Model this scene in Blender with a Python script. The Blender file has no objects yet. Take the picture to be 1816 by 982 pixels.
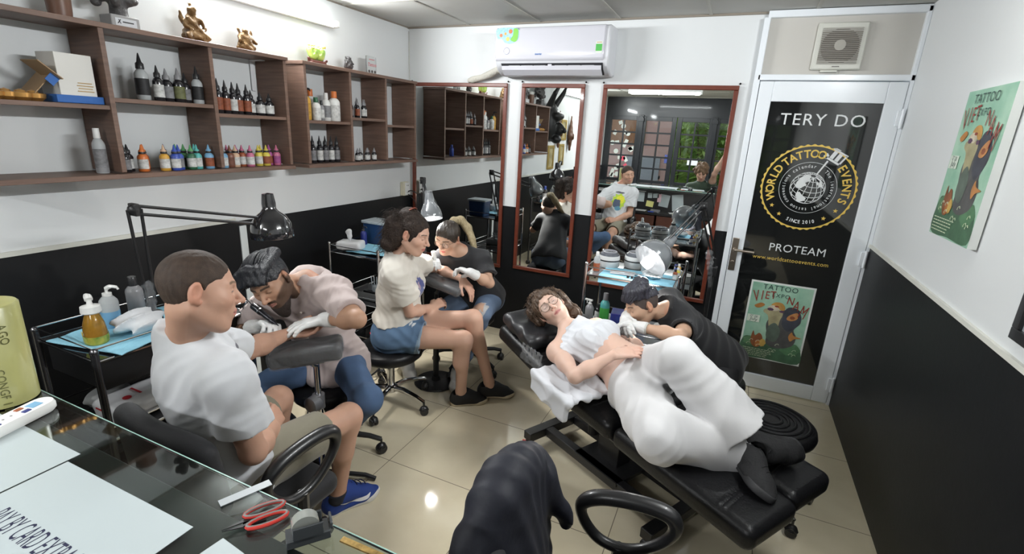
import bpy, bmesh, math, random
import numpy as np
from mathutils import Vector, Matrix

S = bpy.context.scene
C = S.collection
# ---------------------------------------------------------------- camera
def cam_axes(yaw, pitch, roll):
    cy, sy = math.cos(yaw), math.sin(yaw)
    f0 = Vector((sy, cy, 0)); r0 = Vector((cy, -sy, 0)); u0 = Vector((0, 0, 1))
    f = math.cos(pitch) * f0 - math.sin(pitch) * u0
    u = math.cos(pitch) * u0 + math.sin(pitch) * f0
    r = math.cos(roll) * r0 + math.sin(roll) * u
    u2 = -math.sin(roll) * r0 + math.cos(roll) * u
    return r, u2, f
_r, _u, _f = cam_axes(math.radians(-23.635), math.radians(16.535), math.radians(2.905))
cam_data = bpy.data.cameras.new('camera')
cam = bpy.data.objects.new('camera', cam_data); C.objects.link(cam)
_m = Matrix((( _r.x, _u.x, -_f.x, 0), (_r.y, _u.y, -_f.y, 0), (_r.z, _u.z, -_f.z, 1.72), (0, 0, 0, 1)))
cam.matrix_world = _m
cam_data.sensor_width = 36.0
cam_data.lens = 869.07 / 1816 * 36.0
cam_data.clip_start = 0.05
S.camera = cam
S.view_settings.view_transform = 'Standard'
S.view_settings.look = 'None'
S.view_settings.gamma = 1
S.view_settings.use_curve_mapping = False
S.view_settings.exposure = 0.42
TUBE_W = 38.0          # watts of each fluorescent tube
LAMP_W = 5.0           # watts of each work lamp
S.cycles.use_denoising = True
S.cycles.max_bounces = 7
S.cycles.diffuse_bounces = 4
S.cycles.glossy_bounces = 4
S.cycles.transmission_bounces = 6
S.cycles.transparent_max_bounces = 8
S.cycles.sample_clamp_indirect = 6
S.cycles.caustics_reflective = False
S.cycles.caustics_refractive = False
# ---------------------------------------------------------------- world (daylight outside the street window)
w = bpy.data.worlds.new('sky'); S.world = w; w.use_nodes = True
_bg = w.node_tree.nodes['Background']
_bg.inputs[0].default_value = (0.80, 0.90, 1.0, 1); _bg.inputs[1].default_value = 1.0
# ================================================================ helpers
PI = math.pi
rnd = random.Random(7)
MATS = {}
def mat(name, col, rough=0.5, metal=0.0, coat=0.0, bump=0.0, bscale=60.0, var=0.0, vscale=8.0, trans=0.0, ior=1.45,
        emit=None, estr=0.0, attr=False, sss=0.0, spec=0.5, alpha=1.0, stretch=None, coat_rough=0.05, col2=None, sheen=0.0):
    if name in MATS: return MATS[name]
    m = bpy.data.materials.new(name); m.use_nodes = True
    nt = m.node_tree; b = nt.nodes['Principled BSDF']
    b.inputs['Base Color'].default_value = (*col, 1)
    b.inputs['Roughness'].default_value = rough
    b.inputs['Metallic'].default_value = metal
    b.inputs['Coat Weight'].default_value = coat
    b.inputs['Coat Roughness'].default_value = coat_rough
    b.inputs['Transmission Weight'].default_value = trans
    b.inputs['IOR'].default_value = ior
    b.inputs['Specular IOR Level'].default_value = spec
    b.inputs['Alpha'].default_value = alpha
    b.inputs['Sheen Weight'].default_value = sheen
    if sss:
        b.inputs['Subsurface Weight'].default_value = sss
        b.inputs['Subsurface Radius'].default_value = (0.012, 0.005, 0.003)
        b.inputs['Subsurface Scale'].default_value = 0.6
    if emit:
        b.inputs['Emission Color'].default_value = (*emit, 1)
        b.inputs['Emission Strength'].default_value = estr
    tc = nt.nodes.new('ShaderNodeTexCoord')
    src = tc.outputs['Object']
    if stretch:
        mp = nt.nodes.new('ShaderNodeMapping'); mp.inputs['Scale'].default_value = stretch
        nt.links.new(src, mp.inputs[0]); src = mp.outputs[0]
    base = None
    if attr:
        a = nt.nodes.new('ShaderNodeAttribute'); a.attribute_name = 'Col'; base = a.outputs['Color']
        nt.links.new(base, b.inputs['Base Color'])
    if var:
        n = nt.nodes.new('ShaderNodeTexNoise'); n.inputs['Scale'].default_value = vscale; n.inputs['Detail'].default_value = 5
        nt.links.new(src, n.inputs['Vector'])
        mx = nt.nodes.new('ShaderNodeMix'); mx.data_type = 'RGBA'; mx.blend_type = 'MIX'
        r = nt.nodes.new('ShaderNodeMapRange'); r.inputs[1].default_value = .3; r.inputs[2].default_value = .7
        nt.links.new(n.outputs['Fac'], r.inputs[0]); 
        ml = nt.nodes.new('ShaderNodeMath'); ml.operation = 'MULTIPLY'; ml.inputs[1].default_value = 1.0 if col2 else var
        nt.links.new(r.outputs[0], ml.inputs[0]); nt.links.new(ml.outputs[0], mx.inputs['Factor'])
        if base: nt.links.new(base, mx.inputs[6])
        else: mx.inputs[6].default_value = (*col, 1)
        c2 = col2 or tuple(c * 0.35 for c in col)
        mx.inputs[7].default_value = (*c2, 1)
        nt.links.new(mx.outputs[2], b.inputs['Base Color'])
    if bump:
        n = nt.nodes.new('ShaderNodeTexNoise'); n.inputs['Scale'].default_value = bscale; n.inputs['Detail'].default_value = 4
        nt.links.new(src, n.inputs['Vector'])
        bp = nt.nodes.new('ShaderNodeBump'); bp.inputs['Strength'].default_value = bump; bp.inputs['Distance'].default_value = 0.01 if bscale < 200 else 0.0015
        nt.links.new(n.outputs['Fac'], bp.inputs['Height']); nt.links.new(bp.outputs[0], b.inputs['Normal'])
    MATS[name] = m
    return m

def rotz(a): return Matrix.Rotation(a, 4, 'Z')
def frame(o, z, x=(1, 0, 0)):
    """matrix at o with local Z along z and local X near x"""
    z = Vector(z).normalized(); x = Vector(x)
    y = z.cross(x)
    if y.length < 1e-4: y = z.cross(Vector((0, 1, 0.01)))
    y.normalize(); x = y.cross(z)
    m = Matrix((x, y, z)).transposed().to_4x4(); m.translation = Vector(o)
    return m

class G:
    """collects shapes and links them as ONE mesh object"""
    def __init__(s): s.v = []; s.f = []; s.mi = []; s.cur = 0
    def add(s, vs, fs, M=None):
        o = len(s.v)
        s.v += [tuple(M @ Vector(p)) if M is not None else tuple(p) for p in vs]
        s.f += [tuple(i + o for i in f) for f in fs]; s.mi += [s.cur] * len(fs)
        return s
    def box(s, c, d, M=None, rot=None):
        x, y, z = [k / 2 for k in d]
        T = Matrix.Translation(Vector(c))
        if rot is not None: T = T @ rot
        if M is not None: T = M @ T
        vs = [(a, b, e) for a in (-x, x) for b in (-y, y) for e in (-z, z)]
        return s.add(vs, [(0, 1, 3, 2), (4, 6, 7, 5), (0, 4, 5, 1), (2, 3, 7, 6), (0, 2, 6, 4), (1, 5, 7, 3)], T)
    def lathe(s, prof, n=20, M=None, sx=1.0, sy=1.0):
        vs = []; fs = []
        for r, z in prof:
            for i in range(n):
                a = 2 * PI * i / n; vs.append((r * sx * math.cos(a), r * sy * math.sin(a), z))
        for j in range(len(prof) - 1):
            for i in range(n):
                fs.append((j * n + i, j * n + (i + 1) % n, (j + 1) * n + (i + 1) % n, (j + 1) * n + i))
        if prof[0][0] > 1e-5: fs.append(tuple(range(n))[::-1])
        if prof[-1][0] > 1e-5: fs.append(tuple((len(prof) - 1) * n + i for i in range(n)))
        return s.add(vs, fs, M)
    def cyl(s, a, b, r, n=16, r2=None):
        a = Vector(a); b = Vector(b)
        return s.lathe([(r, 0), (r if r2 is None else r2, (b - a).length)], n, frame(a, b - a))
    def sphere(s, c, r, n=14, sc=(1, 1, 1), M=None):
        prof = [(max(1e-6, r * math.sin(PI * k / (n // 2))), -r * math.cos(PI * k / (n // 2))) for k in range(n // 2 + 1)]
        T = Matrix.Translation(Vector(c)) @ Matrix.Diagonal((*sc, 1))
        return s.lathe(prof, n, (M @ T) if M is not None else T)
    def tube(s, pts, r, n=10, closed=False, caps=True, flat=1.0, up=(0, 0, 1)):
        pts = [Vector(p) for p in pts]; k = len(pts)
        rs = r if isinstance(r, (list, tuple)) else [r] * k
        vs = []; fs = []; prev = None
        for i, p in enumerate(pts):
            if closed: t = pts[(i + 1) % k] - pts[i - 1]
            else: t = pts[min(i + 1, k - 1)] - pts[max(i - 1, 0)]
            t.normalize()
            if prev is None:
                u = Vector(up) - t * Vector(up).dot(t)
                if u.length < 1e-3: u = Vector((1, 0, 0)) - t * t.x
            else: u = prev - t * prev.dot(t)
            u.normalize(); prev = u; w_ = t.cross(u)
            for j in range(n):
                a = 2 * PI * j / n
                vs.append(tuple(p + u * (rs[i] * math.cos(a) * flat) + w_ * (rs[i] * math.sin(a))))
        for i in range(k if closed else k - 1):
            for j in range(n):
                a = i * n; b = ((i + 1) % k) * n
                fs.append((a + j, a + (j + 1) % n, b + (j + 1) % n, b + j))
        if caps and not closed:
            fs.append(tuple(range(n))[::-1]); fs.append(tuple((k - 1) * n + j for j in range(n)))
        return s.add(vs, fs)
    def prism(s, poly, z0, z1, M=None):
        n = len(poly)
        vs = [(x, y, z0) for x, y in poly] + [(x, y, z1) for x, y in poly]
        fs = [tuple(range(n))[::-1], tuple(range(n, 2 * n))] + [(i, (i + 1) % n, n + (i + 1) % n, n + i) for i in range(n)]
        return s.add(vs, fs, M)
    def loft(s, rings, closed_ring=True, caps=True):
        n = len(rings[0]); vs = [p for r in rings for p in r]; fs = []
        for j in range(len(rings) - 1):
            for i in range(n if closed_ring else n - 1):
                fs.append((j * n + i, j * n + (i + 1) % n, (j + 1) * n + (i + 1) % n, (j + 1) * n + i))
        if caps and closed_ring:
            fs.append(tuple(range(n))[::-1]); fs.append(tuple((len(rings) - 1) * n + i for i in range(n)))
        return s.add(vs, fs)
    def obj(s, name, m, parent=None, bevel=0.0, angle=35, seg=2, label=None, sub=0, loc=None, rz=None):
        me = bpy.data.meshes.new(name)
        me.from_pydata(s.v, [], s.f)
        ms = m if isinstance(m, (list, tuple)) else [m]
        for x in ms: me.materials.append(x)
        if len(ms) > 1: me.polygons.foreach_set('material_index', s.mi)
        bm = bmesh.new(); bm.from_mesh(me); bmesh.ops.recalc_face_normals(bm, faces=bm.faces); bm.to_mesh(me); bm.free()
        me.polygons.foreach_set('use_smooth', [True] * len(me.polygons))
        me.set_sharp_from_angle(angle=math.radians(angle))
        o = bpy.data.objects.new(name, me); C.objects.link(o)
        if parent is not None: o.parent = parent
        if bevel:
            b = o.modifiers.new('bevel', 'BEVEL'); b.width = bevel; b.segments = seg; b.limit_method = 'ANGLE'
            b.angle_limit = math.radians(40); b.use_clamp_overlap = True
        if sub:
            b = o.modifiers.new('sub', 'SUBSURF'); b.levels = sub; b.render_levels = sub
        if label: o['label'] = label
        if loc is not None: o.location = loc
        if rz is not None: o.rotation_euler = (0, 0, rz)
        return o

def tag(o, label, cat, group=None, kind=None):
    o['label'] = label; o['category'] = cat
    if group: o['group'] = group
    if kind: o['kind'] = kind
    return o
def thing(name, label, cat, loc=(0, 0, 0), rz=0.0, group=None):
    o = bpy.data.objects.new(name, None); C.objects.link(o); o.empty_display_size = .05
    o.location = loc; o.rotation_euler = (0, 0, rz)
    return tag(o, label, cat, group)
def struct(o): o['kind'] = 'structure'; return o
def copy_tree(o, parent=None):
    c = o.copy(); C.objects.link(c)
    if parent is not None: c.parent = parent
    for ch in list(o.children): copy_tree(ch, c)
    return c
def dup(root, loc, label, rz=0.0, scale=None):
    c = copy_tree(root); c.location = loc; c['label'] = label; c.rotation_euler = (0, 0, rz)
    if scale: c.scale = scale
    return c
def text_geo(g, txt, size, M, depth=0.001, spacing=1.0, align='CENTER', sx=1.0, shear=0.0, offset=0.0):
    """adds lettering to g, flat in the XY plane of M"""
    cu = bpy.data.curves.new('t', 'FONT'); cu.body = txt; cu.size = size; cu.align_x = align; cu.align_y = 'CENTER'
    cu.space_character = spacing; cu.shear = shear; cu.extrude = depth; cu.offset = offset; cu.resolution_u = 3
    o = bpy.data.objects.new('t', cu); C.objects.link(o)
    dg = bpy.context.evaluated_depsgraph_get(); me = bpy.data.meshes.new_from_object(o.evaluated_get(dg))
    vs = [(v.co.x * sx, v.co.y, v.co.z) for v in me.vertices]; fs = [tuple(p.vertices) for p in me.polygons]
    bpy.data.objects.remove(o); bpy.data.curves.remove(cu); bpy.data.meshes.remove(me)
    g.add(vs, fs, M)
    return g
def catmull(pts, n=6, closed=False):
    P = [Vector(p) for p in pts]; out = []; k = len(P)
    for i in range(k if closed else k - 1):
        if closed: a, b, c, d = P[i - 1], P[i], P[(i + 1) % k], P[(i + 2) % k]
        else: a, b, c, d = P[max(i - 1, 0)], P[i], P[i + 1], P[min(i + 2, k - 1)]
        for j in range(n):
            t = j / n
            out.append(0.5 * ((2 * b) + (c - a) * t + (2 * a - 5 * b + 4 * c - d) * t * t + (3 * b - a - 3 * c + d) * t ** 3))
    if not closed: out.append(P[-1])
    return out
def rrect(w_, h_, r, n=5):
    out = []
    for cx, cy, a0 in ((w_ / 2 - r, h_ / 2 - r, 0), (-w_ / 2 + r, h_ / 2 - r, PI / 2), (-w_ / 2 + r, -h_ / 2 + r, PI), (w_ / 2 - r, -h_ / 2 + r, 1.5 * PI)):
        for k in range(n + 1):
            a = a0 + PI / 2 * k / n; out.append((cx + r * math.cos(a), cy + r * math.sin(a)))
    return out
# ================================================================ signed-distance sculpting (bodies, clothes, hair, cushions)
def _n(v): v = np.asarray(v, float); return v / (np.linalg.norm(v) + 1e-12)
class SD:
    """a list of blended primitives, meshed into one continuous surface"""
    def __init__(s): s.p = []; s.warp = None
    def cone(s, a, b, r1, r2, k=0.02, sq=None, f=1.0, op='+'):
        """tapered capsule; sq, f: squash the section by f along direction sq"""
        a = np.array(a, float); b = np.array(b, float)
        if sq is not None: sq = _n(sq)
        def fn(P):
            A, B, Q = a, b, P
            if sq is not None:
                m = a
                Q = P + ((P - m) @ sq)[:, None] * sq * (f - 1); B = b + ((b - m) @ sq) * sq * (f - 1)
            ba = B - A; l2 = ba @ ba; rr = r1 - r2
            pa = Q - A
            if l2 < rr * rr + 1e-9: return np.linalg.norm(pa, axis=1) - max(r1, r2)
            a2 = l2 - rr * rr; il2 = 1 / l2
            y = pa @ ba; z = y - l2
            xv = pa * l2 - y[:, None] * ba; x2 = (xv * xv).sum(1)
            y2 = y * y * l2; z2 = z * z * l2
            kk = np.sign(rr) * rr * rr * x2
            d3 = (np.sqrt(x2 * a2 * il2) + y * rr) * il2 - r1
            d1 = np.sqrt(x2 + z2) * il2 - r2
            d2 = np.sqrt(x2 + y2) * il2 - r1
            return np.where(np.sign(z) * a2 * z2 > kk, d1, np.where(np.sign(y) * a2 * y2 < kk, d2, d3))
        c = (a + b) / 2; R = np.linalg.norm(b - a) / 2 + max(r1, r2)
        s.p.append((fn, c, R, k, op)); return s
    def ell(s, c, r, ax=None, k=0.02, op='+'):
        """ellipsoid, ax: 3x3 rows = local axes"""
        c = np.array(c, float); r = np.array(r, float); ax = np.eye(3) if ax is None else np.array(ax, float)
        def fn(P):
            q = (P - c) @ ax.T
            k0 = np.linalg.norm(q / r, axis=1); k1 = np.linalg.norm(q / (r * r), axis=1)
            return k0 * (k0 - 1) / np.maximum(k1, 1e-6)
        s.p.append((fn, c, r.max(), k, op)); return s
    def box(s, c, h, rr, ax=None, k=0.01, op='+'):
        c = np.array(c, float); h = np.array(h, float); ax = np.eye(3) if ax is None else np.array(ax, float)
        def fn(P):
            q = np.abs((P - c) @ ax.T) - h + rr
            return np.linalg.norm(np.maximum(q, 0), axis=1) + np.minimum(q.max(1), 0) - rr
        s.p.append((fn, c, np.linalg.norm(h), k, op)); return s
    def plane(s, o, n, k=0.004):
        """keep the side the normal points away from"""
        o = np.array(o, float); n = _n(n)
        s.p.append((lambda P: -((P - o) @ n), o, 1e3, k, '-')); return s
    def func(s, fn, c, R, k=0.01, op='+'): s.p.append((fn, np.array(c, float), R, k, op)); return s
    def field(s, P, sel=None):
        d = np.full(len(P), 1.0)
        for i, (fn, c, R, k, op) in enumerate(s.p):
            if sel is not None and not sel[i].any(): continue
            m = slice(None) if sel is None else sel[i]
            e = fn(P[m]); a = d[m]
            if op == '-':
                h = np.maximum(k - np.abs(a + e), 0) / k; d[m] = np.maximum(a, -e) + h * h * k / 4
            elif op == '&':
                h = np.maximum(k - np.abs(a - e), 0) / k; d[m] = np.maximum(a, e) + h * h * k / 4
            else:
                h = np.maximum(k - np.abs(a - e), 0) / k; d[m] = np.minimum(a, e) - h * h * k / 4
        if s.warp is not None: d = d + s.warp(P)
        return d
    def mesh(s, h, pad=0.03):
        lo = np.min([c - R for f, c, R, k, op in s.p if op == '+'], 0) - pad
        hi = np.max([c + R for f, c, R, k, op in s.p if op == '+'], 0) + pad
        NB = 8; bs = NB * h
        nb = np.ceil((hi - lo) / bs).astype(int)
        ii = np.stack(np.meshgrid(*[np.arange(n) for n in nb], indexing='ij'), -1).reshape(-1, 3)
        cen = lo + (ii + .5) * bs; hd = bs * .87
        def select(cen, ext):
            return [np.ones(len(cen), bool) if R > 100 else (np.linalg.norm(cen - c, axis=1) < R + ext + k + .040) for f, c, R, k, op in s.p]
        near = np.zeros(len(cen), bool)
        for (f, c, R, k, op), m in zip(s.p, select(cen, hd)):
            if op == '+': near |= m
        ii = ii[near]; cen = cen[near]
        d = s.field(cen, select(cen, hd))
        act = np.abs(d) < hd * 1.9 + .02
        ii = ii[act]; cen = cen[act]; nbk = len(ii)
        g = np.stack(np.meshgrid(*[np.arange(NB + 1)] * 3, indexing='ij'), -1).reshape(-1, 3)
        npt = len(g)
        D = np.empty((nbk, npt), np.float32)
        CH = 600
        for a in range(0, nbk, CH):
            b = min(nbk, a + CH)
            P = (lo + (ii[a:b, None, :] * NB + g[None]) * h).reshape(-1, 3)
            sel = [np.repeat(m, npt) for m in select(cen[a:b], hd)]
            D[a:b] = s.field(P, sel).reshape(b - a, npt)
        D = D.reshape(nbk, NB + 1, NB + 1, NB + 1)
        gn = nb * NB + 2
        neg = D < 0
        cnt = sum(neg[:, i:NB + i, j:NB + j, k:NB + k].astype(np.int8) for i in (0, 1) for j in (0, 1) for k in (0, 1))
        cb, cx, cy, cz = np.nonzero((cnt > 0) & (cnt < 8))
        gi = ii[cb] * NB + np.stack([cx, cy, cz], 1)
        acc = np.zeros((len(cb), 3)); num = np.zeros(len(cb))
        for ax in range(3):
            o1, o2 = [q for q in range(3) if q != ax]
            for u in (0, 1):
                for v_ in (0, 1):
                    p0 = np.zeros(3, int); p0[o1] = u; p0[o2] = v_; p1 = p0.copy(); p1[ax] = 1
                    A = D[cb, cx + p0[0], cy + p0[1], cz + p0[2]]; B = D[cb, cx + p1[0], cy + p1[1], cz + p1[2]]
                    m = (A < 0) != (B < 0)
                    t = A[m] / (A[m] - B[m])
                    q = np.tile(p0.astype(float), (m.sum(), 1)); q[:, ax] = t
                    acc[m] += q; num[m] += 1
        V = lo + (gi + acc / num[:, None]) * h
        key = (gi[:, 0].astype(np.int64) * gn[1] + gi[:, 1]) * gn[2] + gi[:, 2]
        order = np.argsort(key); sk = key[order]
        F = []
        for ax in range(3):
            o1, o2 = [(1, 2), (2, 0), (0, 1)][ax]
            sl0 = [slice(0, NB)] * 3; sl1 = list(sl0); sl1[ax] = slice(1, NB + 1)
            A = neg[(slice(None), *sl0)]; B = neg[(slice(None), *sl1)]
            bb, x, y, z = np.nonzero(A != B)
            e = ii[bb] * NB + np.stack([x, y, z], 1); flip = A[bb, x, y, z]
            quad = []
            for du, dv in ((0, 0), (-1, 0), (-1, -1), (0, -1)):
                c = e.copy(); c[:, o1] += du; c[:, o2] += dv
                kk = (c[:, 0].astype(np.int64) * gn[1] + c[:, 1]) * gn[2] + c[:, 2]
                pos = np.clip(np.searchsorted(sk, kk), 0, len(sk) - 1)
                quad.append(np.where(sk[pos] == kk, order[pos], -1))
            Q = np.stack(quad, 1); ok = (Q >= 0).all(1)
            Q = Q[ok]; fl = flip[ok]
            Q[fl] = Q[fl][:, ::-1]
            F.append(Q)
        F = np.concatenate(F)
        F = F[:, ::-1]
        return V, F
def sd_obj(sd, name, m, h, parent=None, origin=(0, 0, 0), color=None, label=None, relax=1):
    V, F = sd.mesh(h)
    for _ in range(relax):
        A = np.zeros_like(V); n = np.zeros(len(V))
        for i in range(4):
            j = (i + 1) % 4
            np.add.at(A, F[:, i], V[F[:, j]]); np.add.at(n, F[:, i], 1)
        V = V * .5 + .5 * A / np.maximum(n, 1)[:, None]
    me = bpy.data.meshes.new(name)
    me.vertices.add(len(V)); me.vertices.foreach_set('co', (V - np.array(origin)).astype(np.float32).ravel())
    me.loops.add(len(F) * 4); me.loops.foreach_set('vertex_index', F.astype(np.int32).ravel())
    me.polygons.add(len(F)); me.polygons.foreach_set('loop_start', np.arange(0, len(F) * 4, 4, dtype=np.int32))
    me.polygons.foreach_set('use_smooth', np.ones(len(F), bool))
    me.update(calc_edges=True); me.validate()
    me.materials.append(m)
    if color is not None:
        ca = me.color_attributes.new('Col', 'FLOAT_COLOR', 'POINT')
        rgb = color(V); rgba = np.ones((len(me.vertices), 4), np.float32); rgba[:, :3] = rgb
        ca.data.foreach_set('color', rgba.ravel())
    o = bpy.data.objects.new(name, me); C.objects.link(o)
    if parent is not None: o.parent = parent
    else: o.location = origin
    if label: o['label'] = label
    return o
def folds(amp, freq, seed, dirs=None, sharp=1.5):
    """soft cloth folds as a distance offset; dirs: list of wave directions"""
    r = np.random.RandomState(seed)
    ws = []
    for i in range(4):
        d = _n(r.normal(size=3)) if dirs is None else _n(np.array(dirs[i % len(dirs)]) + r.normal(size=3) * .25)
        ws.append((d * freq * r.uniform(.7, 1.5), _n(r.normal(size=3)) * freq * .45, _n(r.normal(size=3)) * freq * .22, r.uniform(0, 6, 3)))
    def fn(P):
        o = np.zeros(len(P))
        for k1, k2, k3, ph in ws:
            w_ = np.sin(P @ k2 + ph[1])
            gate = .5 + .5 * np.sin(P @ k3 + ph[2])
            o += (1 - np.abs(np.sin(P @ k1 + 1.6 * w_ + ph[0])) ** sharp) * gate * gate
        return -(o - 1.0) * amp
    return fn
# ================================================================ people
SKIN = lambda: mat('skin', (.6, .4, .3), rough=.52, attr=True, sss=.10, bump=.05, bscale=420, spec=.38)
def cloth(name, col, rough=.85, bump=.25, bscale=90, **k): return mat(name, col, rough=rough, bump=bump, bscale=bscale, sheen=.15, **k)

def head_frame(c, fwd, up, s=1.0):
    f = _n(fwd); u = np.array(up, float); u = _n(u - f * (u @ f)); r = np.cross(f, u)
    A = np.stack([r, f, u])
    return dict(c=np.array(c, float), A=A, s=s, L=lambda x, y, z: np.array(c, float) + np.array([x, y, z]) * s @ A,
                loc=lambda P: ((P - np.array(c, float)) @ A.T) / s)
def add_head(sd, H, male=True, nose=1.0, open_eyes=.35, ears=True):
    L = H['L']; s = H['s']; A = H['A']
    E = lambda c, r, k=.02, op='+': sd.ell(L(*c), np.array(r) * s, A, k, op)
    K = lambda a, b, r1, r2, k=.012, op='+', **q: sd.cone(L(*a), L(*b), r1 * s, r2 * s, k, op=op, **q)
    E((0, -.009, .037), (.072, .087, .077), .02)
    E((0, .014, .000), (.067, .076, .084), .03)
    E((0, .036, -.042), (.053 if male else .050, .050, .070), .03)
    for x in (-1, 1):
        K((x * .054, -.012, -.045), (x * .020, .062, -.096), .016, .016, .03)
        E((x * .040, .058, -.018), (.022, .022, .020), .03)
        K((x * .010, .084, .024), (x * .042, .070, .026), .010, .009, .014)
    K((0, .066, -.098), (0, .064, -.094), .017 if male else .014, .017, .022)
    # eye sockets
    for x in (-1, 1): E((x * .031, .094, .006), (.017, .013, .011), .014, '-')
    # nose
    K((0, .086, .014), (0, .106 + .006 * nose, -.022), .0075, .0095, .010)
    E((0, .108 + .006 * nose, -.026), (.0105, .0105, .009), .007)
    for x in (-1, 1):
        E((x * .0115, .100, -.029), (.0075, .0095, .0072), .005)
        E((x * .006, .106, -.0355), (.0032, .0045, .003), .003, '-')
    # eyeballs with lids
    for x in (-1, 1): E((x * .031, .0745, .006), (.0140, .0140, .0125), .004)
    # mouth
    E((0, .080, -.058), (.026, .016, .020), .02)
    K((-.019, .087, -.0575), (0, .0955, -.0545), .0045, .0062, .004); K((.019, .087, -.0575), (0, .0955, -.0545), .0045, .0062, .004)
    K((-.016, .087, -.0625), (0, .0935, -.0665), .0045, .0068, .004); K((.016, .087, -.0625), (0, .0935, -.0665), .0045, .0068, .004)
    K((-.022, .092, -.0600), (.022, .092, -.0600), .0016, .0016, .004, '-')
    if ears:
        for x in (-1, 1):
            ax = np.stack([_n(A[0] * x * .93 - A[1] * .36), _n(A[1] * .93 + A[0] * x * .36 - A[2] * .15), A[2]])
            sd.ell(L(x * .079, -.008, .002), np.array([.0075, .018, .031]) * s, ax, .006)
            sd.ell(L(x * .087, -.003, .006), np.array([.005, .010, .018]) * s, ax, .004, '-')
            sd.ell(L(x * .078, .002, -.024), np.array([.006, .009, .010]) * s, ax, .006)
def head_color(H, base, lips=(.50, .20, .17), brow=(.06, .04, .03), open_eyes=.35, beard=None, stubble=0.0, brow_w=1.0, scalp=None, scalp_fn=None, cheeks=.5):
    base = np.array(base)
    def fn(P, col):
        q = H['loc'](P); x, y, z = q.T; ax = np.abs(x)
        near = (np.abs(q) < .15).all(1)
        def mix(m, c, a=1.0):
            m = np.clip(m, 0, 1)[:, None] * a * near[:, None]; col[:] = col * (1 - m) + np.array(c) * m
        sm = lambda d, w_: 1 - np.clip(d / w_, 0, 1)
        # warmth on cheeks, nose, ears
        mix(sm(np.linalg.norm(q - [0, .11, -.028], axis=1) - .008, .02), base * [1.05, .80, .76], .6 * cheeks)
        mix(sm(np.sqrt((ax - .043) ** 2 + (y - .07) ** 2 + (z + .025) ** 2) - .006, .028), base * [1.02, .78, .74], .6 * cheeks)
        mix(sm(.080 - ax, .008) * (y < .03), base * [1.02, .78, .72], .7)
        if stubble: mix(((z < -.028) & (y > -.02)).astype(float) * sm(z + .035, .02) , base * .45, stubble)
        # lips
        dl = np.sqrt((x / .024) ** 2 + ((z + .0605) / .0095) ** 2)
        mix(sm(dl - .85, .25) * (y > .082), lips)
        mix(sm(np.abs(z + .060) - .0006, .0014) * (ax < .022) * (y > .075), np.array(lips) * .35)
        # brows
        bz = .030 + .05 * (ax - .012) - 3.2 * np.maximum(ax - .034, 0) ** 1.3 * .25
        mix(sm(np.abs(z - bz) - .0022 * brow_w, .0022) * (ax > .011) * (ax < .050) * (y > .05), brow, .9)
        # eyes
        for sx in (-1, 1):
            e = q - [sx * .031, .0745, .006]
            rr = np.linalg.norm(e, axis=1)
            on = (rr < .0175) & (e[:, 1] > .005)
            lo = -.0042; hi = lo + .0092 * open_eyes
            wd = np.abs(e[:, 0]) < .0125
            k = 1 - (e[:, 0] / .0135) ** 2
            up_l = lo + (hi - lo) * np.clip(k, 0, 1) ** .6
            op = on & wd & (e[:, 2] > lo) & (e[:, 2] < up_l)
            mix(op.astype(float), (.72, .68, .66))
            iris = op & (np.hypot(e[:, 0], e[:, 2] - lo - .002) < .0055)
            mix(iris.astype(float), (.10, .06, .04))
            mix(on * wd * sm(np.abs(e[:, 2] - np.maximum(up_l, lo)) - .0007, .0013), (.06, .04, .035), .85)
            mix(on * sm(np.abs(e[:, 2] - .0085) - .0004, .0016) * wd, base * .62, .6)
        if beard is not None: beard(q, mix, sm)
        if scalp is not None:
            mix(scalp_fn(q), scalp)
        return col
    return fn

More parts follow.
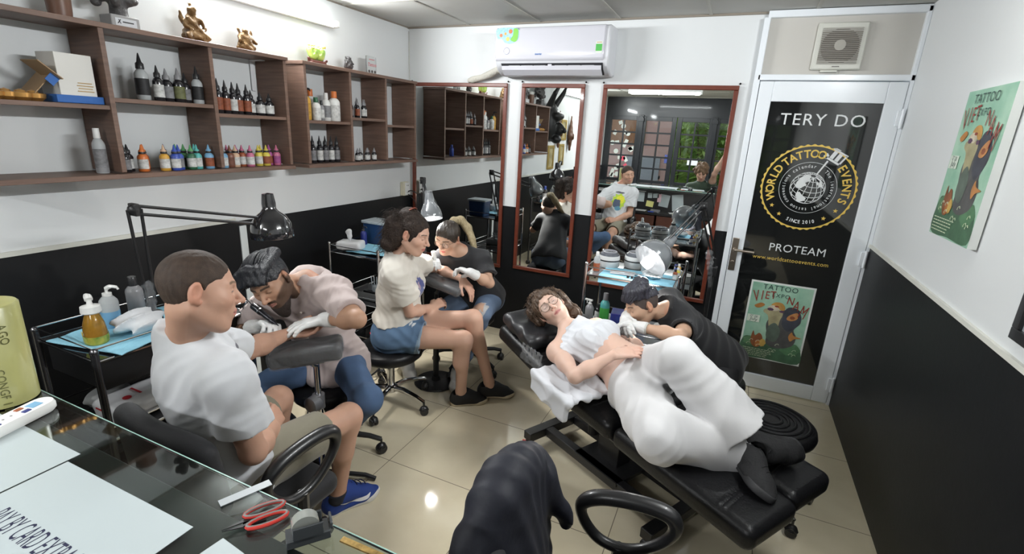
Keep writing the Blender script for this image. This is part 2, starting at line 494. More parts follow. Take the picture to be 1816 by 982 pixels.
def add_hand(sd, W, d, n, side, curl=(.3, .3, .3, .3), thumb=(.5, .3), grow=0.0, s=1.0, spread=.10, cuff=0.0, bend=None):
    """palm and five fingers. W wrist, d direction to the knuckles, n normal out of the palm, side +1: thumb towards n x d"""
    W = np.array(W, float); d = _n(d); n = np.array(n, float); n = _n(n - d * (n @ d)); t = np.cross(n, d) * side
    g = grow
    P = lambda a, b, c: W + (d * a + t * b + n * c) * s
    rad = [.0098, .0098, .0094, .0084]; lens = [(.043, .026, .021), (.047, .030, .022), (.043, .028, .021), (.034, .021, .019)]
    lat = [.0285, .0095, -.0095, -.0275]; fw_ = [.088, .092, .088, .080]
    for i in range(4):
        k = P(fw_[i], lat[i], -.002)
        sd.cone(P(.006, lat[i] * .5, 0), k, .0155 * s + g, .0118 * s + g, .012, sq=n, f=1.1)
    sd.cone(P(.03, 0, .006), P(.07, 0, .006), .020 * s + g, .020 * s + g, .015, sq=n, f=1.5)
    tips = []
    for i in range(4):
        p = P(fw_[i], lat[i], -.002); sp = spread * (1.5 - i) * .8
        dirv = _n(d * math.cos(sp) + t * math.sin(sp)); c = curl[i] if not isinstance(curl, (int, float)) else curl
        ang = c * .55
        r0 = rad[i] * s + g
        for j, l in enumerate(lens[i]):
            dv = dirv * math.cos(ang) + n * math.sin(ang)
            q = p + dv * l * s
            r1 = r0 * (.93 if j < 2 else .86)
            sd.cone(p, q, r0, r1, .0035 if j else .008)
            p = q; r0 = r1; ang += c * (1.0 if j == 0 else .7)
        tips.append(p)
    a, b = thumb
    th = [P(.018, .020, .006), P(.052, .042 + .012 * (1 - a), .012 + .016 * a)]
    sd.cone(th[0], th[1], .0175 * s + g, .0125 * s + g, .012)
    dv = _n(d * .80 + t * (.55 - .7 * a) + n * (.15 + .5 * b))
    q = th[1] + dv * .033 * s; sd.cone(th[1], q, .0120 * s + g, .0108 * s + g, .006)
    dv = _n(d * .9 + t * (.25 - .9 * a) + n * (.15 + .6 * b))
    q2 = q + dv * .024 * s; sd.cone(q, q2, .0108 * s + g, .0088 * s + g, .003)
    if cuff:
        sd.cone(W + d * .01, W - d * cuff if bend is None else W + _n(bend) * cuff, .030 * s + g, .036 * s + g, .01)
    return tips + [q2]

def limbs(J, s=1.0, male=True):
    """named capsule sets shared by the body and the clothes over it: name -> list of (a, b, ra, rb, squash dir, factor)"""
    J = {k: np.array(v, float) for k, v in J.items()}
    out = {}
    pel = (J['hipR'] + J['hipL']) / 2; nk = J['neck']
    up = _n(nk - pel); rp = _n(J['hipR'] - J['hipL']); rp = _n(rp - up * (rp @ up)); fp = np.cross(up, rp)
    rs = _n(J['shR'] - J['shL']); rs = _n(rs - up * (rs @ up)); fs = np.cross(up, rs)
    J['pel'] = pel; J['up'] = up; J['rp'] = rp; J['fp'] = fp; J['rs'] = rs; J['fs'] = fs
    return J
def add_torso(sd, J, g=0.0, s=1.0, male=True, belly=1.0, parts='pbcs', bust=0.0):
    up, rp, fp, rs, fs, pel, nk = [J[k] for k in ('up', 'rp', 'fp', 'rs', 'fs', 'pel', 'neck')]
    rm = _n(rp + rs); fm = _n(fp + fs)
    l = np.linalg.norm(nk - pel)
    E = lambda c, r, ax, k=.05: sd.ell(c, np.array(r) * s + g, ax, k)
    if 'p' in parts:
        E(pel + up * .015 - fp * .01, (.165, .118, .115) if male else (.172, .122, .115), (rp, fp, up))
        for x in ('hipR', 'hipL'): E(J[x] - fp * .035 - up * .02, (.085, .09, .09), (rp, fp, up))
    if 'b' in parts:
        E(pel + up * l * .32, ((.138 if male else .118) * belly, .100 * belly, .15), (rm, fm, up), .08)
    if 'c' in parts:
        E(pel + up * l * .66 + fs * .0, (.152 if male else .132, .108 if male else .097, .165), (rs, fs, up), .07)
        if bust:
            for x in (-1, 1): E(pel + up * l * .62 + fs * .078 + rs * x * .062, (.052, .040, .050), (rs, fs, up), .03)
    if 's' in parts:
        for x in ('shR', 'shL'):
            sd.cone(nk - up * .075, J[x], (.070 if male else .058) * s + g, (.054 if male else .045) * s + g, .05)
            sd.cone(nk + up * .015, J[x] - up * .0, .042 * s + g, .036 * s + g, .05)
def add_arm(sd, J, x, g=0.0, s=1.0, male=True, upto=1.0):
    a, b, w_ = J['sh' + x], J['el' + x], J['wr' + x]
    m = 1.0 if male else .84
    sd.cone(a, a + (b - a) * .5, .050 * m * s + g, .046 * m * s + g, .04)
    sd.cone(a + (b - a) * .45, b, .046 * m * s + g, .038 * m * s + g, .03)
    if upto > 1.0 or upto == 1.0:
        q = b + (w_ - b) * .33
        sd.cone(b, q, .038 * m * s + g, .040 * m * s + g, .02); sd.cone(q, w_, .040 * m * s + g, .0255 * m * s + g, .03)
def add_leg(sd, J, x, g=0.0, s=1.0, male=True, foot=True):
    h, k, a = J['hip' + x], J['kn' + x], J['an' + x]
    sd.cone(h, k, (.083 if male else .086) * s + g, .054 * s + g, .05)
    sh = _n(a - k); back = -_n((h - k) - sh * ((h - k) @ sh)) * -1.0
    sd.cone(k, k + (a - k) * .08, .053 * s + g, .052 * s + g, .03)
    sd.cone(k, a, .048 * s + g, .034 * s + g, .03)
    sd.cone(k + (a - k) * .18 + back * .016, k + (a - k) * .42 + back * .018, .040 * s + g, .043 * s + g, .04)
    if foot and 'toe' + x in J:
        t = J['toe' + x]; b_ = a + sh * .045; sd.cone(a, b_, .032 * s, .026 * s, .02); sd.cone(b_, b_ + (t - b_) * .6, .026 * s + g, .018 * s + g, .02)

def body(name, J, label, skin, H, s=1.0, male=True, h=.0034, hands=(), belly=1.0, bust=0.0, headkw={}, colkw={}, extra=None, colfn=None, legs=True, origin=None, arms='RL'):
    sd = SD()
    add_torso(sd, J, 0, s, male, belly, bust=bust)
    f = H['A'][1]; u = H['A'][2]
    sd.cone(J['neck'] - J['up'] * .03, H['L'](0, -.022, -.05), (.055 if male else .046) * s, (.052 if male else .044) * s, .035)
    for x in arms: add_arm(sd, J, x, 0, s, male)
    if legs:
        for x in 'RL': add_leg(sd, J, x, 0, s, male)
    for hd in hands: add_hand(sd, **hd)
    if extra: extra(sd)
    add_head(sd, H, male, **headkw)
    hc = head_color(H, skin, **colkw)
    def color(P):
        col = np.tile(np.array(skin, float), (len(P), 1))
        for q in hands:
            W = np.array(q['W']); dd = np.linalg.norm(P - W - _n(q['d']) * .12, axis=1)
            m = (np.clip(1 - (dd - .03) / .06, 0, 1) * .35)[:, None]; col = col * (1 - m) + np.array(skin) * [1.0, .80, .76] * m
        col = hc(P, col)
        if colfn: col = colfn(P, col)
        return col
    org = np.array(origin if origin is not None else (J['pel'][0], J['pel'][1], 0.0))
    o = sd_obj(sd, name, SKIN(), h, None, org, color)
    o['label'] = label; o['category'] = 'person'
    return o, org

def shoe(parent, org, heel, toe, up, m_up, m_sole, name='sneaker', L_=None, w_=.044, swoosh=None, label=None, high=.075, lace=None, sole_h=.026, ankle_in=None):
    """heel/toe: points on the ground line of the sole"""
    heel = np.array(heel, float); toe = np.array(toe, float); d = _n(toe - heel); up = np.array(up, float); up = _n(up - d * (up @ d)); r = np.cross(d, up)
    l = L_ or np.linalg.norm(toe - heel)
    A = np.stack([r, d, up]); Lp = lambda x, y, z: heel + r * x + d * y * l / .28 + up * z
    sd = SD()
    sd.cone(Lp(0, .045, .045), Lp(0, .058, high + .02), .037, .041, .02)
    sd.cone(Lp(0, .04, .040), Lp(0, .115, high - .018), .037, .039, .03)
    sd.cone(Lp(0, .09, high - .014), Lp(.003, .205, .040), .039, .030, .04, sq=r, f=.85)
    sd.cone(Lp(0, .19, .026), Lp(.004, .245, .024), w_ * .95, .026, .03, sq=up, f=1.7)
    sd.cone(Lp(0, .05, .02), Lp(0, .2, .02), .034, w_ * .95, .02, sq=up, f=1.8)
    sd.plane(Lp(0, 0, .012), -up)
    sd.cone(Lp(0, .056, high + .0), Lp(0, .050, high + .06), .036, .038, .004, op='-')
    sd.plane(Lp(0, .0, high + .004), up + d * -.22)
    o = sd_obj(sd, name, m_up, .0032, parent, org)
    if parent is not None: pass
    if label: o['label'] = label
    s2 = SD()
    s2.cone(Lp(0, .036, sole_h * .5), Lp(0, .10, sole_h * .5), .037, .033, .01, sq=up, f=1.0)
    s2.cone(Lp(0, .10, sole_h * .5), Lp(.003, .205, sole_h * .5), .033, w_ * 1.02, .01)
    s2.cone(Lp(.003, .205, sole_h * .5), Lp(.004, .243, sole_h * .6), w_ * 1.02, .031, .01)
    s2.plane(Lp(0, 0, sole_h), up); s2.plane(Lp(0, 0, .0), -up)
    sole = sd_obj(s2, 'sole', m_sole, .0035, o, (0, 0, 0)); 
    for v in (sole,): v.data.transform(Matrix.Translation(-Vector(org)))
    if lace is not None:
        g = G()
        for k in range(5):
            y = .105 + k * .020; z = high + .029 - k * .0085
            g.tube([Lp(-.022, y, z - .006), Lp(-.008, y + .004, z + .0015), Lp(.010, y + .010, z), Lp(.022, y + .012, z - .009)], .0026, 6)
        lo = [Lp(0, .103, .095), Lp(.02, .095, .108), Lp(.038, .10, .098), Lp(.012, .104, .094)]
        g.tube(catmull(lo, 4), .0022, 6); lo = [Lp(0, .103, .095), Lp(-.02, .09, .108), Lp(-.036, .10, .096), Lp(-.01, .104, .094)]
        g.tube(catmull(lo, 4), .0022, 6)
        g.v = [tuple(np.array(p) - org) for p in g.v]
        g.obj('laces', lace, o)
    if swoosh:
        sgn, ms = swoosh
        top = [(.052, .050), (.075, .046), (.105, .046), (.140, .051), (.175, .060), (.208, .073)]; bot = [(.052, .046), (.070, .031), (.100, .029), (.140, .040), (.175, .053), (.208, .072)]
        top = [(.262 - a, b) for a, b in top]; bot = [(.262 - a, b) for a, b in bot]
        tp = catmull([(a, b, 0) for a, b in top], 4); bt_ = catmull([(a, b, 0) for a, b in bot], 4); vs = []; nv = 4
        for p_, q_ in zip(tp, bt_):
            for v_ in range(nv):
                a, b = p_.x + (q_.x - p_.x) * v_ / (nv - 1), p_.y + (q_.y - p_.y) * v_ / (nv - 1)
                xs = np.linspace(.075, .015, 61); f_ = sd.field(np.array([Lp(sgn * x_, a, b) for x_ in xs])); k_ = int(np.argmax(f_ < 0)) if (f_ < 0).any() else 40
                vs.append(tuple(Lp(sgn * (xs[k_] + .0022), a, b)))
        g = G(); g.add(vs, [(k * nv + m, (k + 1) * nv + m, (k + 1) * nv + m + 1, k * nv + m + 1) for k in range(len(tp) - 1) for m in range(nv - 1)])
        g.v = [tuple(np.array(p) - org) for p in g.v]
        g.obj('swoosh', ms, o)
    return o
def hair(parent, org, H, m, name='hair', grow=.012, clip=None, extra=None, amp=.003, freq=160, h=.0034, seed=3, strand=(1, 1, .25)):
    L = H['L']; s = H['s']; A = H['A']
    sd = SD()
    sd.ell(L(0, -.009, .037), np.array([.072, .087, .077]) * s + grow, A, .02)
    sd.ell(L(0, -.002, .010), np.array([.070, .078, .080]) * s + grow * .9, A, .02)
    if clip: clip(sd, L, A, s)
    if extra: extra(sd, L, A, s)
    r = np.random.RandomState(seed); ph = r.uniform(0, 6, 8); st = np.array(strand)
    def warp(P):
        q = H['loc'](P) * st
        a = np.arctan2(q[:, 0], q[:, 1] + .03)
        v = np.sin(a * 34 + 3 * np.sin(q[:, 2] * 30 + ph[0]) + 2 * np.sin(q[:, 1] * 45 + ph[1]))
        v2 = np.sin(q @ [freq, 30, 20] + ph[2] + 2 * np.sin(q @ [20, 60, 50] + ph[3])) + np.sin(q @ [freq * .7, freq * .4, 40] + ph[4])
        return -amp * (v * .5 + v2 * .5)
    sd.warp = warp
    o = sd_obj(sd, name, m, h, parent, org)
    return o
# ================================================================ the room
X0, X1, YF, YN, HH, WZ = -2.70, 0.84, 3.75, -3.2, 2.51, 1.12
white = mat('wall_white_paint', (.71, .73, .735), rough=.55, bump=.03, bscale=25)
black = mat('wainscot_black_paint', (.0085, .0092, .0105), rough=.45, spec=.28, bump=.04, bscale=40, var=.25, vscale=3, col2=None)
alu = mat('white_aluminium', (.84, .88, .92), rough=.25, coat=.3)
def tile_floor():
    m = bpy.data.materials.new('cream_polished_tiles'); m.use_nodes = True; nt = m.node_tree; b = nt.nodes['Principled BSDF']; N = nt.nodes.new; K = nt.links.new
    tc = N('ShaderNodeTexCoord'); mp = N('ShaderNodeMapping'); mp.inputs['Location'].default_value = (1.45 / .592, -1.8 / .603, 0)
    mp.inputs['Scale'].default_value = (1 / .592, 1 / .603, 1); K(tc.outputs['Object'], mp.inputs[0])
    sx = N('ShaderNodeSeparateXYZ'); K(mp.outputs[0], sx.inputs[0])
    ds = []
    for k in (0, 1):
        f = N('ShaderNodeMath'); f.operation = 'PINGPONG'; f.inputs[1].default_value = .5; K(sx.outputs[k], f.inputs[0]); ds.append(f)
    mn = N('ShaderNodeMath'); mn.operation = 'MINIMUM'; K(ds[0].outputs[0], mn.inputs[0]); K(ds[1].outputs[0], mn.inputs[1])
    lt = N('ShaderNodeMath'); lt.operation = 'LESS_THAN'; lt.inputs[1].default_value = .0032; K(mn.outputs[0], lt.inputs[0])
    n = N('ShaderNodeTexNoise'); n.inputs['Scale'].default_value = 5; n.inputs['Detail'].default_value = 6; K(tc.outputs['Object'], n.inputs['Vector'])
    r = N('ShaderNodeValToRGB'); r.color_ramp.elements[0].position = .3; r.color_ramp.elements[0].color = (.66, .585, .42, 1)
    r.color_ramp.elements[1].position = .7; r.color_ramp.elements[1].color = (.73, .655, .485, 1); K(n.outputs['Fac'], r.inputs[0])
    mx = N('ShaderNodeMix'); mx.data_type = 'RGBA'; K(lt.outputs[0], mx.inputs['Factor']); K(r.outputs[0], mx.inputs[6]); mx.inputs[7].default_value = (.16, .13, .09, 1)
    K(mx.outputs[2], b.inputs['Base Color'])
    mr = N('ShaderNodeMapRange'); mr.inputs[3].default_value = .07; mr.inputs[4].default_value = .6; K(lt.outputs[0], mr.inputs[0]); K(mr.outputs[0], b.inputs['Roughness'])
    n2 = N('ShaderNodeTexNoise'); n2.inputs['Scale'].default_value = 3; K(tc.outputs['Object'], n2.inputs['Vector'])
    bp = N('ShaderNodeBump'); bp.inputs['Strength'].default_value = .05; bp.inputs['Distance'].default_value = .01; K(n2.outputs['Fac'], bp.inputs['Height']); K(bp.outputs[0], b.inputs['Normal'])
    return m
g = G(); g.box(((X0 + X1) / 2, (YF + YN) / 2, -.05), (X1 - X0 + .4, YF - YN + .4, .1)); struct(g.obj('floor', tile_floor()))
# ceiling: panels between slim strips
ceil_m = mat('ceiling_panel', (.50, .50, .475), rough=.6, bump=.05, bscale=12, var=.35, vscale=1.5, col2=(.42, .41, .38))
strip_m = mat('ceiling_strip', (.42, .41, .37), rough=.5)
g = G(); g.box(((X0 + X1) / 2, (YF + YN) / 2, HH + .05), (X1 - X0 + .4, YF - YN + .4, .1)); struct(g.obj('ceiling', ceil_m))
g = G()
for x in (-2.12, -1.52, -.92, -.32, .28): g.box((x, (YF + YN) / 2, HH - .002), (.022, YF - YN, .006))
for k in range(6): g.box(((X0 + X1) / 2, YF - .78 - 1.2 * k, HH - .003), (X1 - X0, .022, .006))
struct(g.obj('trim_1', strip_m))
g = G(); g.box(((X0 + X1) / 2, YF - .008, HH - .006), (X1 - X0, .016, .012)); g.box((X0 + .006, (YF + YN) / 2, HH - .004), (.012, YF - YN, .008)); struct(g.obj('trim_2', mat('cornice_line', (.25, .22, .18), rough=.7)))
# walls: painted white above black boards
g = G(); g.box((X0 - .08, (YF + YN) / 2, HH / 2), (.16, YF - YN + .3, HH)); g.cur = 1
g.box((X0 + .001, (YF + YN) / 2, WZ / 2), (.006, YF - YN, WZ)); struct(g.obj('wall_left', [white, black]))
g = G(); g.box((X1 + .08, (YF + YN) / 2, HH / 2), (.16, YF - YN + .3, HH)); g.cur = 1
g.box((X1 - .001, (YF + YN) / 2 - .02, 1.13 / 2), (.006, YF - YN - .04, 1.13)); struct(g.obj('wall_right', [white, black]))
g = G(); g.box(((X0 + .02) / 2, YF + .08, HH / 2), (.02 - X0 + .0, .16, HH)); g.box((.45, YF + .12, 2.31), (.9, .08, .4)); g.cur = 1
g.box(((X0 + .02) / 2, YF - .001, 1.115 / 2), (.02 - X0, .006, 1.115)); struct(g.obj('wall_far', [white, black]))
g = G(); g.box((X0 + .006, 2.02, .545), (.014, .045, 1.09)); struct(g.obj('trim_3', mat('painted_white_batten', (.66, .70, .70), rough=.4), bevel=.003))
g = G(); g.box((X0 + .006, .5, WZ + .010), (.014, 2.95, .020)); g.box((X1 - .006, .3, 1.139), (.014, 6.8, .018)); struct(g.obj('trim_4', mat('cream_bead', (.66, .66, .60), rough=.5)))
g = G(); g.box((X0 + .004, YF - .004, 1.8), (.010, .010, 1.36)); struct(g.obj('trim_5', mat('corner_seam', (.55, .55, .53), rough=.7)))
# dark space behind the door
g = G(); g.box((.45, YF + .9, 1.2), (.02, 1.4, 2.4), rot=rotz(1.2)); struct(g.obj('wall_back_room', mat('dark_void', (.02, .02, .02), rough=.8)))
# ---------------------------------------------------------------- the door wall section
g = G()
for a, b_ in (((.018, YF - .03, 1.235), (.036, .06, 2.47)), ((.43, YF - .03, 2.125), (.82, .06, .035)), ((.43, YF - .03, 2.487), (.82, .06, .04)), ((.829, YF - .03, 1.25), (.022, .06, 2.5))): g.box(a, b_)
struct(g.obj('trim_6', alu, bevel=.004))
g = G(); g.box((.43, YF - .02, 2.305), (.80, .012, .34)); struct(g.obj('trim_7', mat('beige_transom_panel', (.56, .54, .50), rough=.5, bump=.05, bscale=30)))
door = G(); YD = YF - .045
for a, b_ in (((.080, YD, 1.057), (.080, .036, 2.09)), ((.769, YD, 1.057), (.094, .036, 2.09)), ((.421, YD, 2.042), (.602, .036, .12)), ((.421, YD, .064), (.602, .036, .104))): door.box(a, b_)
dr = struct(door.obj('door_1', alu, bevel=.004))
g = G(); g.box((.42, YD + .004, 1.047), (.612, .010, 1.88)); gl = g.obj('door_glass', mat('black_film_glass', (.012, .013, .013), rough=.03, coat=1.0, spec=.8, var=.0), dr)
metal = mat('brushed_steel', (.42, .36, .30), rough=.3, metal=1.0)
g = G(); g.box((.066, YD - .022, .975), (.042, .010, .23)); g.cyl((.066, YD - .02, 1.01), (.066, YD - .055, 1.01), .011); g.tube([(.066, YD - .055, 1.01), (.10, YD - .056, 1.01), (.19, YD - .052, 1.008)], .0095, 8)
g.cyl((.066, YD - .02, .92), (.066, YD - .034, .92), .012); h = g.obj('door_handle', metal, dr, bevel=.003)
g = G()
for z in (1.90, 1.05, .16):
    g.box((.805, YD - .024, z), (.022, .012, .09)); g.cyl((.822, YD - .026, z - .055), (.822, YD - .026, z + .055), .009)
g.obj('hinge', alu, dr, bevel=.002)
# lettering and emblem on the glass
def MF(x, z, y=YD - .0025, a=0.0):
    return Matrix.Translation((x, y, z)) @ Matrix.Rotation(PI / 2, 4, 'X') @ Matrix.Rotation(a, 4, 'Z')
vin_w = mat('white_vinyl', (.72, .74, .74), rough=.5); vin_y = mat('yellow_vinyl', (.72, .50, .10), rough=.5)
g = G(); text_geo(g, 'TERY DO', .100, MF(.424, 1.876), .0004, 1.12, sx=1.03, shear=0.0); g.obj('door_lettering', vin_w, dr)
g = G(); text_geo(g, 'PROTEAM', .074, MF(.443, 1.052), .0004, 1.06, sx=.98); g.obj('door_lettering', vin_w, dr)
g = G(); text_geo(g, 'www.worldtattooevents.com', .0375, MF(.414, .976), .0004, 1.06, sx=.96); g.obj('door_lettering', vin_y, dr)
EX, EZ = .425, 1.462
def arc_text(g, txt, size, r, a0, a1, out=True, sx=1.0, off=0.0):
    n = len(txt)
    for i, ch in enumerate(txt):
        if ch == ' ': continue
        a = math.radians(a0 + (a1 - a0) * i / (n - 1))
        text_geo(g, ch, size, MF(EX + r * math.cos(a), EZ + r * math.sin(a), a=a + (-PI / 2 if out else PI / 2)), .0004, sx=sx, offset=off)
g = G(); arc_text(g, 'WORLD', .068, .212, -163 + 360, 149.5, sx=.92, off=.0015); arc_text(g, 'TATTOO', .068, .212, 134, 78.5, sx=.92, off=.0015); arc_text(g, 'EVENTS', .068, .212, 39, -18, sx=.92, off=.0015); 
g.obj('emblem_lettering', vin_y, dr)
g = G(); arc_text(g, 'SINCE', .031, .222, 250, 268, False, sx=.85, off=.0006); arc_text(g, '2010', .031, .222, 275, 289, False, sx=.85, off=.0006); arc_text(g, 'The international tattoo conventions calendar', .030, .137, 51, -278, sx=.95)
g.obj('emblem_lettering', vin_w, dr)
def ringpoly(g, r0, r1, n=120, wav=0.0, nw=48, y=YD - .0022):
    vs = []; fs = []
    for i in range(n):
        a = 2 * PI * i / n; ro = r1 + wav * math.sin(nw * a)
        for r in (r0, ro): vs.append((EX + r * math.cos(a), y, EZ + r * math.sin(a)))
    for i in range(n):
        j = (i + 1) % n; fs.append((2 * i, 2 * i + 1, 2 * j + 1, 2 * j))
    return g.add(vs, fs)
g = G(); ringpoly(g, .259, .270, 480, .0035, 44)
for a in (-145, -126, -55.5, -35.4):
    t = math.radians(a); cx, cz = EX + .223 * math.cos(t), EZ + .223 * math.sin(t)
    g.add([(cx, YD - .0022, cz)] + [(cx + (.0145 if k % 2 == 0 else .0062) * math.cos(PI / 2 + k * PI / 5), YD - .0022, cz + (.0145 if k % 2 == 0 else .0062) * math.sin(PI / 2 + k * PI / 5)) for k in range(10)], [(0, k + 1, (k + 1) % 10 + 1) for k in range(10)])
g.obj('emblem_ring', vin_y, dr)
g = G(); ringpoly(g, .1605, .1625, 90)
ringpoly(g, .098, .1005, 80)
# globe: graticule, land shapes
def gp(lat, lon):
    la, lo = math.radians(lat), math.radians(lon); x = math.cos(la) * math.sin(lo); y = math.sin(la); z = math.cos(la) * math.cos(lo)
    t = math.radians(35); y, z = y * math.cos(t) - z * math.sin(t), y * math.sin(t) + z * math.cos(t)
    t = math.radians(-14); x, y = x * math.cos(t) - y * math.sin(t), x * math.sin(t) + y * math.cos(t)
    return x, y, z
def gline(g, pts, w_=.0016):
    run = []
    def flush(run):
        if len(run) < 2: return
        vs = []; fs = []
        for i, (x, y) in enumerate(run):
            a = run[max(i - 1, 0)]; b = run[min(i + 1, len(run) - 1)]; dx, dy = b[0] - a[0], b[1] - a[1]; l = math.hypot(dx, dy) or 1
            for s_ in (-1, 1): vs.append((EX + x - s_ * dy / l * w_, YD - .0023, EZ + y + s_ * dx / l * w_))
        for i in range(len(run) - 1): fs.append((2 * i, 2 * i + 1, 2 * i + 3, 2 * i + 2))
        g.add(vs, fs)
    for x, y, z in pts:
        if z > 0: run.append((x * .099, y * .099))
        else: flush(run); run = []
    flush(run)
for lat in range(-60, 90, 20): gline(g, [gp(lat, lo) for lo in range(-180, 181, 6)])
for lon in range(-180, 180, 22): gline(g, [gp(la, lon) for la in range(-80, 81, 5)])
def land(g, pl):
    pts = [gp(a, b) for a, b in pl]; cx = sum(p[0] for p in pts) / len(pts); cy = sum(p[1] for p in pts) / len(pts)
    g.add([(EX + cx * .1, YD - .0026, EZ + cy * .1)] + [(EX + p[0] * .1, YD - .0026, EZ + p[1] * .1) for p in pts], [(0, k + 1, (k + 1) % len(pts) + 1) for k in range(len(pts))])
land(g, [(82, -60), (72, -20), (60, 0), (58, -12), (48, -22), (45, -10), (30, -20), (25, -22), (20, -35), (16, -40), (22, -52), (32, -58), (45, -66), (58, -80), (70, -90)])
land(g, [(12, -18), (6, -8), (-6, 12), (-20, 10), (-34, -2), (-52, -14), (-40, -20), (-20, -20), (-4, -28), (8, -26)])
land(g, [(76, 60), (60, 70), (62, 44), (52, 40), (44, 48), (36, 40), (40, 62), (20, 78), (60, 90), (75, 85)])
land(g, [(83, 0), (76, 30), (62, 20), (70, 5)])
# tattoo machine with its needle
def mp_(pts, t=(.545, 1.662), a=math.radians(-28), s_=1.0):
    return [(t[0] + (x * math.cos(a) - y * math.sin(a)) * s_, YD - .0028, t[1] + (x * math.sin(a) + y * math.cos(a)) * s_) for x, y in pts]
def pl_(g, pts): g.add(mp_(pts), [tuple(range(len(pts)))])
pl_(g, [(-.042, .030), (.052, .030), (.052, .040), (-.042, .040)]); pl_(g, [(-.050, -.034), (.040, -.034), (.040, -.022), (-.050, -.022)])
for x in (-.020, .012): pl_(g, [(x - .011, -.020), (x + .011, -.020), (x + .011, .028), (x - .011, .028)])
pl_(g, [(.036, -.024), (.046, -.024), (.050, .034), (.040, .034)]); pl_(g, [(-.064, -.030), (-.044, -.038), (-.036, -.012), (-.056, -.002)]); pl_(g, [(-.048, .036), (-.030, .046), (.0, .046), (-.010, .038)])
g.add([(.500, YD - .0028, 1.640), (.509, YD - .0028, 1.634), (.462, YD - .0028, 1.545), (.455, YD - .0028, 1.549)], [(0, 1, 2, 3)])
g.obj('emblem_globe', vin_w, dr)
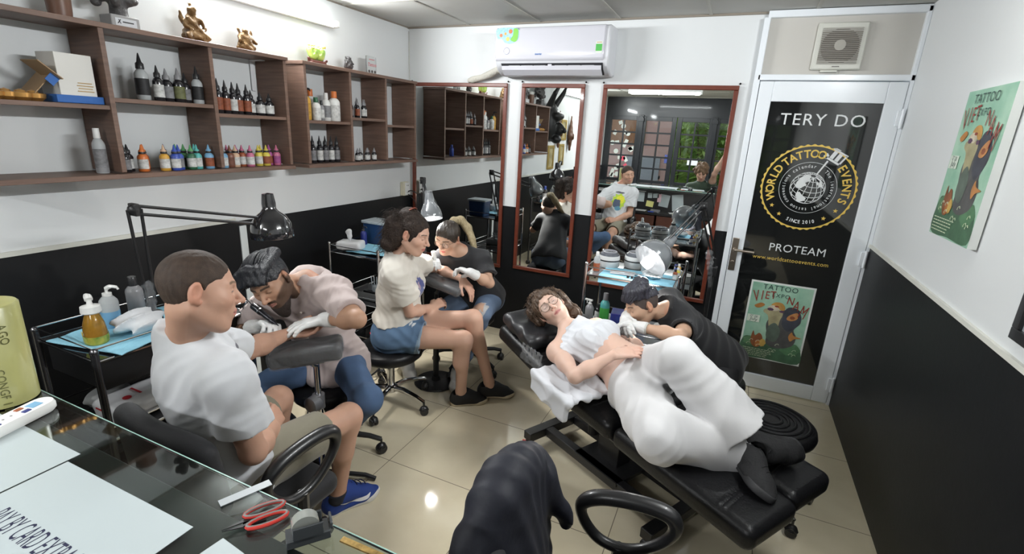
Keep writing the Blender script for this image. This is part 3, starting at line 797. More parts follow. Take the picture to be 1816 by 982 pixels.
# ---------------------------------------------------------------- poster artwork (generic creatures, green mist)
def poster(M, w_, h_, th, name, edge, border=.012):
    """origin at lower left, X right, Y up, Z out of the surface"""
    g = G(); g.box((w_ / 2, h_ / 2, -th / 2), (w_, h_, th), M)
    o = g.obj(name, edge)
    pm = bpy.data.materials.get('poster_mist')
    if not pm:
        pm = mat('poster_mist', (.20, .42, .30), rough=.45, var=1, vscale=7, col2=(.42, .62, .48))
    b = border; g = G(); g.box((w_ / 2, h_ / 2, .0004), (w_ - 2 * b, h_ - 2 * b, .0008), M); g.obj('printed_field', pm, o)
    def blob(col, pts, z, nm='printed_shape', rough=.45, var=.5):
        cm = mat('poster_%02d%02d%02d' % tuple(int(c * 99) for c in col), col, rough=rough, var=var, vscale=22)
        pp = [Vector((x * w_, y * h_, 0)) for x, y in pts]; pp = catmull(pp, 4, True)
        g = G(); g.add([(p.x, p.y, z) for p in pp], [tuple(range(len(pp)))], M); return g.obj(nm, cm, o)
    R_ = lambda cx, cy, rx, ry, n=14, j=.12, s_=1: [(cx + rx * (1 + j * math.sin(k * 2.3 + s_)) * math.cos(2 * PI * k / n), cy + ry * (1 + j * math.cos(k * 3.1 + s_)) * math.sin(2 * PI * k / n)) for k in range(n)]
    blob((.07, .16, .09), [(.03, .02), (.5, .015), (.97, .02), (.97, .20), (.85, .27), (.7, .20), (.5, .24), (.3, .22), (.15, .28), (.03, .24)], .0012)
    blob((.10, .24, .12), R_(.80, .20, .16, .08), .0014); blob((.12, .26, .13), R_(.16, .22, .12, .06), .0014)
    blob((.10, .10, .10), [(.42, .22), (.60, .18), (.82, .24), (.86, .36), (.80, .45), (.88, .55), (.84, .66), (.72, .70), (.60, .68), (.44, .60), (.36, .48), (.40, .34)], .0016)
    blob((.06, .065, .085), [(.60, .50), (.72, .42), (.84, .50), (.88, .60), (.84, .68), (.92, .64), (.78, .72), (.62, .70)], .0018)
    blob((.42, .38, .22), [(.28, .62), (.36, .58), (.40, .46), (.46, .36), (.54, .42), (.56, .54), (.58, .64), (.44, .68), (.30, .66)], .0020)
    blob((.12, .16, .13), [(.40, .30), (.55, .26), (.60, .40), (.50, .50), (.40, .44)], .0022)
    blob((.55, .30, .08), [(.38, .72), (.44, .76), (.54, .76), (.60, .71), (.58, .67), (.46, .69)], .0024)
    blob((.62, .55, .42), [(.33, .69), (.42, .72), (.52, .68), (.46, .65), (.38, .66)], .0026)
    blob((.30, .05, .03), R_(.47, .71, .035, .010), .0028)
    blob((.10, .05, .10), R_(.38, .665, .05, .018), .0028); blob((.12, .06, .11), R_(.56, .655, .04, .015), .0028)
    blob((.58, .27, .10), [(.68, .62), (.80, .67), (.82, .60), (.74, .56), (.66, .57)], .0030); blob((.30, .09, .04), R_(.74, .60, .04, .02), .0032)
    blob((.55, .25, .08), [(.78, .42), (.82, .38), (.94, .36), (.84, .34), (.78, .30), (.74, .36)], .0032)
    blob((.50, .22, .06), [(.14, .70), (.22, .73), (.28, .71), (.22, .67), (.16, .66), (.12, .68)], .0032)
    blob((.28, .10, .04), [(.18, .36), (.22, .30), (.28, .34), (.34, .30), (.36, .20), (.28, .15), (.20, .17), (.16, .24)], .0030)
    blob((.62, .40, .10), R_(.36, .22, .05, .05), .0034); blob((.50, .18, .05), R_(.28, .20, .04, .04), .0032)
    txt = mat('poster_dark_ink', (.03, .07, .06), rough=.5); red = mat('poster_red_ink', (.28, .03, .02), rough=.5); pale = mat('poster_pale_ink', (.62, .68, .50), rough=.5)
    T = lambda x, y, z=.004, a=0: M @ Matrix.Translation((x * w_, y * h_, z)) @ Matrix.Rotation(a, 4, 'Z')
    g = G(); text_geo(g, 'TATTOO', w_ * .125, T(.47, .935), 0, 1.1); text_geo(g, 'EXPO', w_ * .10, T(.50, .845), 0, 1.2); g.obj('poster_lettering', txt, o)
    g = G()
    for ch, x, y, hh, a in (('V', .12, .80, .30, .2), ('I', .21, .82, .25, .0), ('E', .29, .83, .20, 0), ('T', .38, .84, .20, .1), ('N', .66, .80, .20, -.1), ('A', .76, .75, .24, -.12), ('M', .88, .68, .34, -.25)):
        text_geo(g, ch, 1.0, T(x, y, .0042, a) @ Matrix.Diagonal((w_ * .15, w_ * hh, 1, 1)), 0)
    g.obj('poster_lettering', red, o)
    g = G(); g.box((.14 * w_, .52 * h_, .0038), (.20 * w_, .09 * h_, .001), M @ Matrix.Rotation(0, 4, 'Z')); g.obj('poster_label', mat('poster_label', (.65, .72, .62), rough=.5), o)
    g = G(); text_geo(g, 'July', w_ * .085, T(.15, .508, .0048, -.1), 0); text_geo(g, '27 28', w_ * .055, T(.14, .545, .0048, -.1), 0); g.obj('poster_lettering', txt, o)
    g = G()
    for i in range(5):
        rr = random.Random(i); x = .06
        while x < .56 - .03 * i:
            l = rr.uniform(.02, .07); g.box(((x + l / 2) * w_, (.128 - .022 * i) * h_, .0044), (l * w_, .006 * h_, .0003), M); x += l + .012
    for i in range(10):
        rr = random.Random(i + 50); x, y = rr.uniform(.1, .9), rr.uniform(.12, .24)
        g.tube([M @ Vector(((x + .03 * math.cos(a)) * w_, (y + .015 * math.sin(a * 1.3)) * h_, .004)) for a in (0, 1, 2, 3, 4)], .0012, 4)
    g.obj('poster_small_print', pale, o)
    return o
MP = Matrix(((1, 0, 0, .212), (0, 0, -1, YD - .003), (0, 1, 0, .236), (0, 0, 0, 1)))
p = poster(MP, .395, .575, .0012, 'poster', mat('poster_white_border', (.75, .78, .75), rough=.5))
tag(p, 'green illustrated expo poster pasted low on the black glass door', 'poster')
# canvas on the right wall: X runs towards the camera (-Y), Z out is -X
a_, b_ = Vector((X1 - .03, 2.69, 1.385)), Vector((X1 - .03, 2.275, 1.39))
MC = Matrix(((0, 0, -1, X1 - .034), (-1, 0, 0, 2.695), (0, 1, 0, 1.388), (0, 0, 0, 1)))
p = poster(MC, .410, .575, .028, 'canvas_print', mat('canvas_edge', (.74, .76, .74), rough=.7), border=.001)
tag(p, 'green illustrated expo print on a thick canvas hung on the right wall', 'picture')
# framed picture at the right edge
def picture(name, label, M, w_, h_, fw_, fm, mm, im, d=.02, cat='picture', inner=.05, group=None):
    t = G(); 
    for a, b in (((w_ / 2, fw_ / 2, d / 2), (w_, fw_, d)), ((w_ / 2, h_ - fw_ / 2, d / 2), (w_, fw_, d)), ((fw_ / 2, h_ / 2, d / 2), (fw_, h_ - 2 * fw_, d)), ((w_ - fw_ / 2, h_ / 2, d / 2), (fw_, h_ - 2 * fw_, d))): t.box(a, b, M)
    o = t.obj(name, fm, bevel=.002); g = G(); g.box((w_ / 2, h_ / 2, d * .35), (w_ - fw_ * 2, h_ - fw_ * 2, .004), M); g.obj('mount', mm, o)
    g = G(); g.box((w_ / 2, h_ / 2, d * .48), (w_ - fw_ * 2 - inner * 2, h_ - fw_ * 2 - inner * 2, .002), M); g.obj('print', im, o)
    return tag(o, label, cat, group)
fr_b = mat('black_lacquer_frame', (.015, .015, .017), rough=.3, coat=.4)
picture('picture_frame', 'black framed picture cut by the right edge of the photo', Matrix(((0, 0, -1, X1 - .002), (-1, 0, 0, 1.87), (0, 1, 0, 1.20), (0, 0, 0, 1))), .45, .36, .035, fr_b, mat('grey_mount', (.30, .33, .35), rough=.5), mat('grey_print', (.50, .52, .53), rough=.4, var=.6, vscale=14), inner=.012)
# ---------------------------------------------------------------- mirrors
mir = mat('silvered_mirror', (.86, .89, .88), rough=0.0, metal=1.0)
frm = mat('red_brown_mirror_frame', (.16, .035, .018), rough=.35, coat=.3, var=.3, vscale=30)
screw = mat('dark_screw', (.03, .03, .03), rough=.4, metal=.8)
def mirror(x0, x1, z0, z1, label):
    t = thing('wall_mirror', label, 'mirror', ((x0 + x1) / 2, YF - .004, z0))
    w_, h_ = x1 - x0, z1 - z0; f = .030; d = .020; g = G()
    for a, b in (((0, -d / 2, f / 2), (w_, d, f)), ((0, -d / 2, h_ - f / 2), (w_, d, f)), ((-w_ / 2 + f / 2, -d / 2, h_ / 2), (f, d, h_ - 2 * f)), ((w_ / 2 - f / 2, -d / 2, h_ / 2), (f, d, h_ - 2 * f))): g.box(a, b)
    g.obj('mirror_frame', frm, t, bevel=.004)
    g = G(); g.box((0, -.006, h_ / 2), (w_ - 2 * f + .004, .004, h_ - 2 * f + .004)); g.obj('mirror_glass', mir, t)
    for sx in (-1, 1):
        g = G(); g.sphere((sx * (w_ / 2 + .002), -.006, h_ + .012), .007, 8); g.obj('screw', screw, t)
    return t
mirror(-2.66, -1.755, .575, 2.08, 'leftmost wall mirror, reflecting the wooden shelf racks')
mirror(-1.630, -1.122, .59, 2.08, 'narrow middle wall mirror in a red-brown frame')
mirror(-.985, -.078, .565, 2.078, 'large wall mirror beside the door, reflecting the black windows')
# ---------------------------------------------------------------- street side wall with black casement windows
blk = mat('black_gloss_joinery', (.020, .022, .026), rough=.28, coat=.3)
glass = mat('window_glass', (.9, .95, .95), rough=0.0, trans=1.0, ior=1.45)
g = G(); zb, zt = .78, 2.14
g.box(((X0 + X1) / 2, YN - .06, zb / 2), (X1 - X0, .12, zb)); g.box(((X0 + X1) / 2, YN - .06, (HH + zt) / 2), (X1 - X0, .12, HH - zt))
g.box((-2.68, YN - .06, (zb + zt) / 2), (.06, .12, zt - zb)); g.box((.83, YN - .06, (zb + zt) / 2), (.03, .12, zt - zb))
struct(g.obj('wall_near', blk))
wi = 0
for cx in (-2.31, -1.605, -.90, -.195, .51):
    wi += 1; g = G(); w_ = .69; hh = zt - zb
    for sx in (-1, 1): g.box((cx + sx * (w_ / 2 - .045), YN - .02, (zb + zt) / 2), (.09, .06, hh))
    g.box((cx, YN - .02, zb + .05), (w_ - .18, .058, .10)); g.box((cx, YN - .02, zt - .04), (w_ - .18, .058, .08))
    g.box((cx, YN - .02, (zb + zt) / 2), (.034, .026, hh - .17))
    for k in range(1, 5): g.box((cx, YN - .02, zb + .10 + (hh - .18) * k / 5), (w_ - .18, .03, .034))
    o = struct(g.obj('window_%d' % wi, blk, bevel=.004))
    g = G(); g.box((cx, YN - .02, (zb + zt) / 2), (w_ - .1, .004, hh - .1)); g.obj('window_pane', glass, o)
g = G()
for cx in (-1.958, -.548): g.box((cx, YN + .03, (zb + zt) / 2), (.09, .05, zt - zb + .06)); g.prism([(-.06, -.0), (.06, 0), (.06, .06), (0, .12), (-.06, .06)], 0, .03, Matrix.Translation((cx, YN + .07, zt - .10)) @ Matrix.Rotation(PI / 2, 4, 'X'))
struct(g.obj('trim_8', blk, bevel=.004))
# outside: pavement, pink house front, hedge
g = G(); g.box((-1, YN - 4.2, -.35), (14, 8, .1)); struct(g.obj('ground_street', mat('street_paving', (.25, .24, .23), rough=.8)))
g = G(); g.cur = 0; g.box((-3.0, YN - 5.3, 2.1), (9.4, .3, 6.0)); o = g.obj('pink_house', mat('pink_render', (.55, .33, .29), rough=.8))
tag(o, 'pink rendered house across the street, seen in the mirror through the windows', 'house')
g = G(); g.box((-3.3, YN - 5.12, 2.0), (1.1, .06, .9)); g.obj('shutter', mat('brown_shutter', (.30, .13, .06), rough=.6), o)
g = G(); g.box((-2.7, YN - 5.12, .3), (1.0, .06, 1.7)); g.obj('roller_door', mat('grey_roller', (.35, .34, .36), rough=.5), o)
# hedge of leaf cards with stems
g = G(); r_ = random.Random(5)
for k in range(3600):
    c = Vector((r_.uniform(-1.5, 1.9), YN - 1.9 + r_.uniform(-.35, .35), r_.uniform(-.2, 3.6)))
    M = Matrix.Translation(c) @ Matrix.Rotation(r_.uniform(0, 6.3), 4, 'Z') @ Matrix.Rotation(r_.uniform(-1, 1), 4, 'X'); s_ = r_.uniform(.08, .15)
    g.add([(0, 0, 0), (s_ * .45, s_ * .7, .01), (0, s_ * 1.7, -.02), (-s_ * .45, s_ * .7, .01), (0, s_ * .7, .02)], [(0, 1, 4), (1, 2, 4), (2, 3, 4), (3, 0, 4)], M)
g.box((.2, YN - 2.5, 1.6), (3.6, .25, 4.0))
o = g.obj('climbing_plant', mat('bright_leaves', (.16, .30, .05), rough=.5, var=1, vscale=9, col2=(.42, .55, .12)))
tag(o, 'dense green climbing plant outside the street windows, seen in the big mirror', 'plant')
g = G(); 
for k in range(9): g.tube(catmull([(-1.4 + k * .4, YN - 1.95, -.3), (-1.3 + k * .4, YN - 2.0, 1.2), (-1.45 + k * .4, YN - 1.9, 2.4), (-1.35 + k * .4, YN - 1.95, 3.5)], 4), .018, 6)
g.obj('stem', mat('stem', (.12, .08, .04), rough=.8), o)
# motorbike outside (built once, stands behind the panes)
def motorbike(x, y, rz, label, col):
    t = thing('motorbike', label, 'motorbike', (x, y, -.30), rz, 'motorbikes parked outside'); rub = mat('tyre', (.02, .02, .02), rough=.7); cm = mat('moto_' + label[:5], col, rough=.25, coat=.6)
    for wy in (-.62, .62):
        g = G(); g.tube([(0, wy + .25 * math.cos(a), .29 + .25 * math.sin(a)) for a in np.linspace(0, 2 * PI, 25)[:-1]], .045, 8, closed=True); g.obj('wheel', rub, t)
    g = G(); g.box((0, .1, .45), (.22, .7, .2)); g.box((0, .62, .62), (.14, .2, .25)); g.obj('body_panel', cm, t, bevel=.05); g = G(); g.box((0, -.2, .80), (.24, .65, .12)); g.obj('seat', rub, t, bevel=.04)
    g = G(); g.tube(catmull([(-.33, .35, 1.0), (-.1, .45, 1.02), (0, .5, .95), (.1, .45, 1.02), (.33, .35, 1.0)], 4), .016, 8); g.cyl((0, .5, .98), (0, .64, .4), .03); g.sphere((0, .6, .9), .09); g.obj('handlebar', rub, t)
    for sx in (-1, 1): g = G(); g.tube([(sx * .25, .42, 1.02), (sx * .3, .42, 1.15)], .006, 5); g.sphere((sx * .31, .42, 1.2), .055, 8, (1, .3, .8)); g.obj('wing_mirror', rub, t)
motorbike(-2.4, YN - 1.2, 1.2, 'purple motorbike parked outside the street window', (.10, .04, .14)); motorbike(-1.1, YN - .9, 1.7, 'silver motorbike parked outside the street window', (.45, .45, .48))
# stickers on the first window
o = None; r_ = random.Random(11); stk = mat('white_sticker', (.70, .74, .70), rough=.5); pink = mat('pink_sticker', (.80, .10, .16), rough=.5)
for k in range(20):
    x = -2.56 + r_.random() * .46; z = .95 + (k % 7) * .17 + r_.uniform(-.04, .04); g = G()
    M = Matrix.Translation((x, YN - .013, z)) @ Matrix.Rotation(PI / 2, 4, 'X') @ Matrix.Rotation(r_.uniform(0, 6), 4, 'Z')
    if k % 3: g.box((0, 0, 0), (.07, r_.uniform(.08, .17), .002), M)
    else: g.lathe([(.05, -.001), (.05, .001)], 14, M)
    tag(g.obj('sticker', pink if k in (8, 9) else stk, bevel=0), 'pink sticker on the leftmost street window' if k in (8, 9) else ('oblong white sticker on the leftmost street window' if k % 3 else 'round white sticker on the leftmost street window'), 'sticker', 'pink window stickers' if k in (8, 9) else ('oblong white window stickers' if k % 3 else 'round white window stickers'))
g = G(); g.box((-.86, YN - .013, 1.30), (.20, .002, .12)); tag(g.obj('card_sign', mat('card_sign', (.72, .76, .78), rough=.5)), 'white card payment sign stuck to the street window', 'sign')
g = G(); g.box((-1.35, YN - .013, 1.33), (.12, .002, .17)); tag(g.obj('card_sign', mat('card_sign_blue', (.05, .07, .25), rough=.5)), 'dark blue sign stuck to the street window', 'sign')
# ================================================================ lights
tube_m = mat('lit_tube', (1, 1, 1), emit=(.96, .985, 1.0), estr=6.0)
fix_m = mat('white_enamel', (.80, .81, .80), rough=.3)
def tube_light(name, label, loc, rz, face, W=TUBE_W, l=1.20):
    """fixture along local Y; face: unit vector the light leaves along"""
    t = thing(name, label, 'light', loc, rz, None)
    f = Vector(face)
    g = G(); g.box(-f * .035, (.05 if abs(f.x) < .5 else .035, l, .05 if abs(f.z) < .5 else .035)); g.obj('batten', fix_m, t, bevel=.005)
    for s_ in (-1, 1): g = G(); g.box(Vector((0, s_ * (l / 2 - .015), 0)) - f * .005, (.034, .03, .045)); g.obj('end_cap', fix_m, t, bevel=.006)
    g = G(); g.cyl((0, -l / 2 + .03, 0), (0, l / 2 - .03, 0), .014, 12); g.obj('lamp_tube', tube_m, t)
    L = bpy.data.lights.new('tube_light', 'AREA'); L.shape = 'RECTANGLE'; L.size = .05; L.size_y = l - .08; L.energy = W; L.color = (.96, .985, 1.0); L.spread = PI
    o = bpy.data.objects.new('tube_light', L); C.objects.link(o); o.parent = t; o.location = f * .022
    z = -f; y = Vector((0, 1, 0)); x = y.cross(z); o.rotation_euler = Matrix((x, y, z)).transposed().to_euler()
    return t
tube_light('tube_light_fixture', 'long lit fluorescent tube on the left wall above the shelf rack', (X0 + .055, 2.27, 2.36), 0, (1, 0, 0))
tube_light('tube_light_fixture', 'lit fluorescent tube on the left wall nearer the street, seen in the narrow mirror', (X0 + .055, -.9, 2.34), 0, (1, 0, 0))
tube_light('tube_light_fixture', 'lit fluorescent tube high on the right wall, its glow in the top right corner', (X1 - .055, 1.75, 2.38), 0, (-1, 0, 0))
tube_light('tube_light_fixture', 'lit fluorescent tube under the ceiling before the street windows, seen in the large mirror', (-1.32, -1.5, HH - .055), PI / 2, (0, 0, -1), W=TUBE_W * 1.4)
# ================================================================ shelf racks on the left wall
wood = mat('walnut_board', (.20, .120, .088), rough=.5, var=.55, vscale=6, stretch=(1, .35, 14), bump=.05, bscale=40)
XS0, XS1 = X0 + .004, -2.47
def rack(name, label, y0, y1, ys, mids, zb=1.45, zt=2.065):
    t = thing(name, label, 'shelf', (XS0, y0, zb)); d = XS1 - XS0; T = .020
    def bd(nm, yc, zc, w_, h_, dd=d): g = G(); g.box((dd / 2, yc - y0, zc - zb), (dd, w_, h_)); g.obj(nm, wood, t, bevel=.0012, seg=1)
    bd('top_board', (y0 + y1) / 2, zt - T / 2, y1 - y0 + .02, T, d + .008); bd('bottom_board', (y0 + y1) / 2, zb - T / 2 + .005, y1 - y0 + .02, T, d + .008)
    for i, y in enumerate([y0 + T / 2] + ys + [y1 - T / 2]): bd('side_panel' if i in (0, len(ys) + 1) else 'divider', y, (zb + zt) / 2 - .004, T, zt - zb - .032)
    e = [y0 + T] + [q for y in ys for q in (y - T / 2, y + T / 2)] + [y1 - T]
    for i, z in enumerate(mids): bd('shelf_board', (e[2 * i] + e[2 * i + 1]) / 2, z - .009, e[2 * i + 1] - e[2 * i], .018, d - .006)
    return t
rack('wall_shelf', 'long walnut shelf rack on the left wall, nearer the camera', .82, 2.238, [1.31, 1.78], [1.742, 1.775, 1.735])
rack('wall_shelf', 'shorter walnut shelf rack next to the wall mirrors', 2.365, 3.52, [2.765, 3.14], [1.725, 1.758, 1.722])
bracket = mat('white_bracket', (.70, .70, .72), rough=.4)
t = thing('shelf_bracket', 'white metal angle bracket under the top of the long shelf rack', 'bracket', (X0 + .006, 2.19, 2.05)); g = G(); g.box((.003, 0, -.09), (.006, .025, .17)); g.box((.05, 0, -.008), (.10, .025, .006)); g.obj('angle', bracket, t, bevel=.002)
# ---------------------------------------------------------------- bottles
ink_blk = mat('dark_bottle_plastic', (.016, .015, .018), rough=.22, coat=.4)
clearp = mat('clear_bottle_plastic', (.62, .65, .66), rough=.12, trans=.35, ior=1.2)
capblk = mat('black_cap', (.02, .02, .022), rough=.4)
PAL = dict(black=(.02, .02, .022), white=(.72, .72, .70), orange=(.62, .17, .04), amber=(.62, .34, .05), blue=(.04, .08, .38), green=(.10, .32, .12), teal=(.10, .42, .40), lightblue=(.17, .36, .55),
           brown=(.20, .08, .05), purple=(.16, .04, .16), pink=(.50, .14, .24), yellow=(.60, .50, .08), magenta=(.38, .09, .28), olive=(.16, .17, .07), grey=(.25, .25, .26), rust=(.32, .09, .04), clear=(.6, .6, .6), darkgreen=(.03, .12, .06), navy=(.02, .03, .18), tan=(.62, .42, .28))
def pc(n, rough=.35): return clearp if n == 'clear' else mat('plastic_' + n, PAL[n], rough=rough, coat=.2)
def bottle(loc, r, h, label, body='black', cap='black', lab='white', kind='squeeze', group=None, name=None, ink=None, rz=0.0):
    nm = name or {'squeeze': 'ink_bottle', 'pump': 'pump_bottle', 'spray': 'spray_bottle', 'screw': 'bottle'}[kind]
    t = thing(nm, label, 'bottle', loc, rz, group)
    bm_ = ink_blk if body == 'black' else pc(body)
    hb = h * (.66 if kind == 'squeeze' else .78)
    g = G(); g.lathe([(r * .9, 0), (r, h * .02), (r, hb * .80), (r * .93, hb * .87), (r * .62, hb * .97), (r * .40, hb), (r * .40, hb + h * .01)], 14); g.obj('bottle_body', bm_, t, angle=50)
    if lab: g = G(); g.lathe([(r * 1.012, hb * .16), (r * 1.012, hb * .70)], 14); g.v = g.v; g.f = [f for f in g.f if len(f) == 4]; g.mi = [0] * len(g.f); g.obj('paper_label', mat('label_' + lab, PAL[lab], rough=.6, var=.75, vscale=55, stretch=(1, 1, 1.0)), t)
    if ink: g = G(); g.lathe([(r * .92, h * .018), (r * 1.008, h * .024), (r * 1.008, hb * .55)], 14); g.obj('liquid', pc(ink), t)
    cm = pc(cap)
    if kind == 'squeeze':
        g = G(); g.lathe([(r * .60, hb), (r * .62, hb + h * .02), (r * .58, hb + h * .12), (r * .36, hb + h * .15), (r * .13, h * .97), (r * .06, h)], 12); g.obj('twist_cap', cm, t, angle=50)
        if body != 'black' and cap != 'black': g = G(); g.lathe([(r * .63, hb - h * .005), (r * .66, hb + h * .03), (r * .60, hb + h * .075)], 12); g.obj('dark_collar', capblk, t)
    elif kind == 'screw':
        g = G(); g.lathe([(r * .52, hb), (r * .54, hb + h * .01), (r * .50, h * .99), (r * .46, h)], 14); g.obj('screw_cap', cm, t, angle=40)
    elif kind == 'pump':
        g = G(); g.lathe([(r * .5, hb), (r * .5, hb + h * .07), (r * .16, hb + h * .08), (r * .16, h * .95)], 12); g.tube(catmull([(0, 0, h * .95), (r * .5, 0, h * 1.0), (r * 1.15, 0, h * .985), (r * 1.35, 0, h * .93)], 4), [r * .26] * 5 + [r * .20] * 4 + [r * .13] * 4, 8); g.obj('pump_head', cm, t)
    else:
        g = G(); g.lathe([(r * .45, hb), (r * .45, hb + h * .05), (r * .25, hb + h * .07), (r * .25, hb + h * .12)], 12)
        g.box((r * .35, 0, hb + h * .15), (r * 1.9, r * .5, h * .06)); g.box((r * .75, 0, hb + h * .08), (r * .2, r * .35, h * .12)); g.obj('trigger_head', cm, t, bevel=.002)
    return t
ORD = ['first', 'second', 'third', 'fourth', 'fifth', 'sixth', 'seventh', 'eighth', 'ninth', 'tenth', 'eleventh', 'twelfth', 'thirteenth']
XB = -2.565
# middle bay of the long rack, upper shelf
for i, (y, x, r, h, b, c, l, k, d, ink) in enumerate([
    (1.492, -2.56, .034, .262, 'clear', 'black', 'black', 'squeeze', 'tall clear squeeze bottle, leftmost on the middle upper shelf of the long rack', None),
    (1.535, -2.62, .024, .215, 'black', 'black', None, 'squeeze', 'slim dark ink bottle standing at the back beside the tall clear bottle', None),
    (1.550, -2.54, .027, .205, 'black', 'black', 'white', 'squeeze', 'dark ink bottle with upright white label, middle upper shelf of the long rack', None),
    (1.602, -2.56, .031, .195, 'black', 'grey', 'grey', 'squeeze', 'stout dark ink bottle with grey label, middle upper shelf of the long rack', None),
    (1.652, -2.55, .031, .205, 'black', 'grey', 'olive', 'squeeze', 'dark ink bottle with olive label, middle upper shelf of the long rack', None),
    (1.700, -2.575, .028, .185, 'black', 'black', 'grey', 'squeeze', 'dark ink bottle with grey label beside the olive labelled one', None),
    (1.742, -2.545, .030, .230, 'clear', 'black', 'black', 'squeeze', 'clear squeeze bottle with black label beside the divider of the long rack', None)]):
    bottle((x, y, 1.776), r * .82, h * .77, d, b, c, l, k)
for i, (y, x, h, l) in enumerate([(1.852, -2.55, .175, 'rust'), (1.895, -2.55, .17, 'rust'), (1.938, -2.55, .165, 'white'), (1.975, -2.555, .162, 'rust'), (2.022, -2.55, .16, 'rust'), (2.068, -2.575, .135, 'white'), (2.075, -2.62, .13, None), (2.115, -2.56, .128, 'white'), (2.168, -2.55, .125, 'white')]):
    bottle((x, y, 1.736), .0215 if i < 7 else .025, h, 'dark ink bottle, %s from left, right upper bay of the long rack' % ORD[i], 'black', 'black', l, group='dark ink bottles in the right upper bay of the long rack')
cols = [(1.350, -2.53, 'black', 'grey', 'black'), (1.385, -2.57, 'black', 'white', 'black'), (1.425, -2.53, 'orange', 'white', 'orange'), (1.447, -2.56, 'rust', 'orange', 'orange'), (1.517, -2.52, 'amber', 'white', 'tan'),
        (1.548, -2.57, 'navy', 'black', 'navy'), (1.562, -2.51, 'blue', 'white', 'blue'), (1.592, -2.53, 'blue', 'grey', 'blue'), (1.610, -2.58, 'green', 'black', 'green'), (1.645, -2.57, 'green', 'black', 'green'), (1.648, -2.52, 'darkgreen', 'white', 'green'), (1.685, -2.53, 'teal', 'white', 'teal'), (1.700, -2.57, 'teal', 'black', 'teal'), (1.742, -2.52, 'lightblue', 'rust', 'lightblue')]
for i, (y, x, b, l, c) in enumerate(cols):
    bottle((x, y, 1.456), .0215, .122, 'small %s-capped ink bottle, %s from left, middle lower bay, long rack' % (c if c != 'tan' else 'flesh', ORD[i] if i < 13 else 'last'), b, c, l, group='small ink bottles in the middle lower bay')
cols = [(1.822, -2.52, 'lightblue', 'white', 'grey'), (1.835, -2.575, 'navy', 'black', 'black'), (1.868, -2.53, 'brown', 'brown', 'brown'), (1.880, -2.57, 'rust', 'black', 'pink'), (1.900, -2.53, 'tan', 'white', 'tan'), (1.935, -2.57, 'purple', 'black', 'magenta'), (1.957, -2.55, 'rust', 'white', 'pink'), (1.985, -2.52, 'pink', 'white', 'pink'),
        (2.055, -2.54, 'yellow', 'white', 'yellow'), (2.085, -2.56, 'yellow', 'brown', 'yellow'), (2.100, -2.53, 'yellow', 'rust', 'yellow'), (2.145, -2.56, 'magenta', 'rust', 'magenta'), (2.172, -2.53, 'pink', 'magenta', 'pink')]
for i, (y, x, b, l, c) in enumerate(cols):
    bottle((x, y, 1.456), .0215, .118, 'small %s-capped ink bottle, %s from left, right lower bay, long rack' % (c if c != 'tan' else 'flesh', ORD[i]), b, c, l, group='small ink bottles in the right lower bay')
bottle((-2.54, 1.262, 1.456), .024, .19, 'clear spray bottle with white top in the lower left bay of the long rack', 'clear', 'white', 'grey', 'screw', name='spray_bottle', ink='grey')
# shorter rack
for y, x, r, h, b, c, l, k, d in [
    (2.425, -2.53, .030, .185, 'amber', 'black', 'amber', 'pump', 'amber bottle with black pump on the upper shelf of the shorter rack'),
    (2.492, -2.515, .028, .140, 'white', 'darkgreen', 'white', 'screw', 'small white bottle with dark green cap on the shorter rack'),
    (2.520, -2.590, .033, .190, 'white', 'orange', 'white', 'screw', 'white bottle with orange cap standing at the back of the shorter rack'),
    (2.553, -2.53, .017, .125, 'grey', 'black', 'white', 'screw', 'slim grey bottle between the white ones on the shorter rack'),
    (2.605, -2.54, .027, .175, 'white', 'white', 'grey', 'screw', 'white bottle with pale cap on the shorter rack'),
    (2.668, -2.53, .037, .190, 'white', 'orange', 'white', 'screw', 'largest white bottle with orange cap, next to the divider of the shorter rack')]:
    bottle((x, y, 1.726), r, h, d, b, c, l, k)
for i, (y, x, h, l) in enumerate([(2.835, -2.54, .115, 'grey'), (2.87, -2.57, .135, 'rust'), (2.905, -2.54, .13, 'rust'), (2.94, -2.58, .14, 'white'), (2.965, -2.54, .13, 'white'), (2.99, -2.55, .13, 'white')]):
    bottle((x, y, 1.759), .017, h, 'black ink bottle, %s from left, middle upper bay of the shorter rack' % ORD[i], 'black', 'grey', l, group='black ink bottles on the middle upper shelf of the shorter rack')
for i, y in enumerate([2.475, 2.535, 2.585, 2.638, 2.690]):
    bottle((-2.55, y, 1.456), .0215, .175, 'black ink bottle, %s of the five in the lower left bay of the shorter rack' % ORD[i], 'black', 'black', 'white' if i % 2 else 'grey', group='five black ink bottles')
bottle((-2.58, 2.432, 1.456), .022, .05, 'tiny dark green pot beside the five black ink bottles', 'darkgreen', 'darkgreen', None, 'screw', name='pot')
for i, y in enumerate([2.825, 2.865, 2.925, 2.965, 3.01, 3.045]):
    bottle((-2.55 + .03 * (i % 2), y, 1.456), .0185, .095, 'small black bottle, %s of six in the middle lower bay of the shorter rack' % ORD[i], 'black', 'grey', 'white', group='six small black bottles')
bottle((-2.58, 3.21, 1.456), .022, .11, 'small blue bottle alone in the last lower bay of the shorter rack', 'blue', 'blue', None, 'screw')
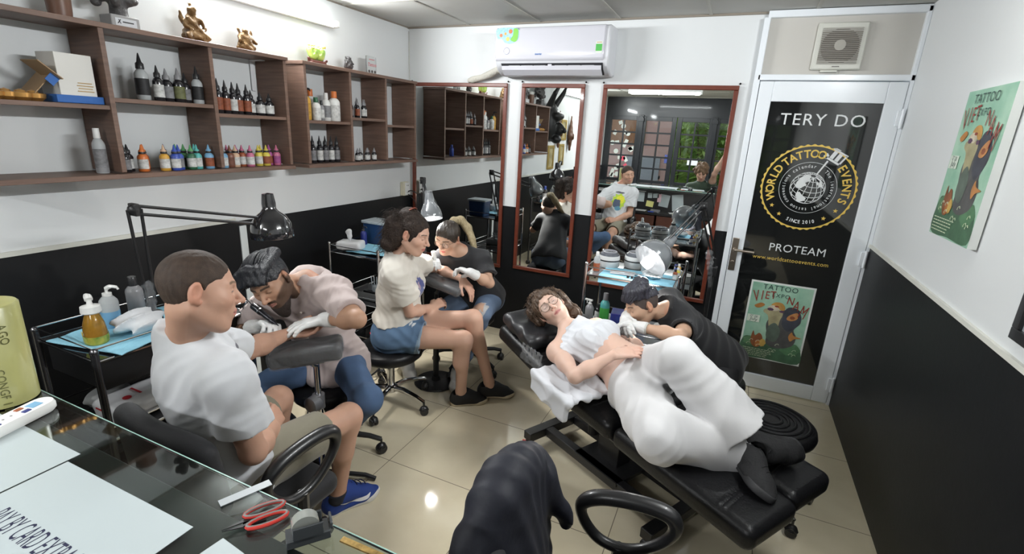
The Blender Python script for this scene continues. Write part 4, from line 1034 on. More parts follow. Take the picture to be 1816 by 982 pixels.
# left bay: opened white carton, gold ingots, oval plate
cw = mat('white_carton', (.72, .71, .67), rough=.6); cb = mat('blue_carton_base', (.03, .13, .42), rough=.5); kraft = mat('kraft_card', (.36, .24, .13), rough=.7)
t = thing('carton', 'opened white carton with blue base and flaps on the long rack', 'box', (-2.555, 1.205, 1.7425), .1); t.scale = (.9, .86, .88)
g = G(); g.box((.0, .0, .12), (.12, .155, .19)); g.obj('carton_body', cw, t, bevel=.002); g = G(); g.box((.002, 0, .018), (.128, .20, .034)); g.obj('carton_base', cb, t, bevel=.002)
g = G(); g.box((.03, -.115, .135), (.11, .004, .11), rot=Matrix.Rotation(.9, 4, 'X')); g.box((-.02, -.12, .08), (.11, .004, .13), rot=Matrix.Rotation(-.75, 4, 'X')); g.obj('flap', kraft, t)
g = G(); g.box((.062, -.10, .10), (.003, .05, .04), rot=Matrix.Rotation(.8, 4, 'X')); g.obj('blue_flap', cb, t)
g = G(); 
for k in range(4): g.box((.061, .03, .055 + k * .012), (.002, .07 - .01 * (k % 2), .004))
g.obj('printed_lines', mat('gold_print', (.45, .30, .12), rough=.5), t)
t = thing('oval_plate', 'dark blue oval dish leaning behind the white carton', 'plate', (-2.66, 1.255, 1.7425)); g = G(); g.lathe([(.0, .0), (.085, .004), (.09, .012), (.084, .012), (0, .008)], 20, Matrix.Translation((0, 0, .09)) @ Matrix.Rotation(PI / 2 + .1, 4, 'Y'), sx=1.0, sy=.6); g.obj('dish', mat('dark_blue_glaze', (.03, .06, .14), rough=.2, coat=.5), t)
gold = mat('gold_paint', (.62, .33, .10), rough=.32, metal=.75)
g0 = G(); g0.lathe([(.0, .0), (.022, .0), (.034, .012), (.036, .028), (.030, .030), (.018, .026), (.014, .036), (.0, .042)], 16, sx=1.0, sy=1.1)
ing = g0.obj('gold_ingot', gold, None, loc=(-2.53, .905, 1.7425)); tag(ing, 'small gold ingot ornament, first in the row beside the white carton', 'ornament', 'gold ingot ornaments')
for i in range(1, 5):
    c = ing.copy(); C.objects.link(c); c.location = (-2.53 + .008 * (i % 2), .905 + .041 * i, 1.7425); c['label'] = 'small gold ingot ornament, %s in the row beside the white carton' % ORD[i]
# ---------------------------------------------------------------- ornaments on top of the racks (generic carved figures)
stone = mat('dark_carved_stone', (.055, .052, .052), rough=.45, bump=.6, bscale=70); bronze = mat('gilt_wood', (.17, .095, .034), rough=.42, metal=.4, bump=.5, bscale=90, var=.6, vscale=30)
ZT = 2.0655
def carved(name, label, cat, loc, h, m, kind, rz=0):
    sd = SD(); A = np.eye(3); rr = np.random.RandomState(len(label))
    if kind == 'seated':
        sd.ell((0, 0, .16 * h), (.24 * h, .30 * h, .16 * h), k=.02); sd.ell((0, 0, .44 * h), (.17 * h, .20 * h, .22 * h), k=.03)
        sd.ell((.01, .0, .80 * h), (.10 * h, .09 * h, .11 * h), k=.01); sd.cone((0, 0, .62 * h), (0, 0, .76 * h), .09 * h, .07 * h, .02); sd.ell((0, 0, .93 * h), (.05 * h, .05 * h, .06 * h), k=.01)
        for s_ in (-1, 1):
            sd.cone((.02, s_ * .17 * h, .58 * h), (.08 * h, s_ * .27 * h, .38 * h), .06 * h, .05 * h, .01); sd.cone((.08 * h, s_ * .27 * h, .38 * h), (.16 * h, s_ * .12 * h, .32 * h), .05 * h, .045 * h, .01)
            sd.cone((.05 * h, s_ * .12 * h, .22 * h), (.20 * h, s_ * .25 * h, .15 * h), .10 * h, .08 * h, .01); sd.cone((.20 * h, s_ * .25 * h, .15 * h), (.20 * h, s_ * .20 * h, .03 * h), .07 * h, .06 * h, .01)
        sd.cone((-.02 * h, -.22 * h, .45 * h), (-.02 * h, -.30 * h, .72 * h), .05 * h, .04 * h, .01)
    elif kind == 'bust':
        sd.box((0, 0, .16 * h), (.16 * h, .20 * h, .16 * h), .01, k=.01)
        for i in range(34):
            a = rr.uniform(0, 6.3); q = rr.uniform(.1, .36) * h; z = h * (.42 + .5 * rr.rand() - .0); sd.ell((q * .6 * math.cos(a), q * math.sin(a) * 1.3, z), rr.uniform(.06, .11, 3) * h, k=.012)
        sd.ell((0, 0, .68 * h), (.20 * h, .34 * h, .26 * h), k=.02)
    else:
        sd.ell((0, 0, .2 * h), (.32 * h, .40 * h, .22 * h), k=.02); sd.ell((0, 0, .52 * h), (.27 * h, .32 * h, .30 * h), k=.02); sd.ell((.03 * h, 0, .86 * h), (.14 * h, .14 * h, .14 * h), k=.01)
        for s_ in (-1, 1): sd.cone((0, s_ * .26 * h, .65 * h), (.14 * h, s_ * .38 * h, .45 * h), .09 * h, .07 * h, .01); sd.cone((0, s_ * .26 * h, .65 * h), (0, s_ * .30 * h, .92 * h), .06 * h, .04 * h, .01)
    sd.warp = lambda P: .034 * h * np.sin(P @ [95 / h * .15, 20, 30]) * np.sin(P @ [10, 90 / h * .15, 25]) * np.sin(P @ [0, 20, 110 / h * .15])
    o = sd_obj(sd, name, m, max(.0022, h * .016)); o.location = loc; o.rotation_euler = (0, 0, rz); return tag(o, label, cat)
t = thing('stone_sculpture', 'dark carved stone sculpture on a labelled pedestal on top of the long rack', 'sculpture', (-2.585, 1.455, ZT))
sd = SD(); rr = np.random.RandomState(2)
for i in range(46):
    a = rr.uniform(0, 6.3); q = rr.uniform(.03, .085); sd.ell((q * .45 * math.cos(a), q * math.sin(a) * 1.1, .085 + .22 * rr.rand()), rr.uniform(.014, .030, 3), k=.006)
sd.cone((0, 0, .05), (0, 0, .12), .035, .03, .02); o = sd_obj(sd, 'carved_mass', stone, .0032, t)
g = G(); g.box((0, 0, .027), (.085, .115, .054)); g.obj('pedestal', mat('grey_stone_plinth', (.30, .30, .30), rough=.5), t, bevel=.004)
g = G(); g.box((.0435, 0, .027), (.001, .085, .030)); pl = g.obj('plaque', mat('pale_plaque', (.55, .57, .60), rough=.4), t)
g = G(); text_geo(g, 'ART', .02, Matrix(((0, 0, 1, .0445), (1, 0, 0, .0), (0, 1, 0, .027), (0, 0, 0, 1))), 0)
g = G(); g.tube([(.0445, -.03, .036), (.0445, -.022, .020)], .0015, 5); g.tube([(.0445, -.022, .036), (.0445, -.034, .020)], .0015, 5); g.box((.0443, .008, .028), (.0008, .044, .005)); g.obj('plaque_marks', capblk, t)
carved('gilt_figure', 'larger gilt seated figure on top of the long rack', 'figurine', (-2.585, 1.785, ZT), .185, bronze, 'seated')
carved('gilt_figure', 'smaller round-bellied gilt figure on top of the long rack', 'figurine', (-2.585, 2.08, ZT), .125, bronze, 'round')
carved('dark_figure', 'small dark seated figure on top of the shorter rack', 'figurine', (-2.585, 2.882, ZT + .012), .085, stone, 'round')
g = G(); g.box((-2.585, 2.882, ZT + .006), (.07, .12, .012)); tag(g.obj('wooden_base', mat('rosewood', (.09, .025, .018), rough=.35), bevel=.003), 'rosewood base under the small dark figure', 'base')
t = thing('jade_cabbage', 'green and yellow glass cabbages on a carved rosewood stand', 'ornament', (-2.585, 2.59, ZT))
sd = SD(); sd.ell((0, 0, .018), (.035, .070, .016), k=.01)
for s_ in (-1, 1): sd.cone((0, s_ * .05, .02), (.01, s_ * .075, .035), .012, .009, .01); sd.cone((.01, s_ * .05, .02), (.02, s_ * .06, .006), .012, .009, .01)
sd_obj(sd, 'carved_stand', mat('rosewood', (.09, .025, .018), rough=.35), .0025, t)
gj = mat('green_glass', (.22, .48, .06), rough=.15, coat=.6, var=1, vscale=18, col2=(.50, .62, .16)); yj = mat('yellow_glass', (.80, .66, .12), rough=.2, coat=.5)
for s_, m_ in ((-1, gj), (1, gj)):
    sd = SD(); sd.ell((0, s_ * .028, .062), (.030, .034, .034), k=.01)
    for i in range(6): a = i * PI / 3; sd.ell((.022 * math.cos(a), s_ * .028 + .026 * math.sin(a), .082), (.013, .014, .022), k=.006)
    sd_obj(sd, 'cabbage', m_, .0025, t)
g = G(); r_ = random.Random(3)
for i in range(16): g.sphere((r_.uniform(-.02, .03), r_.uniform(-.055, .055), r_.uniform(.095, .118)), r_.uniform(.006, .011), 8, (1, 1, .6))
g.obj('yellow_leaves', yj, t)
t = thing('glass_plaque', 'clear glass award plaque with red lettering on top of the shorter rack', 'award', (-2.585, 3.12, ZT))
g = G(); g.box((0, 0, .065), (.014, .105, .13)); g.obj('glass_block', mat('clear_acrylic', (.9, .92, .92), rough=.02, trans=.85, ior=1.25), t, bevel=.002)
g = G(); text_geo(g, 'Tattoo', .034, Matrix(((0, 0, 1, .0078), (1, 0, 0, 0), (0, 1, 0, .072), (0, 0, 0, 1))), .0002, shear=.3); g.box((.0078, 0, .107), (.0004, .06, .004)); g.obj('red_lettering', mat('red_print', (.5, .03, .04), rough=.5), t)
g = G()
for y in (-.032, 0, .032): g.lathe([(.010, 0), (.010, .0006)], 14, Matrix(((0, 0, 1, .0076), (1, 0, 0, y), (0, 1, 0, .026), (0, 0, 0, 1))))
g.obj('badge', mat('dark_badge', (.06, .05, .05), rough=.5), t)
# pot at the left frame edge and carved head seen in the narrow mirror
t = thing('brown_pot', 'brown pot on top of the long rack at the left edge of the photo', 'pot', (-2.59, 1.239, ZT)); t.scale = (.8, .8, 1); g = G(); g.lathe([(.046, 0), (.05, .03), (.054, .10), (.058, .12), (.05, .12), (.044, .02)], 18); g.obj('pot_body', mat('brown_ceramic', (.14, .07, .045), rough=.4), t, angle=50); g = G(); g.lathe([(.046, .118), (.046, .150), (0.02, .16)], 16); g.obj('pale_filling', mat('pale_filling', (.6, .6, .58), rough=.7), t)
carved('stone_bust', 'black stone bust on the long rack, seen in the narrow mirror', 'sculpture', (-2.585, .93, ZT), .26, stone, 'bust')
# ---------------------------------------------------------------- air conditioner
acw = mat('ac_white_gloss', (.62, .62, .67), rough=.12, coat=.6); 
t = thing('air_conditioner', 'white wall air conditioner above the mirrors', 'air conditioner', (-1.345, YF, 2.125))
prof = [(0, .0), (-.10, .0), (-.165, .035), (-.195, .075), (-.205, .12), (-.205, .285), (-.185, .315), (0, .32)]
def acx(x0, x1, pr, nm, m_, bev=.006):
    g = G(); g.prism(pr, x0, x1, Matrix(((0, 0, 1, 0), (1, 0, 0, 0), (0, 1, 0, 0), (0, 0, 0, 1)))); return g.obj(nm, m_, t, bevel=bev)
acx(-.435, .425, prof, 'housing', mat('ac_side', (.64, .65, .68), rough=.3), .012)
acx(-.432, .392, [(-.19, .082), (-.212, .10), (-.216, .13), (-.216, .29), (-.198, .316), (-.18, .30)], 'front_panel', acw, .008)
acx(-.385, .385, [(-.12, .003), (-.175, .040), (-.200, .074), (-.17, .074)], 'air_outlet', mat('outlet_dark', (.03, .03, .035), rough=.6), 0)
acx(-.378, .378, [(-.150, -.004), (-.196, .030), (-.203, .056), (-.198, .058), (-.190, .034), (-.148, .002)], 'louvre', acw, .001)
g = G()
for x in (-.28, -.18, -.08, .08, .18, .28): g.box((x, -.190, .058), (.10 - .012, .006, .004))
g.obj('vane', mat('ac_side', (.6, .6, .65)), t)
g = G(); g.box((0, -.190, .055), (.03, .02, .026)); g.obj('louvre_motor', acw, t, bevel=.003)
g = G(); pts = catmull([(-.415, .305, 0), (-.28, .308, 0), (-.245, .29, 0), (-.25, .23, 0), (-.30, .205, 0), (-.35, .21, 0), (-.38, .24, 0), (-.413, .24, 0)], 4, True)
g.add([(p.x, -.2168, p.y) for p in pts], [tuple(range(len(pts)))]); st = g.obj('energy_sticker', mat('sticker_blue', (.18, .42, .70), rough=.4, var=1, vscale=60, col2=(.40, .62, .80)), t)
g = G(); pts = catmull([(-.285, .302, 0), (-.25, .295, 0), (-.252, .235, 0), (-.275, .215, 0), (-.31, .23, 0), (-.29, .26, 0)], 4, True); g.add([(p.x, -.2174, p.y) for p in pts], [tuple(range(len(pts)))]); g.obj('green_leaf', mat('sticker_green', (.18, .50, .05), rough=.4), st)
for x, z, r, c in ((-.33, .235, .015, 'yellow'), (-.31, .285, .015, 'orange'), (-.35, .27, .010, 'amber'), (-.385, .26, .012, 'orange')): g = G(); g.lathe([(r, 0), (r, .0004)], 12, Matrix.Translation((x, -.2174, z)) @ Matrix.Rotation(PI / 2, 4, 'X')); g.obj('sticker_picture', pc(c), st)
g = G(); g.lathe([(.024, 0), (.024, .0006)], 20, Matrix.Translation((-.335, -.2166, .155)) @ Matrix.Rotation(PI / 2, 4, 'X')); ba = g.obj('round_badge', mat('badge_rim', (.10, .12, .22), rough=.4), t); g = G(); g.lathe([(.021, 0), (.021, .0004)], 20, Matrix.Translation((-.335, -.2174, .155)) @ Matrix.Rotation(PI / 2, 4, 'X')); g.obj('badge_face', mat('badge_face', (.62, .62, .70), rough=.4), ba)
g = G(); g.box((.355, -.2168, .17), (.045, .001, .075)); eb = g.obj('energy_label', mat('pale_label', (.70, .74, .68), rough=.5), t); g = G(); g.box((.355, -.2174, .168), (.043, .0006, .044)); g.obj('green_field', mat('label_green', (.08, .42, .08), rough=.5), eb); g = G(); g.box((.355, -.2174, .2), (.036, .0006, .004)); g.obj('label_print', mat('label_amber', (.5, .4, .1)), eb)
g = G(); text_geo(g, 'inverter', .020, Matrix.Translation((-.085, -.2170, .132)) @ Matrix.Rotation(PI / 2, 4, 'X'), .0002, sx=.8, offset=.0004); g.obj('maker_lettering', mat('blue_print', (.05, .16, .45), rough=.4), t)
g = G(); g.tube([(x, YF - .03 - .10 * max(0, (x + 1.95)) * 2, z) for x, z in ((-2.10, 2.095), (-2.06, 2.102), (-1.98, 2.118), (-1.90, 2.142), (-1.83, 2.17), (-1.77, 2.19))], [.016, .027, .024, .030, .026, .030], 12)
tag(g.obj('pipe_insulation', mat('wrapped_pipe', (.56, .54, .48), rough=.7, bump=.8, bscale=60)), 'wrapped cream coolant pipe running to the air conditioner', 'pipe')
# ---------------------------------------------------------------- extractor fan over the door
t = thing('extractor_fan', 'square dusty extractor fan in the beige panel above the door', 'fan', (.432, YF - .026, 2.30))
fanw = mat('aged_white_plastic', (.62, .62, .56), rough=.4); dust = mat('fan_dust', (.16, .14, .12), rough=.8)
g = G(); g.box((0, -.012, 0), (.262, .024, .262)); g.obj('housing', fanw, t, bevel=.008)
g = G(); g.lathe([(.098, 0), (.098, .001)], 40, Matrix.Translation((0, -.0245, 0)) @ Matrix.Rotation(PI / 2, 4, 'X')); g.obj('fan_opening', dust, t)
for k in range(19):
    z = -.095 + k * .0106; g = G(); g.box((0, -.030, z), (.205, .008, .0052), rot=Matrix.Rotation(.5, 4, 'X')); 
    g.obj('slat', mat('dusty_slat', (.30, .28, .25), rough=.7) if abs(z) < .075 else mat('dusty_slat_light', (.48, .46, .42), rough=.6), t)
g = G(); g.lathe([(.030, 0), (.030, .003)], 24, Matrix.Translation((0, -.032, .005)) @ Matrix.Rotation(PI / 2, 4, 'X')); g.obj('hub_cover', mat('dusty_hub', (.40, .38, .34), rough=.6), t)
g = G(); g.box((0, -.026, -.113), (.06, .004, .010)); g.obj('name_strip', fanw, t)
g = G()
for k in range(6): g.box((-.016 + k * .0065, -.0284, -.113), (.0045, .001, .006))
g.obj('name_marks', mat('dark_badge', (.06, .05, .05), rough=.5), t)
g = G(); g.box((-.03, -.014, -.138), (.09, .016, .012)); g.obj('pull_tab', fanw, t, bevel=.002); g = G(); g.tube([(.03, -.01, -.13), (.032, -.008, -.16), (.03, -.008, -.19)], .0012, 5); g.obj('pull_cord', fanw, t)
# ---------------------------------------------------------------- wall socket beside the left mirror
t = thing('wall_socket', 'cream double socket box on the wall left of the mirrors', 'socket', (-2.695, 3.63, 1.185)); g = G(); g.box((.02, 0, 0), (.04, .075, .12)); g.obj('box', mat('cream_plastic', (.66, .62, .48), rough=.4), t, bevel=.004); g = G(); g.box((.045, .005, 0), (.012, .06, .11)); g.obj('socket_plate', mat('white_plastic', (.76, .76, .74), rough=.35), t, bevel=.004)
g = G()
for z in (-.03, .03):
    for y in (-.006, .012): g.box((.0515, y, z), (.002, .005, .010))
g.obj('pin_hole', capblk, t)
g = G(); g.tube(catmull([(-2.65, 3.64, 1.16), (-2.60, 3.64, 1.17), (-2.55, 3.68, 1.12), (-2.56, 3.69, 1.02), (-2.60, 3.69, .9), (-2.6, 3.68, .6)], 5), .005, 6); g.tube(catmull([(-2.65, 3.64, 1.14), (-2.62, 3.64, 1.12), (-2.58, 3.66, 1.06), (-2.60, 3.68, .95), (-2.62, 3.69, .6)], 5), .004, 6)
tag(g.obj('power_cable', mat('black_cable', (.015, .015, .016), rough=.4)), 'black power cables hanging from the wall socket beside the mirror', 'cable')
# objects on the left wall near the camera, seen in the narrow mirror
carvb = mat('black_mask_wood', (.012, .012, .012), rough=.5, bump=.3, bscale=40)
sd = SD()
sd.ell((-2.60, .42, 1.88), (.12, .19, .27), k=.03); sd.ell((-2.48, .42, 1.78), (.09, .06, .09), k=.03); sd.ell((-2.49, .42, 1.96), (.08, .15, .06), k=.03); sd.ell((-2.50, .42, 1.64), (.08, .09, .06), k=.03); sd.cone((-2.45, .42, 1.84), (-2.38, .42, 1.76), .03, .035, .02)
for s_ in (-1, 1): sd.cone((-2.60, .42 + s_ * .10, 2.08), (-2.50, .42 + s_ * .16, 2.26), .05, .032, .02); sd.cone((-2.50, .42 + s_ * .16, 2.26), (-2.40, .42 + s_ * .12, 2.44), .032, .006, .01); sd.ell((-2.47, .42 + s_ * .06, 1.87), (.03, .035, .02), k=.008, op='-')
tag(sd_obj(sd, 'horned_mask', carvb, .006), 'large black horned mask on the left wall, seen in the narrow mirror', 'mask')
bw = mat('carved_brown_wood', (.14, .06, .03), rough=.45, var=.6, vscale=20, bump=.6, bscale=30)
for y, z, l in ((-.15, 1.75, 'nearer'), (-.75, 1.70, 'farther')):
    sd = SD(); sd.cone((-2.66, y, z - .22), (-2.66, y, z), .03, .075, .02, sq=(1, 0, 0), f=1.8); sd.cone((-2.66, y, z), (-2.66, y, z + .30), .075, .015, .02, sq=(1, 0, 0), f=1.8); sd.ell((-2.62, y, z - .02), (.03, .025, .05), k=.02)
    sd.warp = lambda P: .004 * np.sin(P[:, 2] * 70) * np.sin(P[:, 1] * 60)
    tag(sd_obj(sd, 'carved_wall_mask', bw, .006), 'long carved brown mask, %s of the pair seen in the narrow mirror' % l, 'mask')
gfr = mat('gold_frame', (.50, .36, .12), rough=.4, metal=.5); pr = mat('aged_print', (.50, .42, .22), rough=.5, var=.7, vscale=12)
def ML(y, z): return Matrix(((0, 0, 1, X0 + .002), (-1, 0, 0, y), (0, 1, 0, z), (0, 0, 0, 1)))
picture('gold_picture_frame', 'gold framed print below the carved masks, seen in the narrow mirror', ML(.20, 1.18), .26, .36, .04, gfr, pr, pr, inner=.03)
picture('gold_picture_frame', 'narrow gold framed print on the left wall, seen in the narrow mirror', ML(-.32, 1.22), .22, .34, .035, gfr, pr, pr, inner=.03)
picture('gold_picture_frame', 'gold framed picture between the carved masks, seen in the narrow mirror', ML(-.35, 1.62), .24, .32, .035, gfr, pr, pr, inner=.03)
picture('certificate_frame', 'black framed certificate under the horned mask, seen in the narrow mirror', ML(.28, 1.60), .22, .34, .025, fr_b, cw, mat('certificate_print', (.5, .52, .52), rough=.5, var=.5, vscale=18), inner=.02)
# ================================================================ furniture
chrome = mat('chrome', (.62, .62, .63), rough=.12, metal=1.0)
blkmetal = mat('black_powder_coat', (.014, .014, .015), rough=.38, coat=.2)
leather = mat('black_leather', (.008, .008, .009), rough=.36, spec=.35, bump=.12, bscale=120)
blkplast = mat('black_plastic', (.014, .014, .015), rough=.35, coat=.2)
wrap = mat('cling_film', (.75, .77, .80), rough=.06, trans=.0, alpha=.13, coat=1.0, bump=1.0, bscale=45)
def caster(t, x, y, a=0.0, z=0.0, m=None):
    g = G(); M = Matrix.Translation((x, y, z)) @ rotz(a)
    for s_ in (-1, 1): g.lathe([(.006, -.008), (.024, -.008), (.026, -.004), (.026, .004), (.024, .008), (.006, .008)], 16, M @ Matrix.Translation((0, s_ * .013, .026)) @ Matrix.Rotation(PI / 2, 4, 'X'))
    g.lathe([(.028, 0), (.030, .004), (.022, .022), (.010, .03)], 14, M @ Matrix.Translation((0, 0, .030)), sx=1, sy=.85); g.cyl(M @ Vector((0, 0, .05)), M @ Vector((0, 0, .085)), .006, 8)
    return g.obj('caster', m or blkplast, t)
def stool(label, loc, zs, m_leg, r=.19, rz=0.0, group=None, name='round_stool', th=.075):
    t = thing(name, label, 'stool', loc, rz, group)
    g = G(); g.lathe([(.0, zs - th), (r * .9, zs - th), (r, zs - th + .018), (r * 1.02, zs - th * .5), (r * .99, zs - .016), (r * .92, zs - .003), (r * .6, zs), (0, zs - .002)], 40); g.obj('seat', leather, t, angle=60)
    g = G(); g.lathe([(r * .55, zs - th - .02), (r * .55, zs - th)], 20); g.box((0, 0, zs - th - .012), (.16, .16, .014)); g.obj('seat_plate', blkmetal, t)
    g = G(); g.cyl((0, 0, .09), (0, 0, zs * .62), .024, 18); g.cyl((0, 0, zs * .6), (0, 0, zs - th), .014, 14); g.lathe([(.027, zs * .60), (.027, zs * .63)], 18); g.obj('gas_column', m_leg, t)
    g = G(); g.lathe([(.03, .085), (.042, .095), (.042, .125), (.028, .135)], 18); g.obj('hub', m_leg, t)
    for k in range(5):
        a = 2 * PI * k / 5 + .3; d = Vector((math.cos(a), math.sin(a), 0))
        g = G(); g.tube([d * .03 + Vector((0, 0, .115)), d * .10 + Vector((0, 0, .122)), d * .20 + Vector((0, 0, .105)), d * .262 + Vector((0, 0, .083))], [.018, .017, .014, .013], 10); g.obj('foot_arm', m_leg, t)
        caster(t, d.x * .262, d.y * .262, a + .8)
    g = G(); g.tube([(0, 0, zs - th - .01), (.12, .10, zs - th - .015), (.16, .13, zs - th - .02)], .005, 6); g.obj('height_lever', m_leg, t)
    return t
stool('black round stool with chrome star base under the woman in denim shorts', (-1.80, 2.27, 0), .41, chrome, r=.20, rz=.9)
stool('black round stool under the bearded tattooist in the pink shirt', (-1.76, 1.71, 0), .43, blkmetal, r=.175, rz=.2)
stool('black stool under the blonde tattooist by the mirrors', (-1.62, 2.98, 0), .44, blkmetal, r=.175, rz=.6)
stool('black stool of the short-haired tattooist behind the treatment bed', (.07, 2.90, 0), .40, blkmetal, r=.17, rz=.3)
# ribbed stool standing behind the foot of the bed
t = stool('empty stool with ribbed round black seat at the foot of the bed', (.335, 2.44, 0), .45, blkmetal, r=.205, name='ribbed_stool')
for r in (.05, .08, .11, .14, .17): g = G(); g.tube([(r * math.cos(a), r * math.sin(a), .449) for a in np.linspace(0, 2 * PI, 41)[:-1]], .008, 8, closed=True); g.obj('seat_rib', leather, t)
# ---------------------------------------------------------------- arm rests
def armrest(label, base, pad, dirv, l, w_, th, foot='disc'):
    t = thing('padded_support', label, 'armrest', base)
    b = Vector(base); p = Vector(pad) - b; d = Vector(dirv).normalized()
    sd = SD(); r_ = np.array(d.cross(Vector((0, 0, 1))).normalized()); up = np.array(Vector(r_.tolist()).cross(d)); dd = np.array(d)
    sd.box(np.array(p) - up * th / 2, (l / 2, w_ / 2, th / 2), .022, np.stack([dd, r_, up]), k=.01)
    sd.warp = lambda P: -.0018 * np.sin(P @ (r_ * 90) + 2 * np.sin(P @ (dd * 35))) * .6
    sd_obj(sd, 'pad', leather, .0045, t)
    s2 = SD(); s2.box(np.array(p) - up * th / 2, (l / 2 + .008, w_ / 2 + .008, th / 2 + .008), .028, np.stack([dd, r_, up]), k=.01); f_ = folds(.003, 60, 4, sharp=.6); s2.warp = lambda P: f_(P)
    sd_obj(s2, 'cling_film_cover', wrap, .006, t)
    q = p - Vector(up.tolist()) * th
    g = G(); g.box((0, 0, 0), (.14, .10, .012), frame(q, Vector(up.tolist()), d)); g.obj('bracket', blkmetal, t)
    top = Vector((0, 0, q.z - .02)); 
    g = G(); g.cyl((0, 0, .44), (0, 0, q.z - .06), .014, 14); g.tube([(0, 0, q.z - .07), q * .5 + Vector((0, 0, q.z * .5 - .02)) if False else Vector((q.x * .5, q.y * .5, q.z - .045)), q], .012, 8); g.obj('upper_post', blkmetal if foot == 'disc' else chrome, t)
    g = G(); g.cyl((0, 0, .03), (0, 0, .46), .020, 16); g.obj('lower_post', blkmetal if foot == 'disc' else chrome, t)
    g = G(); g.lathe([(.03, -.028), (.038, -.02), (.038, .02), (.026, .026)], 16, Matrix.Translation((0, -.035, .455)) @ Matrix.Rotation(PI / 2, 4, 'X')); g.cyl((0, 0, .42), (0, 0, .49), .028, 16); g.obj('clamp_knob', mat('grey_knob', (.22, .22, .23), rough=.35, metal=.5), t)
    if foot == 'disc': g = G(); g.lathe([(.145, 0), (.15, .006), (.145, .014), (.03, .022), (.024, .05)], 36); g.obj('base_disc', blkmetal, t)
    else:
        for k in range(4): a = k * PI / 2 + .5; g = G(); g.tube([(0, 0, .06), (.2 * math.cos(a), .2 * math.sin(a), .035), (.25 * math.cos(a), .25 * math.sin(a), .012)], .012, 8); g.obj('leg', blkmetal, t)
    return t
armrest('film-wrapped black arm rest under the wrist of the man in white', (-1.63, 1.52, 0), (-1.60, 1.44, .785), (.42, .34, .06), .30, .15, .075, 'legs')
armrest('film-wrapped arm rest on a disc foot under the arm of the woman', (-1.70, 2.64, 0), (-1.655, 2.615, .775), (.80, .0, -.14), .36, .14, .05)
# ---------------------------------------------------------------- treatment bed
bu = Vector((-.839, .545, 0)); bw_ = Vector((.545, .839, 0)); bo = Vector((.235, 1.52, 0)); W_ = .58
t = thing('treatment_bed', 'long black leather treatment bed on a steel frame with a woman lying on it', 'bed', tuple(bo + bw_ * .3 + bu * .7))
TB = Vector(t.location)
def bp(a, w, z): return np.array(bo + bu * a + bw_ * w + Vector((0, 0, z)) - TB)
def pad(name, a0, a1, z0, z1, w0, w1, th=.095, rr=.035, seams=()):
    c = (bp(a0, (w0 + w1) / 2, z0) + bp(a1, (w0 + w1) / 2, z1)) / 2
    ex = _n(bp(a1, 0, z1) - bp(a0, 0, z0)); ey = np.array(bw_); ez = np.cross(ex, ey); ez = ez if ez[2] > 0 else -ez
    L = np.linalg.norm(bp(a1, 0, z1) - bp(a0, 0, z0)); sd = SD()
    sd.box(c - ez * th / 2, (L / 2, (w1 - w0) / 2, th / 2), rr, np.stack([ex, ey, ez]), k=.01)
    def warp(P):
        q = (P - c) @ np.stack([ex, ey, ez]).T
        o = -.006 * np.clip(1 - (q[:, 0] / (L / 2)) ** 4, 0, 1) * np.clip(1 - (q[:, 1] / ((w1 - w0) / 2)) ** 4, 0, 1) * (q[:, 2] > 0)
        for s_ in seams: o = o + .006 * np.exp(-((q[:, 0] - s_ + .12 * np.abs(q[:, 1])) / .004) ** 2) * (q[:, 2] > 0)
        return o
    sd.warp = warp
    return sd_obj(sd, name, leather, .006, t)
pad('leg_pad', .0, .66, .50, .52, .0, .300, seams=(-.20, -.18)); pad('leg_pad', .02, .66, .50, .52, .306, W_, seams=(-.20, -.18))
pad('seat_pad', .67, 1.00, .52, .535, .0, W_); pad('back_pad', 1.01, 1.62, .535, .645, .0, W_)
g = G()
for w in (.06, W_ - .06): g.tube([bp(.05, w, .40), bp(.66, w, .42), bp(1.0, w, .43), bp(1.6, w, .545)], .016, 8)
for a, z in ((.1, .405), (.66, .42), (1.0, .43), (1.55, .53)): g.tube([bp(a, .06, z), bp(a, W_ - .06, z)], .014, 8)
g.obj('pad_rails', blkmetal, t)
du = Vector((-.866, .5, 0)); dw = Vector((.48, .877, 0)); b0 = Vector((-.10, 1.835, 0)) - TB
def fp_(a, w, z): return b0 + du * a + dw * w + Vector((0, 0, z))
def beam(name, a, b, w_, h_):
    g = G(); a = Vector(a); b = Vector(b); M = frame(a, b - a, (0, 0, 1)); l = (b - a).length; g.box((0, 0, l / 2), (h_, w_, l), M); return g.obj(name, blkmetal, t, bevel=.004)
beam('cross_bar', fp_(0, -.02, .085), fp_(0, .46, .085), .06, .05); beam('cross_bar', fp_(.84, -.02, .085), fp_(.84, .46, .085), .06, .05)
beam('long_bar', fp_(0.03, .12, .085), fp_(.81, .12, .085), .05, .05); beam('long_bar', fp_(.03, .34, .085), fp_(.81, .34, .085), .05, .05)
g = G(); c = fp_(.42, .23, .10); g.box(c, (.30, .28, .02), rot=rotz(math.atan2(.5, -.866))); g.obj('base_plate', blkmetal, t)
g = G(); g.box(fp_(.42, .23, .24), (.14, .10, .28), rot=rotz(math.atan2(.5, -.866))); g.obj('lift_column', blkmetal, t, bevel=.004); g = G(); g.box(fp_(.42, .23, .39), (.36, .30, .03), rot=rotz(math.atan2(.5, -.866))); g.box(fp_(.42, .23, .41), (.10, .46, .03), rot=rotz(math.atan2(.5, -.866))); g.obj('top_plate', blkmetal, t)
g = G(); g.cyl(fp_(.64, .30, .11), fp_(.62, .26, .40), .018); g.cyl(fp_(.64, .30, .11), fp_(.63, .28, .25), .028); g.obj('actuator', blkplast, t)
